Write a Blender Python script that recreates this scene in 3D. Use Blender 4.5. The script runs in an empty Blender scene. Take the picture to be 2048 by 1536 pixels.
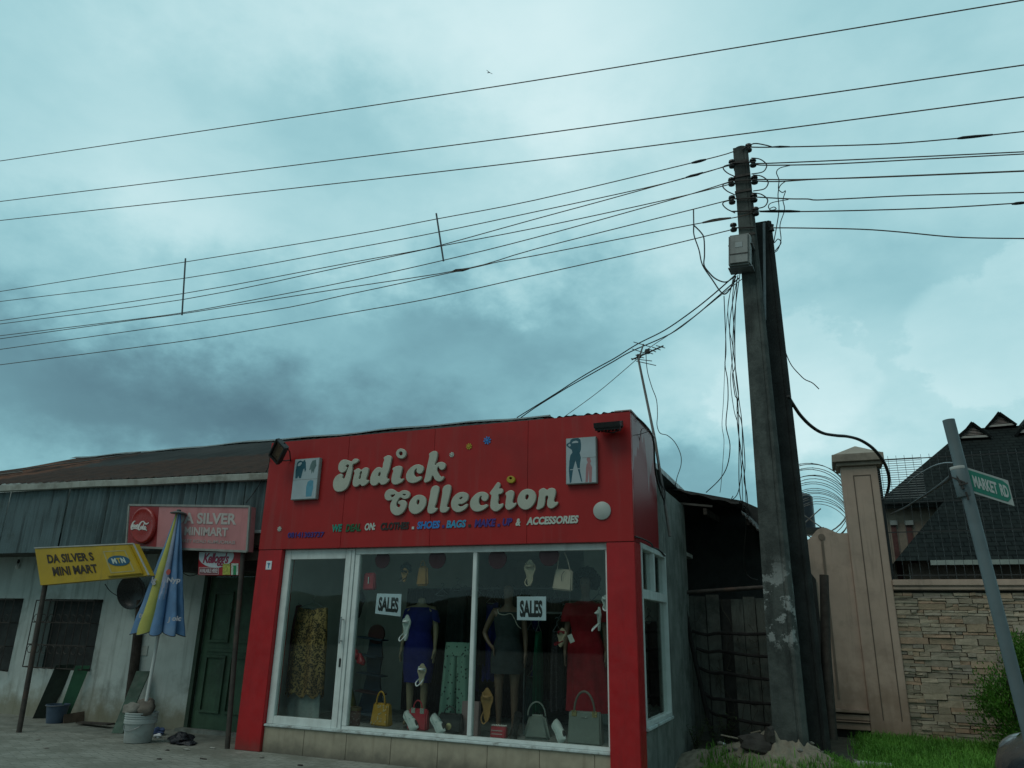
import bpy, bmesh, math, random
from mathutils import Vector, Matrix, noise
random.seed(7)
SC = bpy.context.scene
COL = SC.collection
# settings
SUN_E = .7
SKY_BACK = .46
EXPO = 0.0
SKY_BASE, SKY_N2, SKY_N1 = .69, .44, .40
SKY_BLOBS = [(1080, 120, 420, 260, .22), (330, 440, 420, 150, .10), (380, 780, 720, 170, -.43), (1020, 620, 480, 90, -.27), (650, 250, 300, 110, -.10), (1400, 700, 260, 120, .08), (1420, 960, 330, 90, -.32), (60, 130, 260, 260, -.04), (1850, 420, 420, 200, .02), (560, 900, 420, 70, -.16), (1130, 720, 260, 60, -.12), (250, 620, 300, 60, .10), (1700, 850, 260, 140, .08)]
SKY_CUMULUS = [(1580, 760, 160, 130, .07), (1990, 660, 170, 120, .085)]
SKY_RAMP = [(0.0, (.050, .110, .155)), (.22, (.100, .195, .25)), (.48, (.225, .485, .555)), (.72, (.42, .71, .755)), (1.0, (.76, .95, .97))]
GRASS_N = 45000
PYK, PLK = 2, (1,)
# ------------------------------------------------------------------ camera
FOC, PITCH, ROLL, YAW = 1490.0, 0.31565, 0.0217, 0.39767
CAM = Vector((0, -8.1, 1.5))
def _frame():
    cy, sy = math.cos(YAW), math.sin(YAW)
    w = Vector((-sy * math.cos(PITCH), cy * math.cos(PITCH), math.sin(PITCH)))
    r0 = Vector((cy, sy, 0)); u0 = r0.cross(w)
    r = r0 * math.cos(ROLL) + u0 * math.sin(ROLL)
    u = -r0 * math.sin(ROLL) + u0 * math.cos(ROLL)
    return r, u, w
CR, CU, CW = _frame()
def ray(x, y): return CW + CR * ((x - 1024) / FOC) - CU * ((y - 768) / FOC)
def P(x, y, Y):            # point of the photograph on the plane Y
    d = ray(x, y); return CAM + d * ((Y - CAM.y) / d.y)
def G(x, y, z=0.0):        # on a level z
    d = ray(x, y); return CAM + d * ((z - CAM.z) / d.z)
def PX(x, y, X):
    d = ray(x, y); return CAM + d * ((X - CAM.x) / d.x)
def PN(x, y, p0, n):
    d = ray(x, y); return CAM + d * (((p0 - CAM).dot(n)) / d.dot(n))
cam_d = bpy.data.cameras.new('camera'); cam = bpy.data.objects.new('camera', cam_d); COL.objects.link(cam)
cam.matrix_world = Matrix(((CR.x, CU.x, -CW.x, CAM.x), (CR.y, CU.y, -CW.y, CAM.y), (CR.z, CU.z, -CW.z, CAM.z), (0, 0, 0, 1)))
cam_d.sensor_width = 36; cam_d.lens = FOC / 2048 * 36; cam_d.clip_end = 3000; cam_d.clip_start = 0.05
SC.camera = cam
# ------------------------------------------------------------------ objects
WL = {}
def tag(o, label=None, cat=None, group=None, kind=None):
    if label: o['label'] = label
    if cat: o['category'] = cat
    if group: o['group'] = group
    if kind: o['kind'] = kind
    return o
def thing(name, label, cat, loc=(0, 0, 0), group=None):
    o = bpy.data.objects.new(name, None); COL.objects.link(o); o.location = loc; o.empty_display_size = .1
    WL[o.name] = Vector(loc); tag(o, label, cat, group); return o
class MB:
    def __init__(s): s.v = []; s.f = []; s.c = None
    def add(s, vs, fs, M=None):
        n = len(s.v)
        s.v += [(M @ Vector(v)) if M is not None else Vector(v) for v in vs]
        s.f += [tuple(i + n for i in f) for f in fs]; return s
    def quad(s, a, b, c, d): return s.add([a, b, c, d], [(0, 1, 2, 3)])
    def box(s, lo, hi, M=None):
        x0, y0, z0 = lo; x1, y1, z1 = hi
        return s.add([(x0,y0,z0),(x1,y0,z0),(x1,y1,z0),(x0,y1,z0),(x0,y0,z1),(x1,y0,z1),(x1,y1,z1),(x0,y1,z1)],
                     [(0,3,2,1),(4,5,6,7),(0,1,5,4),(1,2,6,5),(2,3,7,6),(3,0,4,7)], M)
    def bar(s, a, b, w, d=None, up=(0, 0, 1)):   # box along a-b
        a = Vector(a); b = Vector(b); d = d or w; z = (b - a); L = z.length; z.normalize()
        u = Vector(up)
        if abs(u.dot(z)) > .98: u = Vector((0, 1, 0))
        x = u.cross(z).normalized(); y = z.cross(x)
        M = Matrix(((x.x, y.x, z.x, a.x), (x.y, y.y, z.y, a.y), (x.z, y.z, z.z, a.z), (0, 0, 0, 1)))
        return s.box((-w/2, -d/2, 0), (w/2, d/2, L), M)
    def tube(s, pts, r, n=8, cap=True):
        pts = [Vector(p) for p in pts]; R = r if isinstance(r, (list, tuple)) else [r] * len(pts)
        rings = []; up = None
        for i, p in enumerate(pts):
            t = (pts[min(i + 1, len(pts) - 1)] - pts[max(i - 1, 0)])
            t = t.normalized() if t.length > 1e-9 else Vector((0, 0, 1))
            if up is None:
                up = Vector((0, 0, 1)) if abs(t.z) < .9 else Vector((0, 1, 0))
            x = (up - t * up.dot(t))
            x = x.normalized() if x.length > 1e-6 else t.orthogonal().normalized()
            up = x; y = t.cross(x)
            rings.append([p + (x * math.cos(k * math.tau / n) + y * math.sin(k * math.tau / n)) * R[i] for k in range(n)])
        return s.rings(rings, cap, cap)
    def rings(s, rings, cap0=True, cap1=True, closed=True):
        n = len(rings[0]); b = len(s.v)
        for r in rings: s.v += [Vector(p) for p in r]
        for i in range(len(rings) - 1):
            for k in range(n if closed else n - 1):
                k2 = (k + 1) % n
                s.f.append((b + i*n + k, b + i*n + k2, b + (i+1)*n + k2, b + (i+1)*n + k))
        if cap0: s.f.append(tuple(b + k for k in reversed(range(n))))
        if cap1: s.f.append(tuple(b + (len(rings) - 1) * n + k for k in range(n)))
        return s
    def lathe(s, prof, o=(0, 0, 0), n=24, M=None, cap0=True, cap1=True):   # prof [(r,z)]
        rg = []
        for r, z in prof:
            ring = [Vector((r * math.cos(k * math.tau / n), r * math.sin(k * math.tau / n), z)) for k in range(n)]
            rg.append([(M @ p) if M is not None else p + Vector(o) for p in ring])
        return s.rings(rg, cap0, cap1)
    def ell(s, c, r, n=12, m=8, M=None, jit=0, seed=0):
        rnd = random.Random(seed); rg = []
        for i in range(m + 1):
            a = math.pi * i / m; z = -math.cos(a); q = max(math.sin(a), .02)
            ring = []
            for k in range(n):
                v = Vector((math.cos(k*math.tau/n)*q, math.sin(k*math.tau/n)*q, z))
                if jit: v *= 1 + jit * noise.noise(v * 1.7 + Vector((seed * 7.3, 0, 0)))
                v = Vector((v.x*r[0], v.y*r[1], v.z*r[2])); ring.append((M @ v) if M is not None else v + Vector(c))
            rg.append(ring)
        return s.rings(rg)
    def torus(s, c, R, r, n=24, m=8, M=None):
        M = M or Matrix.Translation(c)
        pts = [[M @ Vector(((R + r*math.cos(j*math.tau/m))*math.cos(i*math.tau/n), (R + r*math.cos(j*math.tau/m))*math.sin(i*math.tau/n), r*math.sin(j*math.tau/m))) for j in range(m)] for i in range(n + 1)]
        return s.rings(pts, False, False)
    def prism(s, poly, d):       # poly: world points of the front face, d: extrusion vector
        n = len(poly); a = [Vector(p) for p in poly]; d = Vector(d)
        return s.add(a + [p + d for p in a], [tuple(range(n)), tuple(reversed(range(n, 2*n)))] + [(i, i + n, (i+1) % n + n, (i+1) % n) for i in range(n)])
    def build(s, name, mat, parent=None, smooth=None, bevel=0, seg=2, weld=False):
        me = bpy.data.meshes.new(name)
        if parent is not None: off = WL[parent.name]; loc = Vector((0, 0, 0))
        else:
            xs = [v.x for v in s.v]; ys = [v.y for v in s.v]; zs = [v.z for v in s.v]
            off = Vector(((min(xs)+max(xs))/2, (min(ys)+max(ys))/2, min(zs))); loc = off
        me.from_pydata([v - off for v in s.v], [], s.f); me.update()
        bm = bmesh.new(); bm.from_mesh(me)
        if weld: bmesh.ops.remove_doubles(bm, verts=bm.verts, dist=1e-5)
        bmesh.ops.recalc_face_normals(bm, faces=bm.faces)
        if bevel: bmesh.ops.bevel(bm, geom=[e for e in bm.edges if e.calc_face_angle(0) > .5], offset=bevel, segments=seg, affect='EDGES', clamp_overlap=True)
        if smooth:
            ang = math.radians(smooth)
            for f in bm.faces: f.smooth = True
            for e in bm.edges:
                if len(e.link_faces) == 2 and e.calc_face_angle(0) > ang: e.smooth = False
        bm.to_mesh(me); bm.free()
        if s.c:
            ca = me.color_attributes.new('tone', 'FLOAT_COLOR', 'CORNER')
            for poly in me.polygons:
                for li in poly.loop_indices: ca.data[li].color = s.c[min(poly.index, len(s.c)-1)]
        o = bpy.data.objects.new(name, me); COL.objects.link(o); o.location = loc
        me.materials.append(mat)
        if parent is not None: o.parent = parent
        WL[o.name] = off if parent is not None else loc
        return o
def single(mb, name, mat, label, cat, group=None, **k):
    return tag(mb.build(name, mat, None, **k), label, cat, group)
def struct(mb, name, mat, kind='structure', **k):
    return tag(mb.build(name, mat, None, **k), kind=kind)
def copy_tree(o, d, label=None):
    c = o.copy(); COL.objects.link(c); c.location = o.location + Vector(d); WL[c.name] = WL[o.name] + Vector(d)
    if label: c['label'] = label
    for ch in o.children:
        k = ch.copy(); COL.objects.link(k); k.parent = c; WL[k.name] = WL[ch.name] + Vector(d)
        for g in ch.children:
            q = g.copy(); COL.objects.link(q); q.parent = k
    return c
def cat_rom(pts, n=6):
    pts = [Vector(p) for p in pts]; out = []
    for i in range(len(pts) - 1):
        p0 = pts[max(i-1, 0)]; p1 = pts[i]; p2 = pts[i+1]; p3 = pts[min(i+2, len(pts)-1)]
        for k in range(n):
            t = k / n
            out.append(.5 * ((2*p1) + (p2-p0)*t + (2*p0-5*p1+4*p2-p3)*t*t + (3*p1-p0-3*p2+p3)*t**3))
    out.append(pts[-1]); return out
# ------------------------------------------------------------------ curves turned to meshes
def curve_mesh(cu):
    ob = bpy.data.objects.new('tmp', cu); COL.objects.link(ob)
    dg = bpy.context.evaluated_depsgraph_get(); dg.update()
    me = bpy.data.meshes.new_from_object(ob.evaluated_get(dg))
    vs = [v.co.copy() for v in me.vertices]; fs = [tuple(p.vertices) for p in me.polygons]
    bpy.data.objects.remove(ob); bpy.data.curves.remove(cu); bpy.data.meshes.remove(me)
    return vs, fs
_tc = {}
def text_mesh(s, bold=.02, shear=0, space=1.0):
    k = (s, bold, shear, space)
    if k in _tc: return _tc[k]
    cu = bpy.data.curves.new('t', 'FONT'); cu.body = s; cu.size = 1; cu.offset = bold; cu.shear = shear; cu.space_character = space
    cu.resolution_u = 3; cu.extrude = .02; cu.align_x = 'LEFT'
    vs, fs = curve_mesh(cu)
    x0 = min(v.x for v in vs); x1 = max(v.x for v in vs); y0 = min(v.y for v in vs); y1 = max(v.y for v in vs)
    _tc[k] = ([Vector(((v.x-x0)/(x1-x0), (v.y-y0)/(y1-y0), (v.z+.02)/.04)) for v in vs], fs, (x1-x0)/(y1-y0))
    return _tc[k]
def quadmap(TL, TR, BR, BL):
    TL, TR, BR, BL = map(Vector, (TL, TR, BR, BL))
    n = (TR - TL).cross(BL - TL).normalized() * -1
    if n.dot(CAM - TL) < 0: n = -n
    return (lambda u, v, h=0.0: (BL*(1-u) + BR*u)*(1-v) + (TL*(1-u) + TR*u)*v + n*h), n
def text_in(mb, s, q, off=.003, depth=.003, **k):   # q: four corners TL TR BR BL
    f, n = quadmap(*q); vs, fs, _ = text_mesh(s, **k)
    return mb.add([f(v.x, v.y, off + depth * v.z) for v in vs], fs)
def textP(mb, s, x0, x1, yt, yb, Y, sl=0.0, ital=0.0, off=.003, depth=.003, **k):
    # text in a photo rectangle on the plane Y; sl: how many photo px the line drops over its length
    q = [P(x0+ital, yt, Y), P(x1+ital, yt+sl, Y), P(x1, yb+sl, Y), P(x0, yb, Y)]
    return text_in(mb, s, q, off, depth, **k)
def outline_mesh(loops, depth=.03, bev=.008):   # loops of 2-D points, smooth closed outlines with holes
    cu = bpy.data.curves.new('o', 'CURVE'); cu.dimensions = '2D'; cu.fill_mode = 'BOTH'; cu.extrude = depth; cu.bevel_depth = bev; cu.bevel_resolution = 2; cu.resolution_u = 4; cu.offset = -bev * .9
    for lp in loops:
        sp = cu.splines.new('BEZIER'); sp.bezier_points.add(len(lp) - 1); sp.use_cyclic_u = True
        for b, (x, y) in zip(sp.bezier_points, lp):
            b.co = (x, y, 0); b.handle_left_type = b.handle_right_type = 'AUTO'
    return curve_mesh(cu)
def skin_mesh(pts, edges, root=0, sub=2):
    me = bpy.data.meshes.new('s'); me.from_pydata([p[:3] for p in pts], edges, []); ob = bpy.data.objects.new('s', me); COL.objects.link(ob)
    sk = ob.modifiers.new('k', 'SKIN'); sk.use_smooth_shade = True
    for i, p in enumerate(pts):
        r = p[3] if isinstance(p[3], tuple) else (p[3], p[3]); me.skin_vertices[0].data[i].radius = r
    me.skin_vertices[0].data[root].use_root = True
    ob.modifiers.new('u', 'SUBSURF').levels = sub
    dg = bpy.context.evaluated_depsgraph_get(); dg.update()
    m2 = bpy.data.meshes.new_from_object(ob.evaluated_get(dg))
    vs = [v.co.copy() for v in m2.vertices]; fs = [tuple(p.vertices) for p in m2.polygons]
    bpy.data.objects.remove(ob); bpy.data.meshes.remove(m2); bpy.data.meshes.remove(me)
    return vs, fs
# ------------------------------------------------------------------ materials
class NT:
    def __init__(s, nt): s.n = nt.nodes; s.l = nt.links
    def __call__(s, t, **k):
        n = s.n.new('ShaderNode' + t)
        for a, b in k.items():
            if a.startswith('i_'):
                key = a[2:]; n.inputs[int(key) if key.isdigit() else key.replace('_', ' ')].default_value = b
            else: setattr(n, a, b)
        return n
    def link(s, a, b): s.l.new(a, b)
    def math(s, op, a, b=None, clamp=False):
        n = s.n.new('ShaderNodeMath'); n.operation = op; n.use_clamp = clamp
        for i, x in enumerate((a, b)):
            if x is None: continue
            if isinstance(x, (int, float)): n.inputs[i].default_value = x
            else: s.l.new(x, n.inputs[i])
        return n.outputs[0]
    def mix(s, f, a, b, mode='MIX'):
        n = s.n.new('ShaderNodeMix'); n.data_type = 'RGBA'; n.blend_type = mode
        for sock, x in ((n.inputs[0], f), (n.inputs[6], a), (n.inputs[7], b)):
            if isinstance(x, (int, float)): sock.default_value = x
            elif isinstance(x, tuple): sock.default_value = (*x, 1) if len(x) == 3 else x
            else: s.l.new(x, sock)
        return n.outputs[2]
    def ramp(s, f, a, b, c0=0.0, c1=1.0):
        n = s.n.new('ShaderNodeMapRange'); n.interpolation_type = 'SMOOTHSTEP'; n.clamp = True
        n.inputs[1].default_value = a; n.inputs[2].default_value = b; n.inputs[3].default_value = c0; n.inputs[4].default_value = c1
        s.l.new(f, n.inputs[0]); return n.outputs[0]
    def noise(s, vec, scale, detail=4, rough=.6, mul=None):
        if mul is not None:
            m = s.n.new('ShaderNodeVectorMath'); m.operation = 'MULTIPLY'; m.inputs[1].default_value = mul; s.l.new(vec, m.inputs[0]); vec = m.outputs[0]
        n = s.n.new('ShaderNodeTexNoise'); n.inputs['Scale'].default_value = scale; n.inputs['Detail'].default_value = detail; n.inputs['Roughness'].default_value = rough
        s.l.new(vec, n.inputs['Vector']); return n.outputs[0]
def new_mat(name):
    m = bpy.data.materials.new(name); m.use_nodes = True; m.node_tree.nodes.clear(); t = NT(m.node_tree)
    out = t('OutputMaterial'); b = t('BsdfPrincipled'); t.link(b.outputs[0], out.inputs[0]); g = t('NewGeometry')
    return m, t, b, g.outputs['Position'], out
def mat(name, col, rough=.6, var=.25, scale=6, dirt=None, dirt_amt=.4, dirt_scale=2.5, streak=None, streak_amt=.4, bump=0, bump_scale=40, metal=0, spec=.5, zdirt=None, trans=0):
    """plain worn surface: tone noise, blotches of dirt, vertical streaks, grain"""
    m, t, b, pos, out = new_mat(name)
    c = t.mix(t.ramp(t.noise(pos, scale), .3, .7), tuple(x * (1 - var) for x in col), tuple(min(x * (1 + var), 1) for x in col))
    if dirt: c = t.mix(t.math('MULTIPLY', t.ramp(t.noise(pos, dirt_scale, 6, .65), .5, .68), dirt_amt), c, dirt)
    if streak: c = t.mix(t.math('MULTIPLY', t.ramp(t.noise(pos, 9, 5, .6, (1, 1, .08)), .5, .72), streak_amt), c, streak)
    if zdirt:
        zc, z0, z1, amt = zdirt; sx = t('SeparateXYZ'); t.link(pos, sx.inputs[0])
        zz = t.math('ADD', sx.outputs[2], t.math('MULTIPLY', t.math('SUBTRACT', t.noise(pos, 4, 5), .5), (z1 - z0) * 1.6))
        c = t.mix(t.math('MULTIPLY', t.ramp(zz, z0, z1, 1, 0), amt), c, zc)
    t.link(c, b.inputs['Base Color'])
    r = t.ramp(t.noise(pos, scale * 2.3), .25, .75, max(rough - .12, .03), min(rough + .12, 1)); t.link(r, b.inputs['Roughness'])
    b.inputs['Metallic'].default_value = metal; b.inputs['Specular IOR Level'].default_value = spec
    if bump:
        bn = t('Bump', i_Strength=bump, i_Distance=.02); t.link(t.noise(pos, bump_scale, 6, .7), bn.inputs['Height']); t.link(bn.outputs[0], b.inputs['Normal'])
    return m
def cloth(name, col, var=.15, rough=.85):
    return mat(name, col, rough, var, 9, bump=.3, bump_scale=160, spec=.25)
# ------------------------------------------------------------------ sky and light
SUN_EL, SUN_AZ = math.radians(52), math.radians(205)     # compass azimuth from +Y, clockwise: behind the camera, a little left
W = bpy.data.worlds.new('World'); SC.world = W; W.use_nodes = True
W.node_tree.nodes.clear(); t = NT(W.node_tree)
out = t('OutputWorld'); bg = t('Background', i_Strength=.1); t.link(bg.outputs[0], out.inputs[0])
sky = t('TexSky'); sky.sky_type = 'NISHITA'; sky.sun_disc = False; sky.sun_elevation = SUN_EL; sky.sun_rotation = SUN_AZ; sky.dust_density = 3; sky.air_density = 1.2
tc = t('TexCoord'); dirv = tc.outputs['Generated']
sx = t('SeparateXYZ'); t.link(dirv, sx.inputs[0])
az = t.math('ARCTAN2', sx.outputs[0], sx.outputs[1]); el = t.math('ARCSINE', sx.outputs[2])
n1 = t.noise(dirv, 3.2, 7, .55, (1, 1, 1.9)); n2 = t.noise(dirv, 1.5, 5, .5, (1, 1, 2.4)); n3 = t.noise(dirv, 7.5, 6, .6, (1, 1, 1.5)); n4 = t.noise(dirv, 28, 6, .65)
azw = t.math('ADD', az, t.math('MULTIPLY', t.math('SUBTRACT', n1, .5), .42)); elw = t.math('ADD', el, t.math('MULTIPLY', t.math('SUBTRACT', n3, .5), .22))
val = t.math('ADD', t.math('MULTIPLY', t.math('SUBTRACT', n2, .5), SKY_N2), SKY_BASE)
val = t.math('ADD', val, t.math('MULTIPLY', t.math('SUBTRACT', n1, .5), SKY_N1)); val = t.math('ADD', val, t.math('MULTIPLY', t.math('SUBTRACT', n3, .5), .16))
for (px, py, rx, ry, amp) in SKY_BLOBS:
    d = ray(px, py).normalized(); a0 = math.atan2(d.x, d.y); e0 = math.asin(d.z)
    u = t.math('DIVIDE', t.math('SUBTRACT', azw, a0), rx / FOC / max(math.cos(e0), .3)); v = t.math('DIVIDE', t.math('SUBTRACT', elw, e0), ry / FOC)
    q = t.math('ADD', t.math('MULTIPLY', u, u), t.math('MULTIPLY', v, v))
    val = t.math('ADD', val, t.math('MULTIPLY', t.math('EXPONENT', t.math('MULTIPLY', q, -1.0)), amp))
# crisp heaped clouds low on the right
for (px, py, rx, ry, amp) in SKY_CUMULUS:
    d = ray(px, py).normalized(); a0 = math.atan2(d.x, d.y); e0 = math.asin(d.z)
    azc = t.math('ADD', az, t.math('ADD', t.math('MULTIPLY', t.math('SUBTRACT', n3, .5), .20), t.math('MULTIPLY', t.math('SUBTRACT', n4, .5), .05))); elc = t.math('ADD', el, t.math('ADD', t.math('MULTIPLY', t.math('SUBTRACT', n3, .5), .17), t.math('MULTIPLY', t.math('SUBTRACT', n4, .5), .05)))
    u = t.math('DIVIDE', t.math('SUBTRACT', azc, a0), rx / FOC); v = t.math('DIVIDE', t.math('SUBTRACT', elc, e0), ry / FOC)
    q = t.math('SQRT', t.math('ADD', t.math('MULTIPLY', u, u), t.math('MULTIPLY', v, v)))
    rim = t.ramp(q, 1.0, .80); fade = t.ramp(q, .0, 1.0, .45, 1.0)
    val = t.math('ADD', val, t.math('MULTIPLY', t.math('MULTIPLY', rim, fade), amp))
cr = t('ValToRGB'); t.link(val, cr.inputs[0]); cr.color_ramp.interpolation = 'B_SPLINE'
el_ = cr.color_ramp.elements
for i, (p, c) in enumerate(SKY_RAMP):
    e = el_[i] if i < 2 else el_.new(p); e.position = p; e.color = (*c, 1)
cloud = t.mix(1.0, cr.outputs[0], (10, 10, 10), 'MULTIPLY')
tint = t.mix(1.0, sky.outputs[0], (.9, 1.25, 1.0), 'MULTIPLY')
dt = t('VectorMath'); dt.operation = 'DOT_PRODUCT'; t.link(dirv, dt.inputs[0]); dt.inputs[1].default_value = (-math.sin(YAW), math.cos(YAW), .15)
back_dim = t.ramp(dt.outputs['Value'], -.35, .62, SKY_BACK, 1.0)     # unseen sky behind the camera dimmed to cut light on the facades
fin = t.mix(.93, tint, cloud); vm = t('VectorMath'); vm.operation = 'SCALE'; t.link(fin, vm.inputs[0]); t.link(back_dim, vm.inputs['Scale'])
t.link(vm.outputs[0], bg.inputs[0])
sl = bpy.data.lights.new('sun', 'SUN'); sl.energy = SUN_E; sl.angle = math.radians(35); sl.color = (1.0, .95, .86)
so = bpy.data.objects.new('sun', sl); COL.objects.link(so)
sd = Vector((math.sin(SUN_AZ) * math.cos(SUN_EL), math.cos(SUN_AZ) * math.cos(SUN_EL), math.sin(SUN_EL)))
so.rotation_euler = (-sd).to_track_quat('-Z', 'Y').to_euler()
SC.view_settings.view_transform = 'Standard'; SC.view_settings.look = 'None'; SC.view_settings.gamma = 1; SC.view_settings.exposure = EXPO
SC.cycles.max_bounces = 8; SC.cycles.transparent_max_bounces = 24; SC.cycles.use_denoising = True
# ------------------------------------------------------------------ materials
RED_P = mat('red_cladding', (.375, .020, .020), .40, .07, 2, streak=(.32, .06, .055), streak_amt=.42, dirt=(.28, .022, .022), dirt_amt=.5, dirt_scale=1.3, bump=.03, bump_scale=3, spec=.3)
RED_W = mat('red_paint', (.42, .010, .014), .42, .08, 5, streak=(.22, .012, .014), streak_amt=.3, bump=.05, zdirt=((.12, .05, .04), .0, .25, .5))
def faded_red():
    m, t, b, pos, o = new_mat('faded_red_cladding')
    sx = t('SeparateXYZ'); t.link(pos, sx.inputs[0])
    n = t.noise(pos, 3.2, 2, .45, (1, 1, .16)); h = t.math('MULTIPLY', t.math('SUBTRACT', sx.outputs[2], 3.25), .42)
    f = t.ramp(t.math('ADD', n, h), .60, .625)
    c = t.mix(t.math('MULTIPLY', f, .75), (.27, .014, .018), (.40, .26, .27)); t.link(c, b.inputs['Base Color']); b.inputs['Specular IOR Level'].default_value = .25; b.inputs['Roughness'].default_value = .4
    return m
RED_F = faded_red()
ALU = mat('white_aluminium', (.66, .72, .70), .42, .06, 8, streak=(.36, .38, .36), streak_amt=.35, dirt=(.42, .44, .42), dirt_amt=.3)
SILL = mat('worn_white_sill', (.55, .62, .61), .6, .12, 10, dirt=(.22, .23, .21), dirt_amt=.9, dirt_scale=7, streak=(.3, .3, .28), bump=.2)
TILE = mat('beige_plinth_tile', (.36, .32, .24), .5, .1, 7, streak=(.20, .17, .12), streak_amt=.6, zdirt=((.11, .10, .08), -.02, .18, .8))
LETTER = mat('cream_letter', (.44, .46, .385), .5, .05, 6, streak=(.34, .36, .3), streak_amt=.35)
INW = mat('shop_wall_paint', (.70, .74, .70), .7, .06, 3)
INF = mat('shop_floor_tile', (.30, .31, .30), .35, .1, 4)
DARK = mat('dark_interior', (.012, .012, .014), .9, .2)
BLACK = mat('black_metal', (.018, .020, .020), .45, .3, 20)
BLACKP = mat('black_plastic', (.015, .016, .018), .35, .2, 20)
WHITEP = mat('white_plastic', (.62, .64, .62), .4, .05, 12)
PAPER = mat('white_paper', (.72, .76, .80), .7, .03, 12)
INK = mat('black_ink', (.02, .02, .025), .6, .1)
GREYM = mat('grey_metal', (.22, .24, .25), .4, .15, 10, dirt=(.12, .10, .08), metal=.3)
CONC = mat('concrete_wall', (.20, .22, .20), .85, .25, 3, dirt=(.08, .09, .075), dirt_amt=.7, streak=(.08, .09, .08), streak_amt=.7, bump=.35)
def glass(name, tint=(.90, .94, .92), refl=1.0):
    m = bpy.data.materials.new(name); m.use_nodes = True; m.node_tree.nodes.clear(); t = NT(m.node_tree)
    o = t('OutputMaterial'); tr = t('BsdfTransparent'); tr.inputs[0].default_value = (*tint, 1); gl = t('BsdfGlossy'); gl.inputs['Roughness'].default_value = .015; gl.inputs[0].default_value = (refl, refl, refl, 1)
    g = t('NewGeometry'); dp = t('VectorMath'); dp.operation = 'DOT_PRODUCT'; t.link(g.outputs['Incoming'], dp.inputs[0]); t.link(g.outputs['Normal'], dp.inputs[1]); k = t.math('SUBTRACT', 1.0, t.math('ABSOLUTE', dp.outputs['Value']), True); fr = t.math('ADD', t.math('MULTIPLY', t.math('POWER', k, 5.0), .9), .032); mx = t('MixShader'); t.link(fr, mx.inputs[0]); t.link(tr.outputs[0], mx.inputs[1]); t.link(gl.outputs[0], mx.inputs[2]); t.link(mx.outputs[0], o.inputs[0])
    return m
GLASS = glass('window_glass')
# ------------------------------------------------------------------ ground
def ground_mat():
    m, t, b, pos, o = new_mat('packed_earth')
    n = t.noise(pos, 1.3, 8, .65); c = t.mix(t.ramp(n, .35, .65), (.055, .052, .042), (.12, .11, .085)); t.link(c, b.inputs['Base Color']); b.inputs['Roughness'].default_value = .95
    bn = t('Bump', i_Strength=.6, i_Distance=.03); t.link(t.noise(pos, 22, 8, .7), bn.inputs['Height']); t.link(bn.outputs[0], b.inputs['Normal']); return m
EARTH = ground_mat()
def paver_mat():
    m, t, b, pos, o = new_mat('interlocking_paving')
    w = t('VectorMath'); w.operation = 'ADD'; wn = t('TexWave', i_Scale=.9); wn.bands_direction = 'X'
    sx = t('SeparateXYZ'); t.link(pos, sx.inputs[0]); cx = t('CombineXYZ')
    zig = t.math('MULTIPLY', t.math('PINGPONG', sx.outputs[0], .11), .45)
    t.link(sx.outputs[0], cx.inputs[0]); t.link(t.math('ADD', sx.outputs[1], zig), cx.inputs[1])
    br = t('TexBrick', i_Scale=4.4, i_Mortar_Size=.022, i_Bias=-.1, i_Brick_Width=1.0, i_Row_Height=.5); br.inputs['Mortar Smooth'].default_value = .3
    br.inputs['Color1'].default_value = (.25, .255, .22, 1); br.inputs['Color2'].default_value = (.30, .305, .265, 1); br.inputs['Mortar'].default_value = (.13, .135, .115, 1)
    t.link(cx.outputs[0], br.inputs['Vector'])
    c = t.mix(t.math('MULTIPLY', t.ramp(t.noise(pos, 1.6, 8, .68), .42, .60), .75), br.outputs[0], (.15, .155, .125))
    c = t.mix(t.math('MULTIPLY', t.ramp(t.noise(pos, 14, 5, .7), .55, .75), .35), c, (.42, .42, .37))
    t.link(c, b.inputs['Base Color']); b.inputs['Roughness'].default_value = .85
    bn = t('Bump', i_Strength=.7, i_Distance=.012); t.link(t.math('ADD', t.math('MULTIPLY', br.outputs['Fac'], -1.0), t.math('MULTIPLY', t.noise(pos, 60, 4), .4)), bn.inputs['Height']); t.link(bn.outputs[0], b.inputs['Normal']); return m
PAVE = paver_mat()
ASPH = mat('asphalt', (.05, .052, .05), .85, .25, 30, bump=.5, bump_scale=120)
FORE = mat('forecourt_concrete', (.20, .21, .18), .85, .2, 4, dirt=(.085, .085, .07), dirt_amt=.8, bump=.4, bump_scale=60)
struct(MB().quad((-400, -400, -.16), (400, -400, -.16), (400, 400, -.16), (-400, 400, -.16)), 'ground', EARTH)
struct(MB().quad((-300, -13, -.152), (300, -13, -.152), (300, -4.2, -.152), (-300, -4.2, -.152)), 'road', ASPH)
struct(MB().box((-60, -4.1, -.2), (-1.5, -.008, 0)), 'pavement', PAVE)
struct(MB().box((-60, -.004, -.2), (-7.0, 3, -.012)), 'forecourt', FORE)
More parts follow.
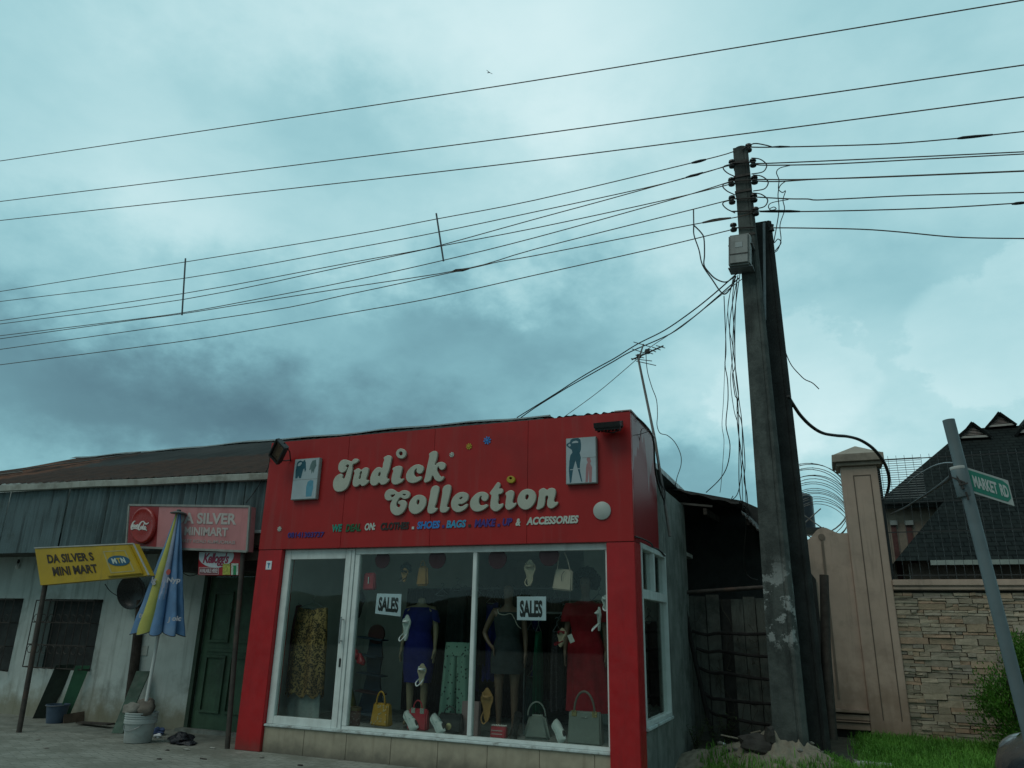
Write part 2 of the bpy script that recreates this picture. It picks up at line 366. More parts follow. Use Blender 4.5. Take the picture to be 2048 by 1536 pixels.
# ------------------------------------------------------------------ the red boutique
SHOP = thing('boutique_shop', 'red single storey boutique with raised cream lettering and glass shop front', 'shop', (-4.45, 0, 0))
XL, XR = -6.99, -1.915
b = MB()
xs = [XL, -5.70, -4.42, -3.16, XR]
for i in range(4):
    b.box((xs[i] + (.0012 if i else 0), -.045, 2.412), (xs[i+1] - (.0012 if i < 3 else 0), .02, 3.87))
b.build('fascia', RED_P, SHOP, bevel=.003)
MB().box((XL + .02, .022, 2.43), (XR - .02, .10, 3.86)).build('fascia_backing', RED_P, SHOP)
b = MB(); b.box((XR - .065, .022, 2.412), (XR, 1.27, 3.87)); b.build('side_fascia', RED_F, SHOP, bevel=.003)
for x0, x1 in ((XL, -6.60), (-2.225, XR + .005)):
    MB().box((x0, -.04, 0 if x0 < -5 else -.16), (x1, .24, 2.408)).build('pillar', RED_W, SHOP, bevel=.006)
# plinth of tiles below the window
b = MB(); x = -6.597
while x < -2.23:
    b.box((x, .0, -.1), (min(x + .6, -2.228) - .004, .2, .285)); x += .6
b.build('plinth', TILE, SHOP, bevel=.003)
b = MB(); b.box((-6.597, -.025, .288), (-2.228, .2, .315)); b.build('window_sill', SILL, SHOP, bevel=.006)
# walls, floor, ceiling and roof
b = MB(); b.box((XL + .005, .25, -.1), (XL + .12, 4.4, 3.6)); b.build('side_wall', RED_W, SHOP)
b = MB(); b.box((XL + .125, .21, .05), (-2.05, 4.3, .29)); b.build('floor', INF, SHOP)
b = MB(); b.prism([(XL + .122, .25, .292), (XL + .14, .25, .292), (XL + .14, 2.45, .292), (-5.0, 2.45, .292), (-5.0, 4.2, .292), (-3.25, 4.2, .292), (-3.25, 2.45, .292), (-2.053, 2.45, .292), (-2.053, 2.55, .292), (-3.15, 2.55, .292), (-3.15, 4.3, .292), (-5.1, 4.3, .292), (-5.1, 2.55, .292), (XL + .122, 2.55, .292)], (0, 0, 2.308)); b.build('inner_wall', INW, SHOP)
b = MB(); b.box((XL + .125, .11, 2.605), (-2.0, 4.3, 2.66)); b.build('ceiling', INW, SHOP)
b = MB(); b.box((XL + .02, .105, 3.55), (XR - .07, 4.4, 3.62)); b.build('flat_roof', GREYM, SHOP)
# rear side wall in rough concrete with a low wall below the side window
b = MB(); b.box((-2.05, .245, -.16), (XR - .01, 1.75, .50)); b.box((-2.05, 1.752, -.16), (XR - .01, 3.3, 3.3)); b.box((-2.05, 1.62, .503), (XR - .01, 1.7515, 3.3)); b.box((-2.05, 1.275, 2.44), (XR - .01, 1.617, 3.3)); b.build('concrete_side_wall', CONC, SHOP, bevel=.008)
b = MB(); b.box((-2.07, .245, .503), (XR + .03, 1.615, .535)); b.build('side_sill', SILL, SHOP, bevel=.005)
# shop window
fr = MB()
fr.box((-5.505, .03, 2.335), (-2.228, .10, 2.408)); fr.box((-5.505, .03, .316), (-2.228, .10, .352))
fr.box((-5.505, .03, .354), (-5.44, .10, 2.333)); fr.box((-3.865, .03, .354), (-3.815, .10, 2.333)); fr.box((-2.258, .03, .354), (-2.228, .10, 2.333))
SW = fr.build('shop_window', ALU, SHOP, bevel=.004)
for x0, x1 in ((-5.438, -3.867), (-3.813, -2.26)):
    MB().box((x0, .062, .355), (x1, .068, 2.332)).build('pane', GLASS, SW)
# door
dr = MB(); X0, X1 = -6.597, -5.51
dr.box((X0, .02, .316), (X0 + .10, .09, 2.405)); dr.box((X1 - .135, .02, .316), (X1, .09, 2.405)); dr.box((X0 + .102, .02, 2.285), (X1 - .137, .09, 2.405)); dr.box((X0 + .102, .02, .316), (X1 - .137, .09, .405))
dr.box((X1 - .052, .012, .33), (X1 - .046, .02, 2.39))
DR = dr.build('shop_door', ALU, SHOP, bevel=.005)
MB().box((X0 + .103, .052, .406), (X1 - .138, .058, 2.284)).build('pane', GLASS, DR)
h = MB(); hx = X1 - .085; h.tube([(hx, -.035, 1.27), (hx, -.035, 1.58)], .012, 10); h.tube([(hx, .02, 1.30), (hx, -.035, 1.30)], .009); h.tube([(hx, .02, 1.55), (hx, -.035, 1.55)], .009)
h.build('handle', mat('brushed_steel', (.5, .5, .5), .3, .05, metal=.9), DR, smooth=40)
MB().box((hx - .014, .012, 1.0), (hx + .014, .022, 1.10)).build('lock', BLACK, DR, bevel=.004)
# side window: two panes above one tall pane
b = MB(); xa, xb = -1.99, XR + .012
b.box((xa, .245, .537), (xb, .29, 2.43)); b.box((xa, 1.56, .537), (xb, 1.613, 2.43)); b.box((xa, .292, 2.37), (xb, 1.558, 2.43)); b.box((xa, .292, 1.83), (xb, 1.558, 1.93)); b.box((xa, .292, .537), (xb, 1.558, .58)); b.box((xa, .86, 1.932), (xb, .93, 2.368))
SWN = b.build('side_window', ALU, SHOP, bevel=.004)
for y0, y1, z0, z1 in ((.292, .858, 1.933, 2.367), (.932, 1.557, 1.933, 2.367), (.292, 1.557, .582, 1.828)):
    MB().box((-1.955, y0, z0), (-1.949, y1, z1)).build('pane', GLASS, SWN)
# raised lettering, outlines read off the photograph (photo px = region origin + value / scale)
def loops(reg, sc, *ls):
    out = []
    for l in ls:
        pts = []
        for x, y in l:
            q = P(reg[0] + x / sc, reg[1] + y / sc, -.08); pts.append((q.x, q.z))
        out.append(pts)
    return out
def ring(cx, cy, rx, ry, n=10): return [(cx + rx * math.cos(a * math.tau / n), cy + ry * math.sin(a * math.tau / n)) for a in range(n)]
Z1, Z2, Z3, Z4, Z5 = ((660, 890), 13.967), ((770, 890), 13.96), ((760, 960), 14.63), ((890, 950), 17.07), ((1000, 940), 15.36)
def letters(mb, specs, depth=.011):
    for (reg, sc), ls in specs:
        vs, fs = outline_mesh(loops(reg, sc, *ls), depth, .006)
        mb.add([(v.x, -.045 - depth - .006 - .003 - v.z, v.y) for v in vs], fs)
    return mb
J = [(230,600),(260,500),(340,420),(430,405),(530,435),(610,450),(650,400),(720,380),(795,420),(760,480),(690,520),(635,545),(620,680),(590,850),(545,1030),(480,1180),(380,1270),(260,1305),(150,1280),(90,1180),(85,1050),(130,920),(210,840),(300,800),(355,850),(340,910),(380,940),(430,860),(460,760),(505,640),(525,555),(450,572),(438,600),(480,630),(455,690),(390,755),(320,772),(250,720)]
U = [(665,740),(720,680),(800,650),(850,690),(880,690),(930,650),(1000,625),(1065,650),(1070,720),(1040,850),(1015,975),(1060,975),(1085,1000),(1040,1070),(960,1130),(890,1145),(835,1100),(770,1150),(700,1168),(640,1130),(630,1040),(655,900),(680,760)]
Uh = [(850,745),(885,735),(865,840),(840,945),(805,950),(825,850)]
D = [(1495,370),(1560,310),(1656,288),(1716,340),(1706,420),(1646,700),(1590,935),(1650,950),(1640,990),(1596,1045),(1510,1100),(1430,1108),(1370,1050),(1300,1110),(1200,1135),(1130,1080),(1120,970),(1150,830),(1220,710),(1310,630),(1390,618),(1450,640),(1480,520),(1510,390)]
Dh = [(1370,770),(1405,760),(1410,810),(1375,870),(1345,870),(1345,820)]
I1 = [(205,680),(260,620),(350,585),(430,585),(475,620),(465,720),(430,860),(420,930),(470,945),(520,940),(490,1010),(400,1070),(280,1105),(200,1070),(175,980),(200,820),(225,700)]
C1 = [(1075,660),(1060,600),(980,550),(880,545),(770,590),(670,680),(600,790),(585,900),(620,1000),(710,1055),(820,1055),(930,1010),(1020,930),(1010,880),(930,885),(870,890),(820,840),(810,760),(840,690),(888,662),(875,720),(915,785),(990,795),(1050,740)]
K = [(1225,260),(1280,205),(1370,165),(1440,185),(1460,260),(1430,430),(1400,560),(1450,510),(1530,475),(1620,480),(1685,540),(1670,630),(1610,690),(1540,680),(1505,630),(1500,600),(1460,640),(1450,680),(1490,790),(1560,880),(1640,880),(1630,940),(1560,1005),(1480,1015),(1390,960),(1320,860),(1300,900),(1270,980),(1200,1025),(1095,1035),(1120,880),(1170,620),(1235,290)]
letters(MB(), [(Z1, [J]), (Z1, [U, Uh]), (Z1, [D, Dh]), (Z2, [I1]), (Z2, [ring(448,238,140,140), ring(440,238,52,58)]), (Z2, [C1]), (Z2, [K])]).build('raised_lettering', LETTER, SHOP, smooth=50)
C2 = [(130,470),(150,370),(230,285),(330,258),(420,290),(500,350),(560,355),(640,310),(730,298),(830,335),(880,410),(855,490),(790,545),(700,555),(620,520),(580,515),(520,600),(490,650),(478,710),(490,770),(540,800),(585,770),(590,722),(540,695),(528,655),(590,600),(680,588),(750,625),(780,700),(760,800),(700,910),(610,1000),(500,1035),(400,1010),(320,920),(295,790),(310,680),(345,580),(300,595),(230,600),(160,560)]
C2h1 = [(320,440),(380,432),(440,425),(410,465),(370,500),(320,490)]; C2h2 = [(660,430),(710,412),(755,430),(710,450)]
O1 = [(840,740),(870,640),(940,530),(1040,455),(1150,432),(1260,460),(1330,530),(1350,640),(1310,780),(1230,890),(1120,970),(1000,995),(900,950),(845,860)]; O1h = [(1070,650),(1095,585),(1140,580),(1155,620),(1140,680),(1110,725),(1080,715)]
L1 = [(1510,230),(1560,180),(1635,158),(1700,185),(1725,230),(1690,450),(1640,680),(1605,815),(1680,825),(1660,880),(1590,945),(1490,985),(1410,960),(1385,890),(1410,720),(1460,450)]
L2 = [(1845,220),(1900,165),(1980,135),(2050,150),(2075,210),(2040,420),(1990,640),(1960,790),(2020,800),(2005,860),(1940,930),(1860,955),(1780,940),(1750,880),(1770,700),(1820,400)]
Ee = [(205,1000),(230,850),(310,720),(430,620),(560,580),(690,595),(780,660),(800,740),(770,850),(690,930),(570,990),(450,1015),(480,1060),(540,1075),(620,1050),(700,1000),(760,985),(775,1040),(720,1130),(600,1220),(450,1270),(330,1240),(240,1150)]; Eh = [(490,825),(560,745),(595,755),(570,805)]
C3 = [(1480,720),(1450,650),(1370,590),(1250,572),(1110,610),(980,710),(880,850),(850,990),(880,1120),(970,1220),(1100,1250),(1250,1215),(1390,1130),(1465,1040),(1420,1000),(1310,1030),(1210,1030),(1160,960),(1155,850),(1190,750),(1248,715),(1235,790),(1280,870),(1370,890),(1450,830)]
T1 = [(1530,640),(1560,560),(1650,440),(1740,310),(1810,245),(1880,300),(1870,400),(1850,455),(1930,460),(1980,520),(1960,600),(1900,645),(1830,665),(1830,800),(1810,960),(1850,1000),(1920,980),(1980,975),(1980,1040),(1920,1130),(1820,1210),(1730,1245),(1620,1200),(1550,1100),(1550,950),(1570,800),(1580,690)]
I2 = [(165,730),(230,660),(330,620),(400,640),(430,700),(410,850),(390,1000),(430,1020),(500,1010),(480,1080),(400,1160),(290,1220),(210,1210),(165,1140),(170,980),(190,790)]
O2 = [(530,930),(560,800),(640,670),(760,595),(880,582),(1000,620),(1085,720),(1105,840),(1070,980),(990,1100),(880,1190),(750,1215),(630,1160),(550,1050)]; O2h = [(775,840),(800,770),(850,755),(880,780),(870,850),(830,910),(790,905)]
N1 = [(1195,640),(1250,585),(1330,555),(1400,580),(1440,610),(1500,570),(1590,550),(1680,580),(1710,660),(1690,800),(1660,960),(1700,985),(1770,980),(1780,1020),(1700,1110),(1590,1180),(1500,1160),(1450,1090),(1450,960),(1470,800),(1430,790),(1395,830),(1380,960),(1340,1120),(1270,1175),(1120,1200),(1140,1100),(1170,900),(1195,740)]
letters(MB(), [(Z3, [C2, C2h1, C2h2]), (Z3, [O1, O1h]), (Z3, [L1]), (Z3, [L2]), (Z4, [Ee, Eh]), (Z4, [C3]), (Z4, [T1]), (Z5, [I2]), (Z5, [O2, O2h]), (Z5, [N1])]).build('raised_lettering', LETTER, SHOP, smooth=50)
YEL = mat('yellow_letter', (.45, .33, .02), .5, .1); BLU = mat('blue_letter', (.03, .20, .55), .5, .1); LBL = mat('light_blue_letter', (.05, .30, .50), .5, .1); PUR = mat('purple_letter', (.05, .025, .20), .5, .1); GRN = mat('green_letter', (.015, .10, .035), .5, .1); TEAL = mat('teal_letter', (.02, .26, .19), .5, .1); CLO = mat('black_letter', (.025, .02, .018), .5, .1); WLT = mat('white_letter', (.5, .56, .5), .5, .08)
MB_ = letters(MB(), [(Z5, [ring(330,290,125,110), ring(325,255,42,38)])]); MB_.build('ring_ornament', YEL, SHOP, smooth=50)
FY = -.045
def word(s, x0, x1, yt, yb, m, sl=-1.5, it=2.5, bold=.045, name='lettering'):
    return textP(MB(), s, x0, x1, yt, yb, FY, sl, it, .003, .006, bold=bold).build(name, m, SHOP)
word('WE', 663, 683, 1049.5, 1064.5, TEAL); word('DEAL', 691.5, 722, 1048.5, 1063.8, GRN); word('ON:', 729, 750, 1046.8, 1061.5, WLT); word('CLOTHES', 760.5, 817, 1045.5, 1060.5, CLO, -2)
word('SHOES', 834, 879, 1043.3, 1058.6, BLU, -2); word('BAGS', 893, 931, 1041, 1056.4, LBL, -1.5); word('MAKE', 949, 990, 1039, 1054.8, PUR, -2); word('UP', 1004.5, 1023.5, 1036.8, 1052, PUR, -1); word('&', 1031, 1041, 1037, 1052, WLT, 0); word('ACCESSORIES', 1053, 1156, 1034.5, 1050.5, WLT, -4)
word('08141303737', 575.5, 648, 1065, 1076, PUR, -1.5, 1.5, .03)
for x, y, m in ((826.5, 1056, WLT), (887, 1053, PUR), (939.5, 1051.5, CLO), (998, 1050.5, PUR)):
    q = P(x, y, FY); MB().box((q.x - .016, FY - .009, q.z - .016), (q.x + .016, FY - .003, q.z + .016)).build('dot', m, SHOP)
def flower(x, y, r, m, n=8):
    q = P(x, y, FY); mb = MB()
    for k in range(n):
        a = k * math.tau / n + .2; d = Vector((math.cos(a), 0, math.sin(a))); s_ = Vector((-d.z, 0, d.x)); c = q + Vector((0, -.003, 0))
        mb.prism([c + d*r*.26 - s_*r*.06, c + d*r*.8 - s_*r*.2, c + d*r - s_*r*.1, c + d*r + s_*r*.1, c + d*r*.8 + s_*r*.2, c + d*r*.26 + s_*r*.06], (0, -.006, 0))
    mb.lathe([(r*.27, 0), (r*.27, .009)], n=12, M=Matrix.Translation(q + Vector((0, -.003, 0))) @ Matrix.Rotation(math.pi/2, 4, 'X'))
    mb.build('flower_ornament', m, SHOP)
flower(904, 909.5, .034, WLT); flower(938.5, 893, .040, YEL); flower(975, 881, .051, BLU); flower(559.5, 1058, .034, WLT)
q = P(1204.5, 1021.5, FY); MB().lathe([(.100, 0), (.100, .014), (.096, .017)], n=40, M=Matrix.Translation(q) @ Matrix.Rotation(math.pi/2, 4, 'X')).build('round_plate', mat('pale_plate', (.40, .44, .41), .5, .05), SHOP, smooth=40)
q = P(538, 1130.5, -.04); MB().box((q.x - .045, -.046, q.z - .055), (q.x + .045, -.0405, q.z + .055)).build('sticker', PAPER, SHOP)
mb = MB(); [mb.bar(q + Vector((dx0, -.009, dz0)), q + Vector((dx1, -.009, dz1)), .012, .003) for dx0, dz0, dx1, dz1 in ((0, -.035, 0, .0), (0, 0, -.018, .028), (0, 0, .018, .028), (-.018, .028, .018, .028))]; mb.build('emblem', LBL, SHOP)
# maroon discs stuck along the top of the panes
DISC = mat('maroon_sticker', (.030, .014, .019), .6, .1)
def disc_at(x, y, r): 
    q = P(x, y, .060); MB().lathe([(r, 0), (r, .0015)], n=32, M=Matrix.Translation(q) @ Matrix.Rotation(math.pi/2, 4, 'X')).build('round_sticker', DISC, SW)
for x, y, r in ((765, 1119.5, .105), (874.5, 1118, .115), (995, 1118, .115), (1098, 1111, .118)): disc_at(x, y, r)
# torn corrugated sheet lying on the parapet
mb = MB(); pts = []
for i in range(61):
    x = -2.98 + i / 60 * 1.08; pts.append((x, 3.885 + .007 * math.sin(i * 1.25) + .022 * noise.noise(Vector((i*.17, 0, 0))) + .010 * noise.noise(Vector((i*.6, 3, 0)))))
vs = [(x, -.02 + .02 * math.sin(i), z) for i, (x, z) in enumerate(pts)] + [(x, .9, z + .02) for x, z in pts]
mb.add(vs, [(i, i + 1, i + 62, i + 61) for i in range(60)]); vs2 = [Vector(v) + Vector((0, 0, .004)) for v in vs]; mb.add(vs2, [(i, i + 1, i + 62, i + 61) for i in range(60)])
ZINC = mat('old_zinc', (.10, .11, .105), .55, .3, 5, dirt=(.05, .035, .025), dirt_amt=.7, metal=.3)
mb.build('loose_sheet', ZINC, SHOP, smooth=60)
mb = MB(); mb.bar((XR - .18, -.047, 3.885), (XR + .004, -.047, 3.885), .012); mb.bar((XR + .003, -.045, 3.882), (XR + .003, 1.27, 3.875), .02); mb.build('edge_trim', mat('pale_trim', (.42, .33, .32), .5, .1), SHOP)

# ---- picture boxes on the fascia
def picture_box(label, TL, BR, fn):
    a = P(*TL, FY); c = P(*BR, FY); o = thing('picture_box', label, 'picture', ((a.x + c.x)/2, FY, c.z), 'fashion picture boxes on the red fascia')
    MB().box((a.x, FY - .06, c.z), (c.x, FY - .003, a.z)).build('box', mat('box_edge', (.3, .34, .32), .5, .1), o, bevel=.004)
    y = FY - .0635
    MB().box((a.x + .008, y, c.z + .008), (c.x - .008, FY - .0602, a.z - .008)).build('panel', PICT, o)
    W_, H_ = c.x - a.x, a.z - c.z
    def poly(name, pts, m, k=1): MB().prism([(a.x + u * W_, y - .0006 * k, c.z + v * H_) for u, v in pts], (0, .0005, 0)).build(name, m, o)
    fn(poly)
PICT = mat('faded_print', (.40, .47, .50), .45, .08, 5, dirt=(.32, .40, .42), dirt_amt=.5); PB = mat('print_blue', (.012, .085, .12), .45, .1); PPK = mat('print_pink', (.36, .17, .18), .45, .12); PLB = mat('print_light_blue', (.08, .25, .34), .45, .2); PLN = mat('print_line', (.16, .11, .10), .5, .1); PGR = mat('print_grey_green', (.10, .17, .17), .45, .2)
def pic1(p):
    p('figure', [(.10,.52),(.08,.70),(.10,.88),(.13,.93),(.22,.96),(.34,.93),(.40,.97),(.46,.90),(.50,.72),(.46,.66),(.42,.76),(.38,.72),(.33,.52),(.25,.52),(.22,.58),(.18,.52)], PB)
    p('collar', [(.13,.85),(.18,.90),(.28,.92),(.30,.88),(.24,.83),(.16,.82)], PICT, 2)
    p('figure', [(.62,.70),(.66,.84),(.72,.93),(.86,.95),(.90,.80),(.84,.72),(.82,.62),(.78,.68),(.74,.60),(.70,.72)], PGR)
    p('figure', [(.60,.06),(.58,.30),(.62,.42),(.72,.46),(.84,.44),(.86,.26),(.82,.06)], PLB)
    p('rule', [(.0,.478),(.0,.484),(1,.484),(1,.478)], PLN, 2)
def pic2(p):
    p('figure', [(.13,.02),(.10,.30),(.12,.50),(.15,.62),(.22,.68),(.20,.74),(.10,.79),(.02,.84),(.03,.88),(.14,.91),(.16,.96),(.24,.99),(.42,.99),(.49,.95),(.51,.84),(.50,.72),(.46,.66),(.50,.56),(.47,.42),(.46,.30),(.54,.03),(.50,.05),(.40,.30),(.32,.50),(.24,.32),(.18,.04)], PB)
    p('collar', [(.19,.885),(.24,.92),(.34,.935),(.42,.91),(.41,.885)], PICT, 2); p('arm_gap', [(.07,.85),(.14,.88),(.17,.84),(.13,.81)], PICT, 2)
    p('boot_top', [(.14,.300),(.14,.315),(.24,.318),(.24,.303)], PICT, 2); p('boot_top', [(.39,.315),(.40,.332),(.48,.325),(.47,.308)], PICT, 2)
    p('figure', [(.64,.02),(.66,.30),(.68,.40),(.72,.44),(.68,.52),(.72,.55),(.80,.54),(.83,.46),(.80,.42),(.86,.33),(.84,.02),(.76,.02),(.755,.30),(.72,.03)], PPK)
    p('rule', [(.54,.548),(.54,.553),(1,.553),(1,.548)], PLN, 2)
picture_box('faded picture box of two small blue figures beside the left floodlight', (596, 920.5), (637, 999), pic1)
picture_box('picture box of a tall dark blue silhouette and small pink figure', (1135, 879.5), (1196.5, 967.5), pic2)
# ---- floodlights
def floodlight(label, x, y, yaw, pitch, roll, base):
    q = P(x, y, -.32 if base else -.2); o = thing('floodlight', label, 'floodlight', q, 'floodlights on the fascia')
    M = Matrix.Translation(q) @ Matrix.Rotation(yaw, 4, 'Z') @ Matrix.Rotation(pitch, 4, 'X') @ Matrix.Rotation(roll, 4, 'Y')
    mb = MB(); w, h = .15, .10
    mb.box((-w, -.03, -h), (w, .03, -h + .022), M); mb.box((-w, -.03, h - .022), (w, .03, h), M); mb.box((-w, -.03, -h + .023), (-w + .022, .03, h - .023), M); mb.box((w - .022, -.03, -h + .023), (w, .03, h - .023), M)
    mb.box((-w + .01, .0305, -h + .01), (w - .01, .06, h - .01), M)
    for k in range(7): mb.box((-w + .03 + k * .04, .0605, -h + .03), (-w + .036 + k * .04, .08, h - .03), M)
    mb.build('housing', BLACK, o, bevel=.003)
    MB().box((-w + .023, -.012, -h + .023), (w - .023, -.008, h - .023), M).build('lens', LENS, o)
    MB().box((-w + .023, .012, -h + .023), (w - .023, .016, h - .023), M).build('reflector', mat('lamp_reflector', (.62, .56, .50), .35, .2, 20, metal=.4), o)
    br = MB(); a = M @ Vector((-w - .012, .03, 0)); c = M @ Vector((w + .012, .03, 0)); m_ = Vector((q.x, FY - .005, q.z - .06))
    br.tube([a, (a + m_) / 2 + Vector((0, .05, 0)), m_], .008, 6); br.tube([c, (c + m_) / 2 + Vector((0, .05, 0)), m_], .008, 6); br.build('bracket', BLACK, o)
LENS = glass('lamp_glass', (.75, .68, .62))
floodlight('black floodlight on the left corner of the fascia showing its glass', 556, 903, math.radians(-12), math.radians(22), math.radians(-42), True)
floodlight('dark floodlight at the right end of the fascia seen edge on', 1217, 849, math.radians(0), math.radians(-74), math.radians(-3), False)
# ------------------------------------------------------------------ the long mini mart building
MM = thing('mini_mart_building', 'long low building with rusty iron roof and blue grey corrugated fascia', 'building', (-11, 1, 0))
WALLM = mat('old_white_wall', (.46, .52, .50), .85, .10, 2, dirt=(.16, .18, .16), dirt_amt=.55, dirt_scale=1.4, streak=(.17, .19, .17), streak_amt=.6, bump=.3, bump_scale=30, zdirt=((.17, .15, .08), .05, .55, .75))
wx0 = -26
wins = [(-14.6, -12.82, .62, 1.80), (-12.28, -10.93, .70, 1.795)]
door = (-8.80, -7.55, .02, 2.16)
mb = MB(); x = wx0
for (a, c, z0, z1) in wins + [door]:
    mb.box((x, 1.0, -.1), (a, 1.18, 2.9)); mb.box((a, 1.0, z1), (c, 1.18, 2.9))
    if z0 > .1: mb.box((a, 1.0, -.1), (c, 1.18, z0))
    x = c
mb.box((x, 1.0, -.1), (-7.0, 1.18, 2.9)); mb.build('wall', WALLM, MM)
RUSTB = mat('dark_iron_bar', (.035, .03, .026), .7, .3, 12)
for i, (a, c, z0, z1) in enumerate(wins):
    o = MB().box((a - .02, 1.19, z0 - .02), (c + .02, 1.21, z1 + .02)).build('window', mat('dark_window_back', (.022, .026, .025), .7, .4, 3), MM)  # flat dark sheet closing the window opening from behind
    mb = MB(); yb = .84
    for k in range(9):
        x = a + (c - a) * k / 8
        mb.tube([(x, .99, z1 - .01), (x, yb, z1 - .03), (x, yb, z0 + .03), (x, .99, z0 + .01)], .009, 5)
    for k in range(4):
        z = z0 + .03 + (z1 - z0 - .06) * k / 3; mb.tube([(a, .99, z), (a, yb, z), (c, yb, z), (c, .99, z)], .009, 5)
    for k in range(8):
        xm = a + (c - a) * (k + .5) / 8
        for zz in (.28, .72):
            mb.torus((0, 0, 0), .06, .006, 10, 4, Matrix.Translation((xm, yb, z0 + (z1 - z0) * zz)) @ Matrix.Rotation(math.pi/2, 4, 'X'))
    mb.build('burglar_bars', RUSTB, o)
# green panelled metal door
DG = mat('faded_green_door', (.050, .105, .062), .6, .2, 4, dirt=(.035, .05, .035), dirt_amt=.6, streak=(.03, .05, .035), streak_amt=.4)
mb = MB(); a, c, z0, z1 = door; mb.box((a + .02, 1.05, z0), (c - .02, 1.09, z1 - .02))
for fx0, fx1 in ((a + .14, a + .52), (a + .60, a + .92)):
    for q0, q1 in ((.24, 1.02), (1.20, 1.92)):
        for lo, hi in (((fx0, q0), (fx1, q0 + .035)), ((fx0, q1 - .035), (fx1, q1)), ((fx0, q0 + .035), (fx0 + .035, q1 - .035)), ((fx1 - .035, q0 + .035), (fx1, q1 - .035))):
            mb.box((lo[0], 1.022, lo[1]), (hi[0], 1.0495, hi[1]))
mb.box((a + .14, 1.03, 1.07), (c - .2, 1.0495, 1.11))
DO = mb.build('door', DG, MM, bevel=.003)
mb = MB(); mb.box((a - .05, .985, z0), (a + .018, 1.05, z1 + .04)); mb.box((a + .02, .985, z1 - .02), (c, 1.049, z1 + .04)); mb.build('door_frame', mat('dark_green_frame', (.03, .055, .035), .7, .2), DO)
MB().box((a - .1, .86, -.05), (c, .998, .03)).build('door_step', CONC, MM, bevel=.01)
# corrugated fascia in overlapping sheets
CORR = mat('blue_grey_zinc', (.125, .175, .185), .5, .16, 1.6, dirt=(.08, .10, .09), dirt_amt=.5, streak=(.035, .045, .045), streak_amt=.75, metal=.15)
def corr(mb, x0, x1, y, zt, zb, pitch=.075, amp=.011):
    n = int((x1 - x0) / pitch * 6); b = len(mb.v)
    for i in range(n + 1):
        x = x0 + (x1 - x0) * i / n; dy = amp * math.cos(i / 6 * math.tau)
        mb.v += [Vector((x, y + dy, zt)), Vector((x, y + dy, zb))]
    mb.f += [(b + 2*i, b + 2*i + 1, b + 2*i + 3, b + 2*i + 2) for i in range(n)]
mb = MB(); x = -25.0; k = 0; rnd = random.Random(3)
while x < -7.02:
    w = rnd.choice((.82, .82, .75, .6)); x1 = min(x + w, -7.0)
    if x > -11.6: w = .45; x1 = min(x + w, -7.0)
    corr(mb, x, x1 + .01, .25 + (.016 if k % 2 else 0), 3.5, 2.47 + rnd.uniform(-.015, .015), .11 if x > -11.6 else .062, .025 if x > -11.6 else .012); x = x1; k += 1
mb.build('corrugated_fascia', CORR, MM, smooth=60)
MB().box((-25, .29, 2.50), (-7.0, 1.0, 2.53)).build('soffit', mat('soffit_board', (.06, .06, .05), .8, .3), MM)
# sagging white gutter board
mb = MB(); gp = []
for i in range(80):
    x = -25 + 18 * i / 79; z = (3.56 + (x + 12.95) * -.018 if x > -12.95 else 3.56) + .015 * noise.noise(Vector((x * .8, 0, 0))); gp.append(Vector((x, .19, z)))
sec = [(-.05, -.05), (-.06, .035), (.0, .06), (.05, .05), (.05, -.05)]
mb.rings([[p + Vector((0, dy, dz)) for dy, dz in sec] for p in gp]); mb.build('gutter_board', mat('off_white_board', (.38, .40, .36), .7, .12, 4, dirt=(.16, .15, .12), dirt_amt=.7, streak=(.18, .17, .13)), MM, smooth=40)
# roof: corrugated sheets from gutter up to ridge, falling away to the left
ROOF = None
def roof_mat():
    m, t, b, pos, o = new_mat('rusty_roof_iron')
    sx = t('SeparateXYZ'); t.link(pos, sx.inputs[0])
    n = t.noise(pos, .55, 6, .62); n2 = t.noise(pos, 6, 6, .7)
    edge = t.math('ADD', sx.outputs[1], t.math('MULTIPLY', t.math('SUBTRACT', n2, .5), .9))
    upper = t.ramp(edge, 1.75, 1.95)                       # sheets above the overlap carry a black coat
    rust = t.mix(t.ramp(n2, .35, .7), (.055, .030, .021), (.030, .021, .017)); tar = t.mix(t.ramp(n, .35, .65), (.022, .024, .023), (.040, .042, .040))
    left = t.ramp(t.math('ADD', sx.outputs[0], t.math('MULTIPLY', t.math('SUBTRACT', n2, .5), 1.5)), -14.2, -13.2, 0, 1)
    c = t.mix(t.math('MULTIPLY', upper, left), rust, tar); c = t.mix(t.math('MULTIPLY', t.ramp(left, 0, 1, 1, 0), t.ramp(n, .5, .6)), c, (.13, .055, .032))
    t.link(c, b.inputs['Base Color']); b.inputs['Roughness'].default_value = .95; b.inputs['Specular IOR Level'].default_value = .12
    bn = t('Bump', i_Strength=.4, i_Distance=.02); t.link(n2, bn.inputs['Height']); t.link(bn.outputs[0], b.inputs['Normal']); return m
RM = roof_mat()
def ez(x): return (3.56 + (x + 12.95) * -.018 if x > -12.95 else 3.56) + .06
mb = MB(); nx = 260; ny = 14; x0, x1 = -24.0, -4.33; base = len(mb.v)
def roof_pt(x, v):
    y = .15 + v * 3.85; zr = 5.09
    if x < -16.3: zr = 5.09 + (x + 16.3) * .20
    z = ez(min(x, -7.2)) * (1 - v) + zr * v + .011 * math.sin(x * math.tau / .18) + .035 * noise.noise(Vector((x * .5, v * 3, 1)))
    if v > .44: z += .012
    return Vector((x, y, z))
for j in range(ny + 1):
    for i in range(nx + 1): mb.v.append(roof_pt(x0 + (x1 - x0) * i / nx, j / ny))
mb.f += [(j*(nx+1)+i, j*(nx+1)+i+1, (j+1)*(nx+1)+i+1, (j+1)*(nx+1)+i) for j in range(ny) for i in range(nx)]
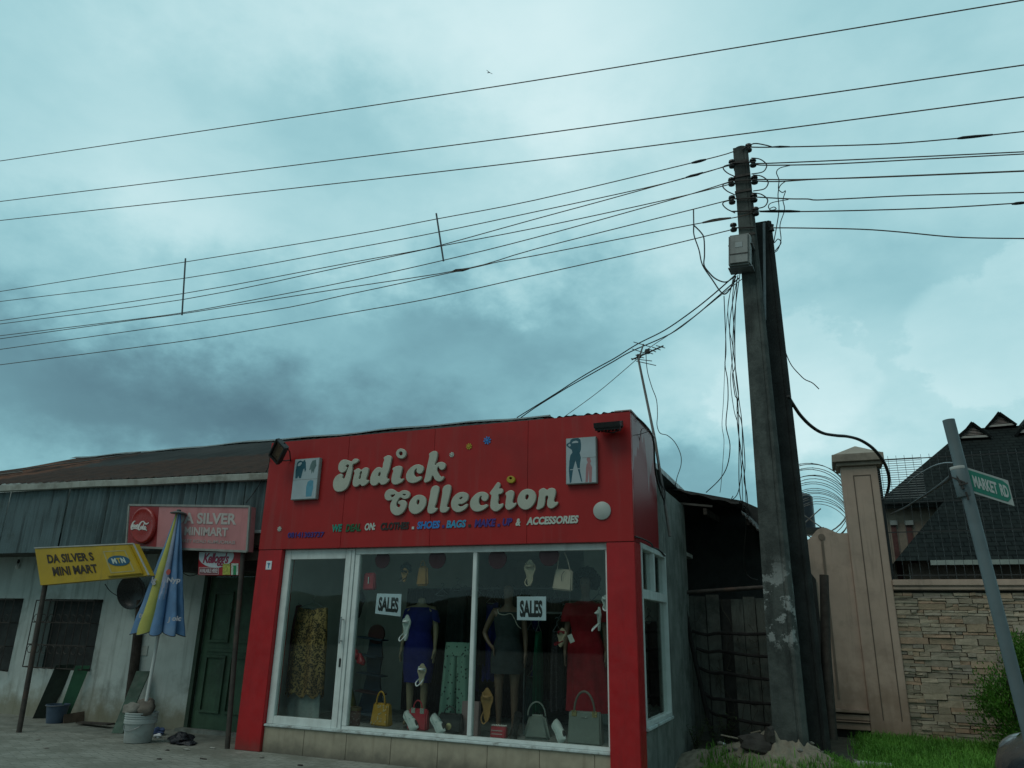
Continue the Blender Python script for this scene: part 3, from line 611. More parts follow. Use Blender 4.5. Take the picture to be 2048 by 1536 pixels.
RF = mb.build('roof', RM, MM, smooth=60)
mb = MB(); rp = [roof_pt(x, 1) + Vector((0, 0, .02)) for x in [-16.3 + i * .4 for i in range(30)] + [-4.33]]
mb.rings([[p + Vector((0, -.16, -.055)), p + Vector((0, 0, .02)), p + Vector((0, .16, -.055)), p + Vector((0, 0, -.02))] for p in rp]); mb.build('ridge_cap', ZINC, RF)
mb = MB(); mb.box((-24, 4.32, 2.7), (-4.35, 4.42, 4.98)); mb.build('rear_wall', WALLM, MM)
mb = MB(); mb.prism([(-4.40, .8, 3.4), (-4.40, 3.95, 4.95), (-4.40, 3.95, 3.4)], (-.05, 0, 0)); mb.build('gable', DARK, MM)
fl = [roof_pt(-15.2 + 1.75 * k / 8, .22 + .62 * k / 8) + Vector((0, -.03, .05)) for k in range(9)]
mb = MB(); [mb.bar(fl[i], fl[i+1], .06, .015) for i in range(8)]; fl2 = [roof_pt(-16.6 + 2.3 * k / 8, .05 + .30 * k / 8) + Vector((0, -.03, .05)) for k in range(9)]; [mb.bar(fl2[i], fl2[i+1], .05, .015) for i in range(8)]
mb.build('flashing', mat('pale_flashing', (.22, .21, .20), .6, .2), RF)
# ledge pieces between the red sign and the shop pillar
mb = MB(); mb.box((-7.62, .12, 2.66), (-7.0, .24, 2.70)); mb.build('ledge', ALU, MM)
mb = MB(); mb.box((-7.60, .16, 2.50), (-7.0, .235, 2.655)); mb.box((-7.60, .18, 2.30), (-7.0, .235, 2.42)); mb.build('ledge_board', mat('brown_board', (.10, .08, .065), .8, .2), MM)
mb = MB(); mb.box((-8.95, .5, 2.18), (-7.0, .98, 2.48)); mb.build('door_canopy', mat('dark_canopy', (.035, .033, .028), .8, .3), MM)
# lamp under the eave
q = P(36, 1127, .96); LMP = thing('bulb_lamp', 'small white bulb in a holder under the eave left of the yellow sign', 'lamp', q)
MB().lathe([(.02, .07), (.022, .02), (.016, .0)], o=q, n=12).build('lamp_holder', BLACKP, LMP, smooth=40); MB().lathe([(.012, .0), (.03, -.035), (.034, -.06), (.022, -.09), (.003, -.1)], o=q, n=14).build('bulb', WHITEP, LMP, smooth=60)
# ------------------------------------------------------------------ things in front of the mini mart
POST = mat('brown_steel_post', (.055, .045, .038), .7, .3, 10, dirt=(.10, .05, .03), dirt_amt=.6)
TIMB = mat('dark_timber', (.045, .035, .028), .85, .35, 6, streak=(.02, .016, .014), bump=.6, bump_scale=30)
mb = MB(); pts = [P(282, 1200, .94), P(272, 1300, .94), P(257, 1428, .94)]; mb.tube([pts[0], pts[1], (pts[2].x, pts[2].y, -.01)], [.065, .07, .075], 9); single(mb, 'timber_post', TIMB, 'rough dark timber post against the wall behind the closed parasol', 'post', smooth=60)
q = P(270, 1183, .9); DI = thing('round_dish', 'black round dish on the wall behind the parasol and yellow sign', 'dish', q)
M = Matrix.Translation(q) @ Matrix.Rotation(math.radians(100), 4, 'X') @ Matrix.Rotation(math.radians(8), 4, 'Y')
MB().lathe([(.0, .0), (.12, .015), (.2, .05), (.25, .09), (.262, .09), (.262, .08), (.21, .035), (.12, .0), (0, -.012)], n=36, M=M).build('reflector', BLACKP, DI, smooth=40)
mb = MB(); mb.bar(M @ Vector((0, 0, -.01)), (q.x, 1.0, q.z - .05), .04); mb.build('bracket', RUSTB, DI)
def wire(name, label, pts, r, m, cat='cable', group=None, n=6, sub=5, cr=True):
    return single(MB().tube(cat_rom(pts, sub) if cr else pts, r, n), name, m, label, cat, group, smooth=80)
CABLE = mat('black_cable', (.022, .021, .02), .6, .2)
wire('cord', 'thin black cord sagging from the yellow sign to the round dish', [P(210, 1168, .7), P(220, 1182, .8), P(236, 1192, .85), P(250, 1194, .88)], .007, CABLE, 'cord')
wire('cord', 'thin cord hanging between the parasol and the small cereal sign', [P(366, 1146, .4), P(380, 1152, .4), P(395, 1148, .35)], .006, CABLE, 'cord')
wire('cord', 'thin black cord running down from the left floodlight over the blue fascia', [P(540, 912, -.2), P(536, 935, .1), P(515, 975, .2), P(492, 1006, .2)], .006, CABLE, 'cord')
# yellow sign on its post
YS = thing('yellow_sign', 'yellow box sign with black lettering and blue oval on a thin brown post', 'sign', G(28, 1465))
a = G(28, 1466); c = P(86, 1165, -.40)
MB().tube([(a.x, -.36, -.02), (c.x, -.36, c.z)], .034, 10).build('post', POST, YS, smooth=60)
yq = [P(69.5, 1096, -.42), P(267, 1087, -.40), P(298, 1150.5, -.40), P(81, 1170.5, -.42)]
f, n = quadmap(*yq)
YB = mat('yellow_sign_face', (.46, .30, .010), .45, .08, 3, dirt=(.28, .19, .02), dirt_amt=.5, streak=(.26, .18, .03), streak_amt=.4)
MB().add([f(u, v, h) for h in (0, -.10) for u, v in ((0, 0), (1, 0), (1, 1), (0, 1))], [(0,1,2,3),(7,6,5,4),(0,4,5,1),(1,5,6,2),(2,6,7,3),(3,7,4,0)]).build('panel', YB, YS)
mb = MB()
for (u0, v0, u1, v1) in ((0, 1, 1, 1), (1, 0, 1, 1)): mb.bar(f(u0, v0, .002), f(u1, v1, .002), .016, .016)
mb.build('sign_frame', mat('pale_angle_iron', (.38, .38, .36), .5, .15), YS)
def rect_on(mb, f, u0, v0, u1, v1, h0, h1): 
    return mb.add([f(u, v, h) for h in (h1, h0) for u, v in ((u0, v0), (u1, v0), (u1, v1), (u0, v1))], [(0,1,2,3),(7,6,5,4),(0,4,5,1),(1,5,6,2),(2,6,7,3),(3,7,4,0)])
def text_uv(mb, s, f, u0, v0, u1, v1, off=.003, depth=.003, **k):
    vs, fs, _ = text_mesh(s, **k); return mb.add([f(u0 + v.x*(u1-u0), v0 + v.y*(v1-v0), off + depth*v.z) for v in vs], fs)
BROWNI = mat('dark_brown_letter', (.035, .022, .012), .6, .2)
mb = MB(); text_uv(mb, "DA SILVER S", f, .115, .56, .575, .80, bold=.03); text_uv(mb, "MINI MART", f, .145, .21, .575, .45, bold=.03); mb.build('lettering', BROWNI, YS)
RB = rect_on(MB(), f, .655, .05, .965, .945, .002, .035).build('raised_panel', YB, YS, bevel=.012)
mb = MB(); u0, v0, u1, v1 = .70, .14, .915, .80
for q in ((u0, v0, u1, v0 + .03), (u0, v1 - .03, u1, v1), (u0, v0 + .03, u0 + .013, v1 - .03), (u1 - .013, v0 + .03, u1, v1 - .03)): rect_on(mb, f, *q, .036, .038)
mb.build('border', mat('pale_gold', (.40, .34, .14), .5, .1), RB)
def oval(mb, f, cu, cv, ru, rv, h0, h1, n=32):
    r0 = [f(cu + ru*math.cos(k*math.tau/n), cv + rv*math.sin(k*math.tau/n), h0) for k in range(n)]; r1 = [f(cu + ru*math.cos(k*math.tau/n), cv + rv*math.sin(k*math.tau/n), h1) for k in range(n)]
    return mb.rings([r0, r1])
oval(MB(), f, .815, .49, .10, .155, .036, .042).build('oval_emblem', mat('emblem_blue', (.012, .085, .16), .5, .1), RB)
mb = MB(); text_uv(mb, 'M', f, .755, .41, .795, .57, .0425, .002, bold=.05); text_uv(mb, 'N', f, .838, .41, .875, .57, .0425, .002, bold=.05); mb.build('lettering', WLT, RB)
mb = MB(); text_uv(mb, 'T', f, .800, .41, .834, .57, .0425, .002, bold=.05); mb.build('lettering', YEL, RB)
# red sign
RS = thing('red_sign', 'faded red and pink shop sign with a round red disc and grey lettering', 'sign', (-7.1, -.05, 0))
rq = [P(258.6, 1010, -.10), P(500, 1013, -.10), P(494, 1103, -.10), P(252.7, 1093.5, -.10)]
f, n = quadmap(*rq); PINK = mat('faded_pink_sign', (.50, .20, .205), .45, .08, 3, dirt=(.38, .12, .13), dirt_amt=.6, streak=(.20, .06, .06), streak_amt=.25)
SRED = mat('sign_red', (.26, .016, .018), .4, .06, 4); DRED = mat('disc_red', (.30, .020, .016), .25, .06, 4)
rect_on(MB(), f, 0, 0, 1, 1, -.12, 0).build('panel', PINK, RS)
rect_on(MB(), f, .012, .02, .262, .98, .001, .004).build('red_field', SRED, RS)
mb = MB(); [mb.bar(f(*p0, -.002), f(*p1, -.002), .028, .028) for p0, p1 in (((0, 1), (1, 1)), ((0, 0), (1, 0)), ((0, 0), (0, 1)), ((1, 0), (1, 1)))]; mb.build('sign_frame', mat('grey_sign_frame', (.25, .26, .24), .5, .15, 8), RS)
mb = MB(); rg = []
for rr, h in ((1, .005), (1.0, .03), (.96, .048), (.88, .055), (.84, .050), (.5, .058), (.02, .060)):
    rg.append([f(.150 + .108*rr*math.cos(k*math.tau/40), .51 + .43*rr*math.sin(k*math.tau/40), h) for k in range(40)])
mb.rings(rg); DC = mb.build('disc', DRED, RS, smooth=50)
# script on the disc: ribbons with swelling strokes, uv of the disc square
def ribbon(mb, f, pts, h, asp=2.6, depth=.003):
    pts = cat_rom([Vector((p[0], p[1], p[2])) for p in pts], 5); L = []; R_ = []
    for i, p in enumerate(pts):
        d = pts[min(i+1, len(pts)-1)] - pts[max(i-1, 0)]; dx, dy = d.x * asp, d.y; l = math.hypot(dx, dy) or 1
        nx, ny = -dy / l / asp, dx / l; L.append((p.x + nx*p.z, p.y + ny*p.z)); R_.append((p.x - nx*p.z, p.y - ny*p.z))
    return mb.rings([[f(*L[i], h), f(*R_[i], h), f(*R_[i], h + depth), f(*L[i], h + depth)] for i in range(len(pts))])
def zz(x, y, w=.013): return (.062 + (x - 175) / 640 * .155, .385 + (940 - y) / 250 * .215, w * .95)
cs = [[zz(315,700,.006), zz(285,690,.012), zz(240,730,.018), zz(205,800,.022), zz(192,870,.022), zz(205,910,.016), zz(270,895,.012), zz(340,885,.014), zz(430,905,.010)],
      [zz(300,790), zz(262,800,.014), zz(250,840,.014), zz(275,860), zz(300,820)], [zz(330,790), zz(318,830,.014), zz(340,860), zz(362,820), zz(345,790)], [zz(430,790), zz(395,790,.014), zz(382,835,.014), zz(405,860), zz(428,815), zz(432,865)],
      [zz(450,770,.010), zz(500,760,.010)], [zz(660,760,.012), zz(640,710,.014), zz(580,690,.012), zz(510,740,.018), zz(460,820,.022), zz(450,890,.022), zz(480,925,.014), zz(540,890,.01)], [zz(650,720,.012), zz(720,760,.018), zz(815,720,.006)],
      [zz(560,820), zz(535,860,.014), zz(560,900), zz(585,860), zz(560,820)], [zz(660,730,.010), zz(615,830,.014), zz(610,900,.014), zz(640,905)], [zz(710,830), zz(670,840,.014), zz(660,900,.014), zz(690,905), zz(715,850), zz(715,910,.012), zz(765,935,.008)]]
mb = MB(); [ribbon(mb, f, c_, .060 + i * .0004, 2.6) for i, c_ in enumerate(cs)]; mb.build('script_lettering', mat('script_white', (.62, .6, .58), .5, .05), DC)
SGREY = mat('sign_grey_letter', (.46, .41, .39), .5, .08)
mb = MB(); text_uv(mb, 'DA SILVER', f, .415, .58, .905, .84, bold=.035); text_uv(mb, 'MINIMART', f, .495, .315, .845, .51, bold=.03); mb.build('lettering', SGREY, RS)
mb = MB(); text_uv(mb, '1A, MARKET ROAD RUMUOMASI', f, .36, .135, .905, .225, bold=.02); mb.build('lettering', mat('sign_dim_letter', (.42, .32, .31), .5, .08), RS)
a = G(452, 1498)
mb = MB(); c = P(489, 1100, -.03); mb.tube([(a.x, -.03, -.1), (c.x - .02, -.03, c.z)], .032, 10); mb.build('post', POST, RS, smooth=60)
c2 = P(262, 1090, .05)
MB().bar((c2.x + .1, .0, c2.z), (c2.x + .1, .24, c2.z + .02), .04).build('bracket', POST, RS); MB().bar((c2.x + 1.6, .0, c2.z + .3), (c2.x + 1.6, .24, c2.z + .32), .04).build('bracket', POST, RS)
# cereal sign under it
KS = thing('small_sign', 'small red and white rectangular sign hanging below the faded red sign', 'sign', P(437, 1151, -.02))
kq = [P(398, 1103.5, -.02), P(481, 1104, -.02), P(480, 1151, -.02), P(396, 1150, -.02)]; f, n = quadmap(*kq)
rect_on(MB(), f, 0, 0, 1, 1, -.012, 0).build('panel', mat('small_sign_red', (.33, .012, .022), .45, .08, 6), KS)
mb = MB(); N = 40; pl = []
for k in range(N):
    a_ = k * math.tau / N; u = .42 + .43 * math.cos(a_); v = .85 + .53 * math.sin(a_); pl.append((max(u, .012), min(v, .985)))
mb.prism([f(u, v, .004) for u, v in pl], n * -.003); mb.build('white_oval', mat('oval_white', (.48, .54, .57), .5, .08), KS)
mb = MB(); text_uv(mb, "Kellogg's", f, .11, .38, .74, .96, .0045, .002, shear=.35, bold=.03, space=.88); mb.build('script_lettering', mat('script_crimson', (.26, .02, .06), .5, .1), KS)
rect_on(MB(), f, .02, .03, .50, .335, .001, .003).build('text_border', mat('pink_white', (.5, .36, .37), .5, .1), KS)
mb = MB(); rect_on(mb, f, .035, .055, .485, .31, .0032, .0042); mb.build('text_field', mat('deep_red', (.15, .01, .015), .5, .1), KS)
mb = MB(); text_uv(mb, 'AVAILABLE HERE!', f, .045, .10, .475, .28, .0044, .002, bold=.03); mb.build('lettering', mat('notice_white', (.55, .5, .52), .5, .05), KS)
rect_on(MB(), f, .60, .02, .775, .49, .0045, .008).build('pictured_box', mat('cereal_yellow', (.34, .36, .06), .5, .35, 30), KS); rect_on(MB(), f, .80, .02, .965, .51, .0045, .008).build('pictured_box', mat('cereal_white', (.45, .5, .45), .5, .3, 30), KS); rect_on(MB(), f, .85, .025, .92, .42, .0085, .0095).build('green_bar', mat('cereal_green', (.01, .20, .07), .5, .2), KS)
mb = MB(); mb.bar(f(.15, 1, -.006), P(404, 1094, -.08), .01); mb.bar(f(.85, 1, -.006), P(468, 1094, -.08), .01); mb.build('hanger', RUSTB, KS)
# closed parasol standing in a bucket of stones
tip = P(357, 1026, -.2); bot = P(317.5, 1264, -.2); foot = P(288, 1424, -.2)
PA = thing('closed_parasol', 'closed blue and yellow parasol standing in a white bucket of stones', 'parasol', (foot.x, -.2, 0))
ax = (bot - tip); LH = ax.length; ax.normalize(); sx_ = Vector((0, -1, 0)).cross(ax).normalized()
if sx_.x < 0: sx_ = -sx_
sy_ = ax.cross(sx_)
FOLD = 9; NS = 108; NV = 22
def para_pt(k, v):
    a_ = k / NS * math.tau; fold = abs(math.sin(a_ * FOLD / 2)) ** .8; a_ += .10
    R = .045 + (.415 - .045) * v ** 1.05; r = R * (.60 + .40 * fold) * (1 + .07 * noise.noise(Vector((math.cos(a_)*2, math.sin(a_)*2, v*3))) + .05 * noise.noise(Vector((math.cos(a_)*5, math.sin(a_)*5, v*9))))
    sag = (.028 * fold - .01) * v ** 4
    return tip + ax * (LH * v * (1 + sag * 1.2) + .01) + sx_ * (r * math.cos(a_)) + sy_ * (r * math.sin(a_) * .62)
PBLU = mat('parasol_blue', (.095, .20, .37), .6, .16, 4, dirt=(.20, .28, .40), dirt_amt=.6); PYEL = mat('parasol_yellow', (.42, .40, .085), .6, .12, 4); PGRY = mat('parasol_lilac', (.23, .26, .36), .6, .15, 5)
ymark = set()
mb = MB(); mby = MB(); mbl = MB()
for k in range(NS):
    fk = int(k * FOLD / NS); ang = (k + .5) / NS * math.tau
    facing = (sx_ * math.cos(ang) + sy_ * math.sin(ang) * .62)
    for j in range(NV):
        q4 = [para_pt(k, j / NV), para_pt(k + 1, j / NV), para_pt(k + 1, (j + 1) / NV), para_pt(k, (j + 1) / NV)]
        tgt = mby if fk == PYK else mb
        if fk in PLK and j < 13 + (k % 4): tgt = mbl
        tgt.quad(*q4)
mb.build('canopy', PBLU, PA, smooth=70, weld=True); mby.build('yellow_panel', PYEL, PA, smooth=70, weld=True)
if mbl.v: mbl.build('lilac_panel', PGRY, PA, smooth=70, weld=True)
mb = MB(); rim = [para_pt(k, 1.0) for k in range(NS + 1)]; mb.tube(rim, .006, 5); mb.build('canopy_hem', mat('parasol_hem', (.03, .035, .04), .7, .2), PA)
Mz = Vector((0, 0, 1)).rotation_difference(-ax).to_matrix().to_4x4()
mb = MB(); mb.lathe([(.105, -.012), (.11, 0), (.06, .018), (.03, .022), (.03, .045), (.012, .05)], n=20, M=Matrix.Translation(tip) @ Mz); mb.build('finial', mat('finial_grey', (.10, .10, .095), .5, .2), PA, smooth=40)
mb = MB(); mb.tube([tip + ax * .1, bot, (foot.x, -.2, .12)], [.017, .021, .023], 12); mb.build('pole', WHITEP, PA, smooth=60)
PTX = mat('parasol_print', (.36, .36, .40), .6, .1)
def para_text(s, px, py, wpx, hpx, m, dep=.0):
    c_ = P(px, py, -.2 - dep); c1 = P(px + wpx, py, -.2 - dep); h_ = (P(px, py - hpx, -.2 - dep) - c_).length; u = (c1 - c_); up = -ax
    vs, fs, _ = text_mesh(s, bold=.03); mb = MB(); mb.add([c_ + u * v.x + up * (h_ * v.y) + Vector((0, -.003 * v.z, 0)) for v in vs], fs); return mb.build('lettering', m, PA)
para_text('Nyp', 333, 1168, 27, 13, PTX, .245); para_text('oic', 344, 1242, 18, 10, PTX, .335); para_text('te', 277, 1236, 11, 10, PTX, .18); para_text('J', 334, 1246, 5, 12, PTX, .31); para_text('lg', 302, 1170, 9, 16, PTX, .17)
mb = MB(); q = P(337, 1144, -.42); mb.lathe([(.038, 0), (.038, .004)], n=16, M=Matrix.Translation(q) @ Matrix.Rotation(math.pi/2, 4, 'X')); mb.build('red_emblem', mat('emblem_red', (.36, .06, .05), .5, .1), PA)
# bucket and stones
BU = thing('white_bucket', 'dirty white plastic bucket with ribbed rim holding the parasol and stones', 'bucket', (foot.x, -.2, 0)); bx = foot.x - .03
BW = mat('bucket_white', (.40, .44, .43), .55, .1, 5, dirt=(.22, .23, .21), dirt_amt=.7, zdirt=((.18, .18, .16), 0, .12, .5)); bc = Vector((bx, -.2, 0))
MB().lathe([(.155, 0), (.165, .01), (.182, .225), (.186, .23)], o=bc, n=36, cap1=False).build('body', BW, BU, smooth=40)
mb = MB(); mb.lathe([(.186, .23), (.198, .232), (.200, .27), (.192, .275), (.192, .29), (.199, .292), (.199, .300), (.192, .302), (.193, .316), (.200, .318), (.200, .327), (.193, .330), (.195, .345), (.203, .348), (.203, .358), (.190, .36), (.185, .34), (.160, .30)], o=bc, n=36, cap0=False); mb.build('ribbed_rim', BW, BU, smooth=35)
mb = MB(); mb.tube(cat_rom([bc + Vector((.19*math.cos(a_), .19*math.sin(a_), .262 - .11 * math.sin((a_ - 3.35) / 2.6 * math.pi))) for a_ in [3.35 + 2.6 * k / 8 for k in range(9)]], 3), .004, 5); mb.build('wire_handle', GREYM, BU)
ROCK = mat('grey_rock', (.20, .19, .165), .9, .25, 7, bump=.6, bump_scale=25, dirt=(.10, .095, .08))
ROCKB = mat('brown_grey_rock', (.135, .115, .095), .9, .25, 7, bump=.6, bump_scale=25)
for lab, dx, dy, dz, r, m, sd_ in (('pale stone on the left of the white bucket', -.09, -.08, .385, (.125, .10, .085), ROCK, 1), ('round brown stone on the right of the white bucket', .115, -.06, .40, (.105, .10, .105), ROCKB, 2), ('brown stone at the back of the white bucket', -.04, .08, .43, (.12, .09, .085), ROCKB, 3)):
    single(MB().ell(bc + Vector((dx, dy, dz)), r, 14, 10, jit=.35, seed=sd_), 'stone', m, lab, 'stone', 'stones in the white bucket', smooth=60)
# boards, bucket, planks and litter on the forecourt
def board(name, label, TL, TR, BR, BL, Yt, Yb, m, th=.02):
    a_, c_, d_ = P(*TL, Yt), G(*BR, -.008), G(*BL, -.008)
    n_ = (c_ - a_).cross(d_ - a_).normalized(); n_ = n_ if n_.y > 0 else -n_; b_ = PN(*TR, a_, n_)
    return single(MB().prism([a_, b_, c_, d_], n_ * th), name, m, label, 'board', 'boards leaning on the mini mart wall')
BDK = mat('black_green_board', (.020, .030, .022), .7, .3, 6); BGR = mat('green_board', (.045, .15, .08), .6, .18, 4, dirt=(.03, .09, .05), dirt_amt=.5); BDG = mat('dark_green_board', (.030, .075, .050), .65, .25, 5)
board('leaning_board', 'nearly black board leaning on the wall below the barred window', (112, 1330), (150, 1329), (98, 1436), (65, 1437), .82, .55, BDK)
board('leaning_board', 'bright green board leaning below the barred window behind the blue bucket', (151.5, 1331.5), (180.5, 1331.5), (135, 1442), (112, 1443), .80, .5, BGR)
board('leaning_board', 'dark green board leaning beside the white bucket', (273, 1342), (300, 1342), (245, 1467), (223, 1466), .86, .3, BDG)
q = G(110, 1444); BB = thing('blue_bucket', 'small blue grey bucket in front of the green board', 'bucket', q); BBM = mat('bucket_blue', (.055, .085, .13), .5, .15, 6)
MB().lathe([(.12, -.01), (.155, .23), (.166, .232), (.166, .25), (.15, .25), (.115, .02)], o=q, n=28).build('body', BBM, BB, smooth=40)
mb = MB(); mb.tube(cat_rom([q + Vector((.168*math.cos(a_), .168*math.sin(a_), .245 - .012 * math.sin((a_ - 3.2) / 2.9 * math.pi))) for a_ in [3.2 + 2.9 * k / 8 for k in range(9)]], 3), .004, 5); mb.build('wire_handle', GREYM, BB)
for lab, A_, B_, w_, z_, m in (('brown plank lying on the forecourt right of the blue bucket', (126, 1445), (195, 1437), .16, .03, mat('brown_plank', (.14, .095, .07), .8, .25, 6)), ('dark plank lying flat at the foot of the dark green board', (160, 1447), (222, 1455), .14, .015, TIMB)):
    a_ = G(*A_); b_ = G(*B_); single(MB().bar(a_ + Vector((0, 0, z_)), b_ + Vector((0, 0, z_ + .03)), .02, w_, up=(0, 1, 0)), 'plank', m, lab, 'plank', 'planks on the forecourt')
def rag(label, x, y, rx, ry, rz, m, sd_, cat='rag', name='rag'):
    q = G(x, y); mb = MB(); mb.ell(q + Vector((0, 0, rz * .6)), (rx, ry, rz), 22, 12, jit=.8, seed=sd_); mb.ell(q + Vector((rx * .8, -.05, rz * .3)), (rx * .8, ry * .7, rz * .45), 18, 8, jit=.7, seed=sd_ + 9); return single(mb, name, m, label, cat, smooth=60)
RAGM = mat('black_plastic_bag', (.012, .014, .020), .35, .3, 12, bump=.8, bump_scale=25)
rag('crumpled black bag on the ground between white bucket and red pillar', 362, 1487, .17, .11, .07, RAGM, 4, 'bag', 'plastic_bag'); rag('scrap of blue cloth on the ground behind the white bucket', 316, 1467, .09, .06, .05, mat('blue_rag', (.04, .07, .16), .8, .2), 11)
q = G(315, 1474); single(MB().ell(q + Vector((0, 0, .02)), (.05, .04, .022), 10, 6, jit=.9, seed=5), 'paper_scrap', PAPER, 'white paper scrap on the ground right of the white bucket', 'litter', smooth=60)
for i, (x, y) in enumerate(((372, 1500), (164, 1482), (425, 1497))):
    q = G(x, y); single(MB().ell(q + Vector((0, 0, .008)), (.05, .025, .008), 8, 5, jit=.6, seed=20 + i), 'paper_scrap', mat('dull_scrap', (.4, .4, .36), .8, .1), ('pale scrap on the paving in front of the black bag', 'pale scrap on the paving right of the yellow sign post', 'pale scrap on the paving near the red pillar')[i], 'litter', smooth=60)
q = P(268, 1303, .995); mb = MB(); mb.box((q.x - .0, .985, q.z - .05), (q.x + .28, .998, q.z + .09)); single(mb, 'wall_notice', mat('wall_paper_notice', (.42, .45, .42), .8, .08), 'pale paper notice on the wall behind the parasol pole', 'notice')
# ------------------------------------------------------------------ poles
def pole_mat(name, c0, c1, bill):
    m, t, b, pos, o = new_mat(name)
    n = t.noise(pos, 4, 7, .65); st = t.noise(pos, 8, 5, .6, (1, 1, .12)); sx = t('SeparateXYZ'); t.link(pos, sx.inputs[0])
    c = t.mix(t.ramp(n, .35, .65), c0, c1); c = t.mix(t.math('MULTIPLY', t.ramp(st, .5, .66), .6), c, tuple(x * .45 for x in c0))
    if bill:   # scraps of old white bills pasted at head height
        zb = t.math('MULTIPLY', t.ramp(sx.outputs[2], 1.25, 1.45), t.ramp(sx.outputs[2], 2.5, 2.0)); c = t.mix(t.math('MULTIPLY', t.ramp(t.noise(pos, 5.5, 6, .72), .50, .54), t.math('MULTIPLY', zb, .8)), c, (.36, .39, .38))
    t.link(c, b.inputs['Base Color']); b.inputs['Roughness'].default_value = .9
    bn = t('Bump', i_Strength=.5, i_Distance=.02); t.link(t.noise(pos, 28, 6, .7), bn.inputs['Height']); t.link(bn.outputs[0], b.inputs['Normal']); return m
POLE1 = pole_mat('grey_concrete_pole', (.048, .058, .054), (.100, .115, .106), True); POLE2 = pole_mat('dark_concrete_pole', (.016, .018, .017), (.032, .036, .034), False)
def pole(name, label, x0, y0, wb, wt, h, m, lean=0):
    o = thing(name, label, 'utility pole', (x0, y0, 0))
    mb = MB(); N = 14; rg = []
    for i in range(N + 1):
        z = -.1 + (h + .1) * i / N; w = wb + (wt - wb) * i / N; d = w * .80; x = x0 + lean * i / N
        # rectangular section with a chamfered right edge and a shallow groove
        sec = [(-.5, -.5), (.20, -.5), (.215, -.46), (.24, -.46), (.26, -.5), (.36, -.49), (.5, -.30), (.5, .5), (-.5, .5)]
        rg.append([Vector((x + sx_ * w, y0 + sy_ * d, z)) for sx_, sy_ in sec])
    mb.rings(rg); mb.build('shaft', m, o); return o
P1 = pole('utility_pole', 'tall grey concrete utility pole carrying all the cables and a meter box', -.605, 2.0, .385, .205, 8.40, POLE1, .01)
P2 = pole('utility_pole', 'shorter dark concrete pole standing close behind the grey pole', -.36, 2.42, .345, .235, 7.32, POLE2, -.03)
# cap and insulators
mb = MB(); mb.ell((-.595, 2.0, 8.40), (.10, .085, .05), 14, 6); mb.build('cap', POLE1, P1, smooth=60)
INSU = mat('dark_insulator', (.03, .028, .026), .35, .3, 20)
def insulator(x, y, Y=1.93):
    q = P(x, y, Y); MB().lathe([(.012, -.06), (.045, -.055), (.05, -.03), (.028, -.015), (.028, .015), (.05, .03), (.045, .055), (.012, .06)], o=q, n=14).build('insulator', INSU, P1, smooth=40)
for x, y in ((1464, 328), (1463, 364), (1464, 400), (1467, 455), (1506, 326), (1509, 360), (1508, 396), (1511, 423)): insulator(x, y)
insulator(1497, 296, 1.98)
mb = MB()
for y in (326, 362, 398, 423, 456): a_ = P(1464, y, 1.88); b_ = P(1511, y - 2, 1.88); mb.tube([a_, b_], .012, 6)
mb.build('crossbolt', RUSTB, P1)
mb = MB()
for z in (8.12, 7.88, 7.62, 6.9): mb.box((-.605 - .115, 2 - .1, z), (-.605 + .115, 2 + .1, z + .035))
mb.build('strap', RUSTB, P1)
insulator2 = P(1543, 456, 2.3); MB().lathe([(.012, -.05), (.04, -.045), (.025, 0), (.04, .045), (.012, .05)], o=insulator2, n=12).build('insulator', INSU, P2, smooth=40)
mb = MB(); mb.tube([P(1528, 446, 2.25), P(1530, 640, 2.22)], .02, 6); mb.build('conduit', GREYM, P2)
# meter box
c = P(1480, 503, 1.72); MBX = thing('meter_box', 'grey plastic meter box strapped to the upper part of the grey pole', 'meter box', c)
M = Matrix.Translation(c) @ Matrix.Rotation(math.radians(-4), 4, 'Z') @ Matrix.Rotation(math.radians(4), 4, 'Y')
BXM = mat('meter_box_grey', (.27, .29, .28), .5, .1, 8, dirt=(.16, .17, .165), dirt_amt=.6, streak=(.14, .15, .145), streak_amt=.5)
MB().box((-.145, -.08, -.235), (.145, .09, .235), M).build('case', BXM, MBX, bevel=.018, smooth=35)
MB().box((-.125, -.095, -.215), (.125, -.081, .215), M).build('cover', BXM, MBX, bevel=.012, smooth=35)
MB().box((-.125, -.1, -.085), (.125, -.0955, -.07), M).build('slot', BLACK, MBX)
MB().box((-.05, -.099, .02), (.05, -.0955, .10), M).build('window', mat('meter_window', (.38, .41, .41), .25, .1), MBX, bevel=.006)
mb = MB(); mb.box((-.16, -.02, -.25), (.17, .2, -.237), M); mb.box((-.16, -.02, .1), (.17, .2, .11), M); mb.build('bracket', GREYM, MBX)
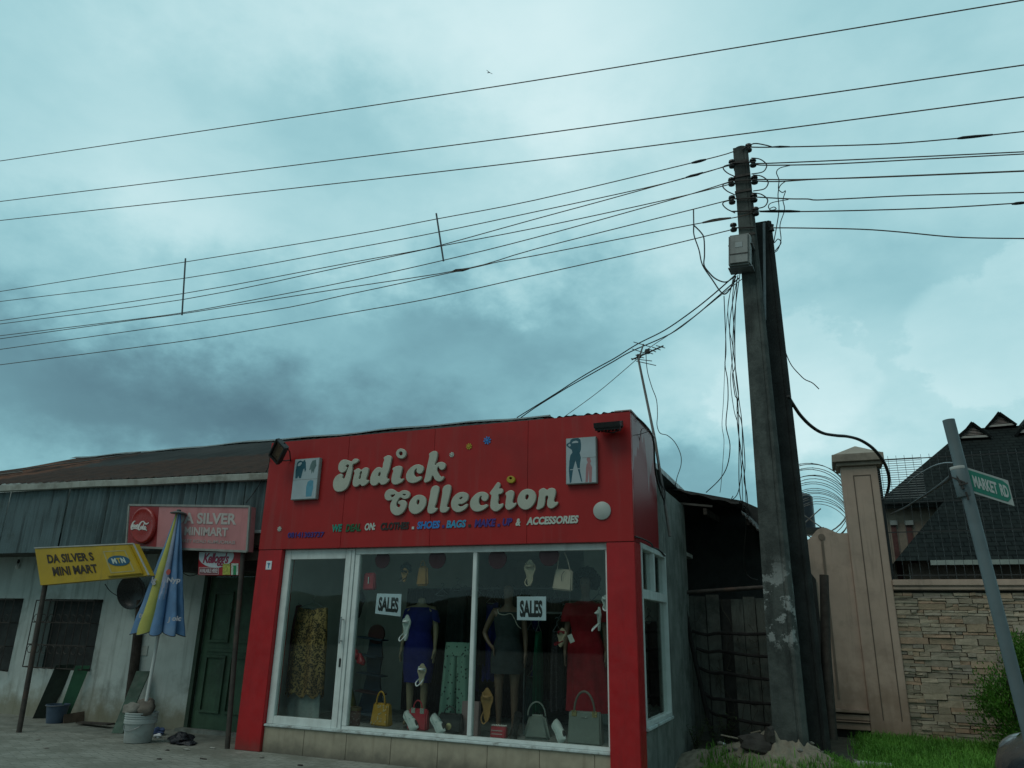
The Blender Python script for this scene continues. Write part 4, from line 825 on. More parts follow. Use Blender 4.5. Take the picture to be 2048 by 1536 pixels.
# ------------------------------------------------------------------ overhead cables
WIRE = mat('weathered_cable', (.13, .088, .066), .6, .25, 15)
ORD = ['topmost', 'second', 'third', 'fourth', 'fifth', 'sixth', 'seventh', 'lowest']
def ext(pts, k=0.35):   # carry the line on beyond the frame at both ends it leaves by
    a_, b_ = Vector(pts[0]), Vector(pts[1]); return [tuple(a_ + (a_ - b_) * k)] + pts
lefts = [[(0,583),(370,524),(700,470.5),(873,438),(1071,400),(1395,323),(1468,303)],
 [(0,603),(369,556.5),(700,497.6),(878,464),(1071,423.5),(1290,376),(1400,348),(1464,328)],
 [(0,641.4),(367,587),(700,525.4),(830,502),(885,489.5),(1071,438),(1215,399),(1390,350),(1462,330)],
 [(0,648),(366,599),(700,530.6),(830,503),(885,491.5),(1071,456),(1331,400),(1462,368)],
 [(0,671.5),(240,642),(365,625.5),(500,601),(700,562),(885,521),(1071,475),(1345,399),(1461,363)],
 [(0,677.6),(240,644),(365,627.5),(500,606),(700,574.4),(930,538),(1071,498),(1386.5,418.5),(1462,399)],
 [(0,698.8),(500,627.6),(700,588),(930,539),(1000,523),(1071,511),(1386,449),(1470,435),(1511,424)],
 [(0,729.6),(342,685.6),(500,661),(700,625.6),(860,597),(1071,550),(1300,499),(1465,459)]]
LW = []
for i, pl in enumerate(lefts):
    pts = [P(x, y, 1.93 + (.02 if i % 2 else -.02)) for x, y in pl]; pts = [pts[0] + (pts[0] - pts[1]) * .4] + pts
    LW.append(wire('power_cable', 'overhead cable reaching the pole from the left, %s of eight' % ORD[i], pts, .0085, WIRE, 'power cable', 'overhead cables left of the pole', sub=4))
def splice(parent, pts, r, Y=None, fn=None):
    pts = [(fn or (lambda x, y: P(x, y, Y)))(x, y) for x, y in pts]; n_ = len(pts)
    MB().tube(pts, [r * (.6 if i in (0, n_ - 1) else 1) for i in range(n_)], 8).build('splice', mat('tape_splice', (.022, .021, .02), .7, .3), parent, smooth=80)
splice(LW[0], [(1383,326),(1392,324),(1402,321.5),(1412,319)], .022, 1.91); splice(LW[2], [(1372,355),(1382,352),(1395,349),(1406,345)], .02, 1.91); splice(LW[6], [(904,544),(912,541),(925,540),(938,537)], .026, 1.93); splice(LW[6], [(1405,445.5),(1425,441),(1440,438.5),(1462,436)], .022, 1.93)
RAr = Vector((math.cos(math.radians(17)), math.sin(math.radians(17)), 0)); RN = Vector((-RAr.y, RAr.x, 0)); R0 = Vector((-.5, 1.93, 0))
def PR(x, y): return PN(x, y, R0, RN)
rights = [[(1497,294),(1533.6,294.5),(1651,292),(1790,287),(1927.6,275.5),(2048,263)], [(1509,325),(1533.6,326.7),(1789,315.7),(2048,303.6)], [(1509,328),(1533.6,330.5),(1660,328),(1872,317),(2048,308)],
 [(1511,359),(1533,359),(1600,359),(1755,353.7),(2048,341.6)], [(1511,362),(1560,363),(1640,358),(1755,354.5),(2048,342.5)], [(1510,394),(1577,397.6),(1615,398),(1634,400),(1700,397),(1824,391),(2048,384.8)], [(1512,422),(1616.5,423),(1858.5,416.6),(2048,405.5)], [(1544,455.7),(1600,456),(1720,458.4),(1800,464),(1893,473),(1960,476),(2048,477)]]
RWS = []
for i, pl in enumerate(rights):
    pts = [PR(x, y) for x, y in pl]; pts.append(pts[-1] + (pts[-1] - pts[-2]) * 1.0)
    RWS.append(wire('power_cable', 'overhead cable leaving the pole to the right, %s of eight' % ORD[i], pts, .0100, WIRE, 'power cable', 'overhead cables right of the pole', sub=4))
splice(RWS[0], [(1915,277),(1925,275.5),(1950,273),(1985,269.5)], .022, fn=PR); splice(RWS[6], [(2024,408),(2032,407),(2042,406),(2056,405)], .022, fn=PR); splice(RWS[6], [(1520,423),(1545,422.5),(1580,422.5),(1600,423)], .02, fn=PR); splice(RWS[0], [(1545,294),(1560,293.5),(1580,293.5)], .017, fn=PR)
for i, (y0, y1, y2) in enumerate(((322, 168, 0), (403, 275, 130), (441, 326.5, 194))):
    Yl = -1.2; pts = [P(0, y0, Yl), P(512, (y0 + y1) / 2 + (y0 - 2*y1 + y2) * -.06, Yl), P(1024, y1, Yl), P(1536, (y2 + y1) / 2 + (y0 - 2*y1 + y2) * -.06, Yl), P(2048, y2, Yl)]
    pts = [pts[0] + (pts[0] - pts[1])] + pts + [pts[-1] + (pts[-1] - pts[-2])]
    wire('power_line', 'long bare line crossing the whole sky, %s of three' % ('topmost', 'middle', 'lowest')[i], pts, .0068, WIRE, 'power line', 'long lines across the sky', sub=6)
ROD = mat('blue_grey_rod', (.06, .075, .085), .5, .15)
for lab, a_, b_ in (('thin spacer rod across the cables at the left of the sky', (371, 517), (364, 630)), ('thin spacer rod across the cables above the shop centre', (872.5, 427), (887, 522))):
    single(MB().tube([P(*a_, 1.9), P(*b_, 1.9)], .016, 8), 'spacer_rod', ROD, lab, 'spacer rod', 'spacer rods on the cables')
def cable(label, pl, Y0, Y1, r, m=CABLE, group=None, cat='cable', name='cable'):
    n_ = len(pl); return wire(name, label, [P(x, y, Y0 + (Y1 - Y0) * i / (n_ - 1)) for i, (x, y) in enumerate(pl)], r, m, cat, group)
cable('upper of two twisted service cables from the pole down to the long roof', [(1475,546),(1430,586),(1385,622),(1330,660),(1275,688),(1230,716),(1190,738),(1150,762),(1110,788),(1034,835)], 1.85, 3.9, .010)
cable('lower of two twisted service cables from the pole down to the long roof', [(1478,556),(1430,598),(1390,632),(1340,668),(1262,703),(1225,724),(1186,746),(1140,772),(1125,781),(1072,814),(1042,835)], 1.88, 3.8, .010)
cable('thin grey service cable passing behind the aerial to the boutique roof', [(1484,558),(1440,592),(1400,624),(1340,668),(1300,695),(1258,732),(1195,785),(1125,836)], 1.88, 3.0, .006, GREYM)
cable('looping black jumper cable hanging left of the meter box', [(1387,419),(1387.5,448),(1388,470),(1398,500),(1405,530),(1425,560),(1440,582),(1450,588),(1462,575),(1472,552)], 1.92, 1.80, .010)
cable('second black jumper cable curling down beside the meter box', [(1386,449),(1402,465),(1408,478),(1409,510),(1408,530),(1418,545),(1432,558),(1452,564),(1470,552)], 1.92, 1.80, .010)
for k_, (lab, pl, r) in enumerate((
 ('loose cable below the meter box drooping left to the shack roof', [(1448,592),(1450,640),(1452,700),(1450,730),(1455,760),(1456,800),(1452,850),(1460,890),(1455,930),(1440,958),(1412,985)], .007),
 ('thin pale wire hanging farthest left below the meter box', [(1466,556),(1458,600),(1452,660),(1450,720),(1447,800),(1444,850),(1448,880),(1446,920),(1442,970),(1440,985)], .004),
 ('dark dangling wire in the bundle ending at the shack roof edge', [(1476,550),(1460,640),(1462,700),(1468,760),(1476,810),(1478,880),(1478,960),(1482,1000),(1496,1030)], .0065),
 ('dangling wire twisted through the bundle left of the pole', [(1470,552),(1465,600),(1468,660),(1470,730),(1465,750),(1470,790),(1474,800),(1475,850),(1482,900),(1490,960),(1492,1000),(1494,1034)], .0065),
 ('dangling wire nearest the pole shaft in the bundle', [(1480,548),(1470,620),(1466,690),(1474,760),(1477,790),(1474,820),(1482,840),(1487,880),(1490,930),(1488,960),(1494,990),(1497,1036)], .0065),
 ('short dark wire hanging below the bundle across the shack gable', [(1490,1030),(1492,1060),(1488,1100),(1490,1140),(1500,1155),(1515,1160)], .006))):
    cable(lab, pl, 1.82, 2.4 if k_ != 5 else 3.0, r, CABLE if k_ != 1 else GREYM, 'wires dangling left of the pole')
cable('thin wire strand curling through the middle of the hanging bundle', [(1468,554),(1456,610),(1459,660),(1466,700),(1461,760),(1468,820),(1476,850),(1480,905),(1484,960),(1486,1020)], 1.8, 2.35, .005, CABLE, 'wires dangling left of the pole')
cable('loose wire arching from the bundle onto the shack roof edge', [(1474,560),(1470,650),(1471,740),(1478,800),(1484,850),(1484,930),(1476,985),(1462,1000),(1466,992)], 1.84, 2.6, .006, CABLE, 'wires dangling left of the pole')
cable('tangled wire hanging right of the pole top beside the dark pole', [(1580,331),(1560,336),(1553,345),(1558,360),(1557,378),(1565,385),(1571,382),(1566,400),(1569,420),(1560,450),(1562,480),(1555,500),(1546,506)], 1.9, 2.3, .007)
cable('second tangled wire looping beside the dark pole', [(1572,362),(1560,372),(1556,390),(1558,420),(1552,460),(1548,485),(1556,478),(1562,486),(1550,502)], 1.9, 2.3, .007)
cable('small wire curl between the pole and its right insulators', [(1577,399),(1545,405),(1537,412),(1541,420),(1552,418),(1548,414),(1540,417)], 1.9, 1.9, .007)
for i, (x, y) in enumerate(((1465, 328), (1464, 364), (1464, 400))):
    cable('black jumper loop under the %s left insulator of the pole' % ('upper', 'middle', 'lower')[i], [(x, y), (x - 16, y + 4), (x - 18, y + 10), (x - 10, y + 18), (x + 2, y + 24), (x + 6, y + 26)], 1.86, 1.86, .009)
for i, (x, y) in enumerate(((1507, 326), (1510, 360), (1509, 396))):
    cable('black jumper loop at the %s right insulator of the pole' % ('upper', 'middle', 'lower')[i], [(x - 4, y - 10), (x + 12, y - 8), (x + 24, y), (x + 26, y + 8), (x + 18, y + 18), (x - 4, y + 22)], 1.86, 1.86, .009)
cable('black jumper loop over the top of the grey pole', [(1484, 300), (1496, 292), (1510, 287), (1530, 290), (1545, 294)], 1.9, 1.92, .010)
cable('thick black cable from the dark pole looping over the tan pillar', [(1576,792),(1588,812),(1602,832),(1622,852),(1645,866),(1672,871),(1695,873),(1720,880),(1745,896),(1765,920),(1776,945),(1778,970),(1772,993)], 2.3, 4.9, .024)
cable('loose wire end sticking out from the right side of the dark pole', [(1567,690),(1574,712),(1584,732),(1600,750),(1610,759),(1625,766),(1638,778)], 2.4, 2.4, .007)
# ------------------------------------------------------------------ aerial
at = P(1277, 720, 1.6); ab = P(1340, 1073, 1.45); AE = thing('tv_aerial', 'television aerial on a thin leaning pole beside the boutique', 'aerial', ab)
AEM = mat('aerial_metal', (.085, .075, .068), .5, .3, 20, metal=.4); MAST = mat('mast_galvanised', (.20, .19, .18), .55, .2, 6, dirt=(.10, .07, .05), dirt_amt=.6)
MB().tube([P(1287, 688, 1.6), at, P(1310, 880, 1.55), ab], [.010, .016, .019, .02], 8).build('mast', MAST, AE, smooth=60)
mb = MB(); bp = [P(1264, 719, 1.75), P(1283, 711, 1.6), P(1326, 692, 1.2)]; mb.tube(bp, .012, 6); mb.build('boom', AEM, AE)
mb = MB()
for (x0, y0), (x1, y1), Y in (((1267,684),(1302,694),1.5),((1264,698),(1290,706),1.7),((1262,717),(1304,722),1.7),((1272,722),(1312,731),1.75),((1312,691),(1330,696),1.2),((1304,694),(1321,700),1.3),((1296,697),(1312,704),1.35),((1289,702),(1306,708),1.45),((1271,710),(1288,716),1.6)): mb.tube([P(x0, y0, Y), P(x1, y1, Y)], .006, 5)
mb.build('elements', AEM, AE)
mb = MB(); q = P(1295, 703, 1.45); mb.box((q.x - .03, q.y - .03, q.z - .03), (q.x + .03, q.y + .03, q.z + .03)); q = P(1278, 713, 1.62); mb.box((q.x - .03, q.y - .03, q.z - .02), (q.x + .03, q.y + .03, q.z + .03)); mb.build('clamp', BLACK, AE, bevel=.006)
cable('thin aerial lead swinging right of the aerial pole to the shack roof', [(1292,708),(1293,728),(1296,748),(1304,775),(1313,800),(1315,830),(1314,850),(1320,866),(1335,871),(1350,885),(1361,908),(1362,930),(1354,955),(1351,972)], 1.5, 3.0, .006, GREYM)
cable('black cable sagging along the top of the red side fascia', [(1259,825),(1275,836),(1290,850),(1303,868),(1308,890),(1309,920),(1312,950),(1320,980),(1328,1000)], .1, 1.4, .012)
cable('thin black wire drooping on the red side fascia', [(1262,871),(1282,868),(1300,860),(1284,858),(1278,890),(1276,920),(1281,948)], .05, .6, .004)
cable('thin dark wire curling around the aerial pole foot', [(1312,905),(1318,940),(1322,965),(1330,985),(1328,1010)], 1.4, 1.45, .008)
cable('cable drooping over the top of the side window', [(1270,1073),(1290,1080),(1303,1088),(1306,1095),(1318,1100),(1330,1112)], -.02, 1.5, .010)
# ------------------------------------------------------------------ bird
q = P(978, 145, 22); BIM = mat('bird_dark', (.02, .02, .022), .8, .2)
def bird(q, s):
    mb = MB(); R_ = Matrix.Translation(q) @ Matrix.Rotation(math.radians(-52), 4, Vector((0, 1, 0))) if False else Matrix.Translation(q)
    d1 = Vector((-.55, 0, .72)).normalized(); d2 = Vector((.72, 0, -.58)).normalized(); bd = Vector((.38, .6, .5)).normalized()
    mb.ell((0, 0, 0), (.07*s, .07*s, .24*s), 10, 8, M=Matrix.Translation(q) @ Vector((0, 0, 1)).rotation_difference(bd).to_matrix().to_4x4())
    for d in (d1, d2):
        w = bd; c0 = q; pts = []
        for i in range(7):
            u = i / 6; ch = (.17 if u < .2 else .19 - .12 * (u - .2)) * s; p_ = c0 + d * (.72 * s * u) + w * (.06*s*math.sin(u*3)); pts.append([p_ + w*ch*.5, p_ + Vector((0, -.012*s, .012*s)), p_ - w*ch*.5, p_ - Vector((0, -.004, .004))])
        mb.rings(pts)
    for k in (-1, 0, 1): mb.add([q - bd*.2*s, q - bd*.42*s + d1.lerp(d2, .5 + .35*k)*.1*s, q - bd*.42*s + d1.lerp(d2, .5 + .35*k + .2)*.1*s + Vector((0, .02, 0)), q - bd*.2*s + Vector((0, .02, 0))], [(0,1,2,3)])
    return mb
single(bird(q, .36), 'bird', BIM, 'small dark bird with spread wings gliding in the upper sky', 'bird', smooth=60)
# ------------------------------------------------------------------ dark shack behind the poles
SH = thing('shack', 'dark low shack with a sagging zinc roof between boutique and utility poles', 'shack', (-1.4, 4.5, 0))
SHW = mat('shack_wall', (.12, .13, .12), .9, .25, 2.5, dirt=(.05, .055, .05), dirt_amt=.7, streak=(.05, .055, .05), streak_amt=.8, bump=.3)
SHD = mat('shed_shade_wall', (.035, .038, .036), .9, .35, 2.5, dirt=(.018, .018, .017), dirt_amt=.7)  # darkness inside the open shed put into the wall colour
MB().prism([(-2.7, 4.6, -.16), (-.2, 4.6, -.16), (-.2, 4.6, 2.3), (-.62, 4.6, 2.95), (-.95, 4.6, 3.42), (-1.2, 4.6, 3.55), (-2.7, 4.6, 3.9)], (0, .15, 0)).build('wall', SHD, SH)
rp = [P(1300, 963, 3.1), P(1340, 974, 3.1), P(1478, 1005, 3.1)]; rp2 = [P(1482, 1022, 3.0), P(1505, 1045, 3.0), P(1530, 1075, 3.0)]
def roofslab(pts, name, m, back=3.4, rise=.25, th=.03):
    mb = MB(); A_ = cat_rom(pts, 12); n_ = len(A_); b0 = len(mb.v)
    for dz in (0, -th):
        for i, p in enumerate(A_): w_ = .014 * math.sin(i * 1.9); mb.v += [p + Vector((0, 0, dz + w_)), p + Vector((0, back, rise + dz + w_))]
    for L_ in (0, 1):
        o_ = b0 + L_ * 2 * n_; mb.f += [(o_ + 2*i, o_ + 2*i + 1, o_ + 2*i + 3, o_ + 2*i + 2) for i in range(n_ - 1)]
    mb.f += [(b0 + 2*i, b0 + 2*i + 2, b0 + 2*n_ + 2*i + 2, b0 + 2*n_ + 2*i) for i in range(n_ - 1)]
    return mb.build(name, m, SH)
DZ = mat('dark_zinc_roof', (.035, .038, .038), .65, .3, 4, dirt=(.05, .03, .02), dirt_amt=.6)
roofslab(rp, 'roof', DZ); roofslab(rp2, 'lower_roof', DZ)
mb = MB(); a_ = P(1322, 975, 3.11); b_ = P(1424, 1004, 3.12); 
mb.prism([rp[0] + Vector((0, .02, -.03)), rp[-1] + Vector((0, .02, -.03)), P(1482, 1185, 3.12), P(1300, 1185, 3.12)], (0, .02, 0)) if False else None
mb = MB(); mb.bar(P(1350, 1006, 3.2), P(1425, 1013, 3.2), .05, .03); mb.build('rafter_end', mat('old_wood', (.10, .095, .085), .85, .25), SH)
mb = MB()
for x in (-2.2, -1.6, -1.0, -.5): mb.bar((x, 3.15, 3.35 - (x + 2.2) * .28), (x, 4.62, 3.42 - (x + 2.2) * .28), .05, .09)
mb.build('rafter', TIMB, SH)
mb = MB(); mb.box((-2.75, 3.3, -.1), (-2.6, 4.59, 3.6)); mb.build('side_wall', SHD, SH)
# plank and bamboo fence
FE = thing('plank_fence', 'old grey plank fence with dark rails behind the sand heap and pole', 'fence', (-1.4, 3.3, 0))
FPL = mat('grey_plank', (.105, .115, .10), .9, .28, 3, dirt=(.04, .045, .04), dirt_amt=.8, streak=(.045, .05, .045), streak_amt=.85, bump=.4)
RAILM = mat('black_brown_rail', (.013, .011, .010), .9, .3)
mb = MB(); x = -2.02; rnd = random.Random(8); i = 0
while x < -.5:
    w = rnd.uniform(.13, .24); 
    if i not in (3, 7): mb.box((x, 3.32 + rnd.uniform(-.01, .02), -.1), (x + w, 3.345 + rnd.uniform(0, .02), 1.98 + rnd.uniform(-.08, .05)))
    x += w + rnd.uniform(.004, .03); i += 1
mb.build('planks', FPL, FE)
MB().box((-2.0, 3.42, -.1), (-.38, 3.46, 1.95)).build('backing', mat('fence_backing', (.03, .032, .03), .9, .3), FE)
a_ = P(1358, 1186, 3.2); b_ = P(1535, 1174, 3.2); MB().tube([a_, b_], .03, 7).build('top_rail', POST, FE, smooth=60)
a_ = P(1363, 1184, 3.14); b_ = P(1424, 1470, 3.05); MB().tube([a_, (a_ + b_) / 2 + Vector((-.01, 0, 0)), b_], .032, 7).build('slanting_post', RAILM, FE, smooth=60)
for (x0, y0), (xm, ym), (x1, y1) in (((1384,1262),(1440,1266),(1545,1267)),((1392,1296),(1440,1302),(1548,1314)),((1398,1335),(1450,1346),(1552,1360)),((1408,1385),(1440,1398),(1556,1408)),((1412,1415),(1450,1433),(1540,1450))):
    MB().tube(cat_rom([P(x0, y0, 3.16), P((x0+xm)/2, (y0+ym)/2 + 5, 3.17), P(xm, ym, 3.18), P((x1+xm)/2, (ym+y1)/2 + 2, 3.2), P(x1, y1, 3.2)], 4), .021, 6).build('rail', RAILM, FE, smooth=60)
VINE = mat('dry_vine', (.06, .055, .04), .9, .3)
mb = MB(); rnd = random.Random(12)
for k in range(26):
    p = Vector((rnd.uniform(-1.95, -.9), 3.24, rnd.uniform(.3, 2.0))); pts = [p]
    for s_ in range(6): p = p + Vector((rnd.uniform(-.09, .09), rnd.uniform(-.01, .01), rnd.uniform(-.16, .05))); pts.append(p)
    mb.tube(cat_rom(pts, 2), .004, 4)
single(mb, 'dry_vines', VINE, 'thin dry vine stems tangled over the plank fence', 'vine')
mb = MB(); mb.tube([P(1648, 1150, 2.6), P(1652, 1300, 2.55), P(1662, 1478, 2.5)], [.055, .06, .075], 8); single(mb, 'timber_post', TIMB, 'rough dark timber post just right of the dark pole', 'post', smooth=60)
# ------------------------------------------------------------------ tan gate pillar and walls
TAN = mat('tan_render', (.52, .385, .305), .8, .06, 4, dirt=(.40, .30, .235), dirt_amt=.7, streak=(.28, .21, .165), streak_amt=.6, bump=.12, bump_scale=60, zdirt=((.24, .15, .10), .1, 1.4, .6))
PI = thing('gate_pillar', 'tall tan rendered pillar with a pyramid cap and grooved panels', 'pillar', (.59, 4.85, 0))
MB().box((.33, 4.6, -.16), (.85, 5.12, 4.02)).build('shaft', TAN, PI, bevel=.01)
mb = MB(); gx = .33 + .52 * .32, .33 + .52 * .78
for x in gx: mb.box((x, 4.594, .35), (x + .014, 4.5985, 3.86))
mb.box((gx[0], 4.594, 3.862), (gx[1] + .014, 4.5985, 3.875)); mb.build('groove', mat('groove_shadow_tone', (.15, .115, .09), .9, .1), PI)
mb = MB(); mb.box((.27, 4.54, 4.022), (.91, 5.18, 4.08)); mb.box((.22, 4.49, 4.082), (.96, 5.23, 4.20)); mb.add([(.24, 4.51, 4.203), (.94, 4.51, 4.203), (.94, 5.21, 4.203), (.24, 5.21, 4.203), (.59, 4.86, 4.40)], [(0,1,4),(1,2,4),(2,3,4),(3,0,4),(3,2,1,0)]); mb.build('cap', mat('cap_tan', (.36, .30, .24), .8, .08, 4, dirt=(.17, .145, .115), dirt_amt=.6), PI, bevel=.006)
# lower wing wall with a curved top and a vertical groove
WW = thing('wing_wall', 'lower tan wing wall with a curved top left of the tall pillar', 'wall', (.05, 4.75, 0))
prof = cat_rom([P(1614, 1082, 4.64), P(1622, 1074, 4.64), P(1634, 1060, 4.64), P(1648, 1055, 4.64), P(1662, 1060, 4.64), P(1676, 1066, 4.64), P(1692, 1066, 4.64)], 4)
bl = P(1660, 1440, 4.64); pl = [Vector((min(p.x, .327), 4.64, p.z)) for p in prof]; xl = prof[0].x
poly = [Vector((xl, 4.64, .42))] + pl + [Vector((.327, 4.64, pl[-1].z)), Vector((.327, 4.64, .42))]
MB().prism(poly, (0, .2, 0)).build('panel', TAN, WW)
mb = MB(); x0 = xl + .20; mb.box((x0, 4.63, .6), (x0 + .035, 4.6385, 2.93)); mb.lathe([(.05, 0), (.05, .012)], n=16, M=Matrix.Translation((x0 + .017, 4.6385, 2.94)) @ Matrix.Rotation(math.pi/2, 4, 'X')); mb.build('groove', mat('groove_tone', (.20, .155, .12), .9, .1), WW)
mb = MB(); mb.box((xl + .02, 4.56, .43), (.327, 4.638, .475)); mb.box((xl + .02, 4.60, .33), (.327, 4.72, .405)); mb.box((xl + .02, 4.58, .30), (.327, 4.72, .322)); mb.box((xl + .02, 4.61, .20), (.327, 4.72, .29)); mb.build('moulding', TAN, WW, bevel=.008)
MB().box((xl - .1, 4.70, -.16), (.327, 4.84, .42)).build('dark_gap_fill', mat('gap_shade', (.03, .028, .024), .9, .3), WW)  # dark box put in for the shaded void below the moulding
# stone clad wall
SWL = thing('stone_wall', 'boundary wall clad in cut ledge stone with a tan coping', 'wall', (4, 4.8, 0))
STN = bpy.data.materials.new('ledge_stone'); STN.use_nodes = True; STN.node_tree.nodes.clear(); t = NT(STN.node_tree); o_ = t('OutputMaterial'); b_ = t('BsdfPrincipled'); t.link(b_.outputs[0], o_.inputs[0]); g_ = t('NewGeometry'); at_ = t('Attribute'); at_.attribute_name = 'tone'
c_ = t.mix(t.math('MULTIPLY', t.ramp(t.noise(g_.outputs['Position'], 9, 6, .65), .3, .7), .5), at_.outputs['Color'], (.22, .19, .13)); t.link(c_, b_.inputs['Base Color']); b_.inputs['Roughness'].default_value = .9
bn_ = t('Bump', i_Strength=.6, i_Distance=.02); t.link(t.noise(g_.outputs['Position'], 30, 6, .7), bn_.inputs['Height']); t.link(bn_.outputs[0], b_.inputs['Normal'])
mb = MB(); mb.c = []; rnd = random.Random(21); z = .02
tones = [(.355, .29, .215), (.32, .265, .20), (.385, .315, .235), (.30, .255, .20), (.35, .255, .175), (.27, .235, .195), (.37, .245, .17), (.335, .29, .225)]
def stone(x0, x1, z0, z1):
    d = rnd.uniform(0, .028); c = Vector(rnd.choice(tones)) * rnd.uniform(1.1, 1.65); y = 4.665 - d
    j = lambda: rnd.uniform(-.006, .006)
    vs = [(x0 + j(), y + j(), z0 + j()), (x1 + j(), y + j(), z0 + j()), (x1 + j(), y + j(), z1 + j()), (x0 + j(), y + j(), z1 + j()), (x0, 4.72, z0), (x1, 4.72, z0), (x1, 4.72, z1), (x0, 4.72, z1)]
    mb.add(vs, [(0,1,2,3),(4,5,1,0),(1,5,6,2),(3,2,6,7),(0,3,7,4)]); mb.c += [(*c, 1)] * 5
while z < 2.10:
    hgt = rnd.choice((.075, .09, .10, .11)); x = .85
    while x < 9:
        w = rnd.uniform(.14, .38)
        if rnd.random() < .62:
            k = rnd.uniform(.38, .62); stone(x + .004, x + w - .004, z + .003, z + hgt * k - .002); w2 = w * rnd.uniform(.4, .6); stone(x + .004, x + w2 - .003, z + hgt * k + .002, z + hgt - .003); stone(x + w2 + .003, x + w - .004, z + hgt * k + .002, z + hgt - .003)
        else: stone(x + .004, x + w - .004, z + .003, z + hgt - .003)
        x += w
    z += hgt
mb.build('stone_cladding', STN, SWL)
MB().box((.853, 4.70, -.16), (9.2, 4.95, 2.14)).build('core', mat('mortar_dark', (.07, .065, .055), .95, .2), SWL)
mb = MB(); mb.box((.853, 4.60, 2.142), (9.2, 5.0, 2.20)); mb.box((.853, 4.57, 2.202), (9.2, 5.02, 2.29)); mb.build('coping', TAN, SWL, bevel=.01)
# welded mesh security fence on the wall
MF = thing('mesh_fence', 'dark welded mesh security fence standing on top of the stone wall', 'fence', (4, 4.8, 2.3))
MSH = mat('mesh_wire', (.27, .27, .27), .5, .2, metal=.4)
mb = MB(); zt = P(1775, 918, 4.82).z; z = P(1775, 998, 4.82).z
while z < zt: mb.box((.856, 4.815, z), (P(1846, 950, 4.82).x, 4.818, z + .009)); z += .0365
mb.build('mesh', MSH, MF)
mb = MB(); x = .92
while x < 7.2: mb.box((x, 4.806, 2.292), (x + .005, 4.814, zt + .045)); x += .115
mb.build('upright_bar', mat('mesh_dark', (.03, .03, .03), .5, .2), MF)
mb = MB()
for zz_ in (2.36, 3.0, 3.45, zt - .02): mb.box((.90, 4.819, zz_), (7.2, 4.83, zz_ + .014))
mb.build('rail', mat('mesh_dark', (.03, .03, .03), .5, .2), MF)
for x in (.856, 3.2, 5.4): MB().box((x, 4.84, 2.292), (x + .05, 4.89, zt + .02)).build('post', BLACK, MF)
# razor wire coil on the wing wall running back along the boundary
RZ = mat('razor_wire', (.17, .155, .14), .6, .3, 20)
def coil(label, c0, c1, R, turns, group):
    c0, c1 = Vector(c0), Vector(c1); ax_ = (c1 - c0).normalized(); u = Vector((0, 0, 1)); s_ = ax_.cross(u).normalized(); n_ = turns * 40; rnd = random.Random(5); pts = []
    for i in range(n_ + 1):
        a = i / 40 * math.tau; rr = R * (1 + .10 * noise.noise(Vector((i * .06, 0, 7)))); pts.append(c0 + (c1 - c0) * ((i + 14 * noise.noise(Vector((i * .035, 4, 7)))) / n_) + Vector((0, 0, .06 * noise.noise(Vector((i * .02, 9, 3))))) + s_ * rr * math.cos(a) + u * rr * math.sin(a))
    mb = MB(); mb.tube(pts, .0065, 5, False)
    for i in range(1, n_, 2):
        t_ = (pts[i+1] - pts[i-1]).normalized(); w_ = ax_ * .028; mb.add([pts[i] - t_*.03, pts[i] + w_, pts[i] + t_*.03, pts[i] - w_], [(0, 1, 2, 3)])
    return single(mb, 'razor_wire_coil', RZ, label, 'razor wire', group)
coil('coil of razor wire rising behind the wing wall beside the tall pillar', P(1618, 992, 5.1), P(1640, 1072, 8.0), .60, 17, None)
LT = MB()
for k in range(5): z = 1.9 + k * .3; LT.tube([(-.40, 4.9, z), (-.02, 4.9, z + .32)], .010, 5); LT.tube([(-.40, 4.9, z + .32), (-.02, 4.9, z)], .010, 5)
single(LT, 'wire_lattice', RZ, 'crossed wire lattice filling the gap between dark pole and wing wall', 'lattice')
q = P(1604, 1022, 26); TK = thing('water_tank', 'dark water tank on a stand far behind the razor wire', 'water tank', (q.x, 26, 0))
w = (P(1628, 1022, 26) - P(1580, 1022, 26)).x; zt_ = P(1604, 990, 26).z; zb_ = P(1604, 1060, 26).z
MB().lathe([(w/2, zb_), (w/2, zt_ - .1), (w/2 - .1, zt_), (.1, zt_ + .1)], o=(q.x, 26, 0), n=24).build('tank', mat('tank_blue_black', (.015, .024, .034), .5, .1), TK, smooth=40)
mb = MB(); [mb.bar((q.x + a_, 26 + b_, -.16), (q.x + a_*.9, 26 + b_*.9, zb_), .1) for a_ in (-.6, .6) for b_ in (-.6, .6)]; mb.box((q.x - .8, 25.2, zb_ - .12), (q.x + .8, 26.8, zb_ - .002)); mb.build('stand', BLACK, TK)
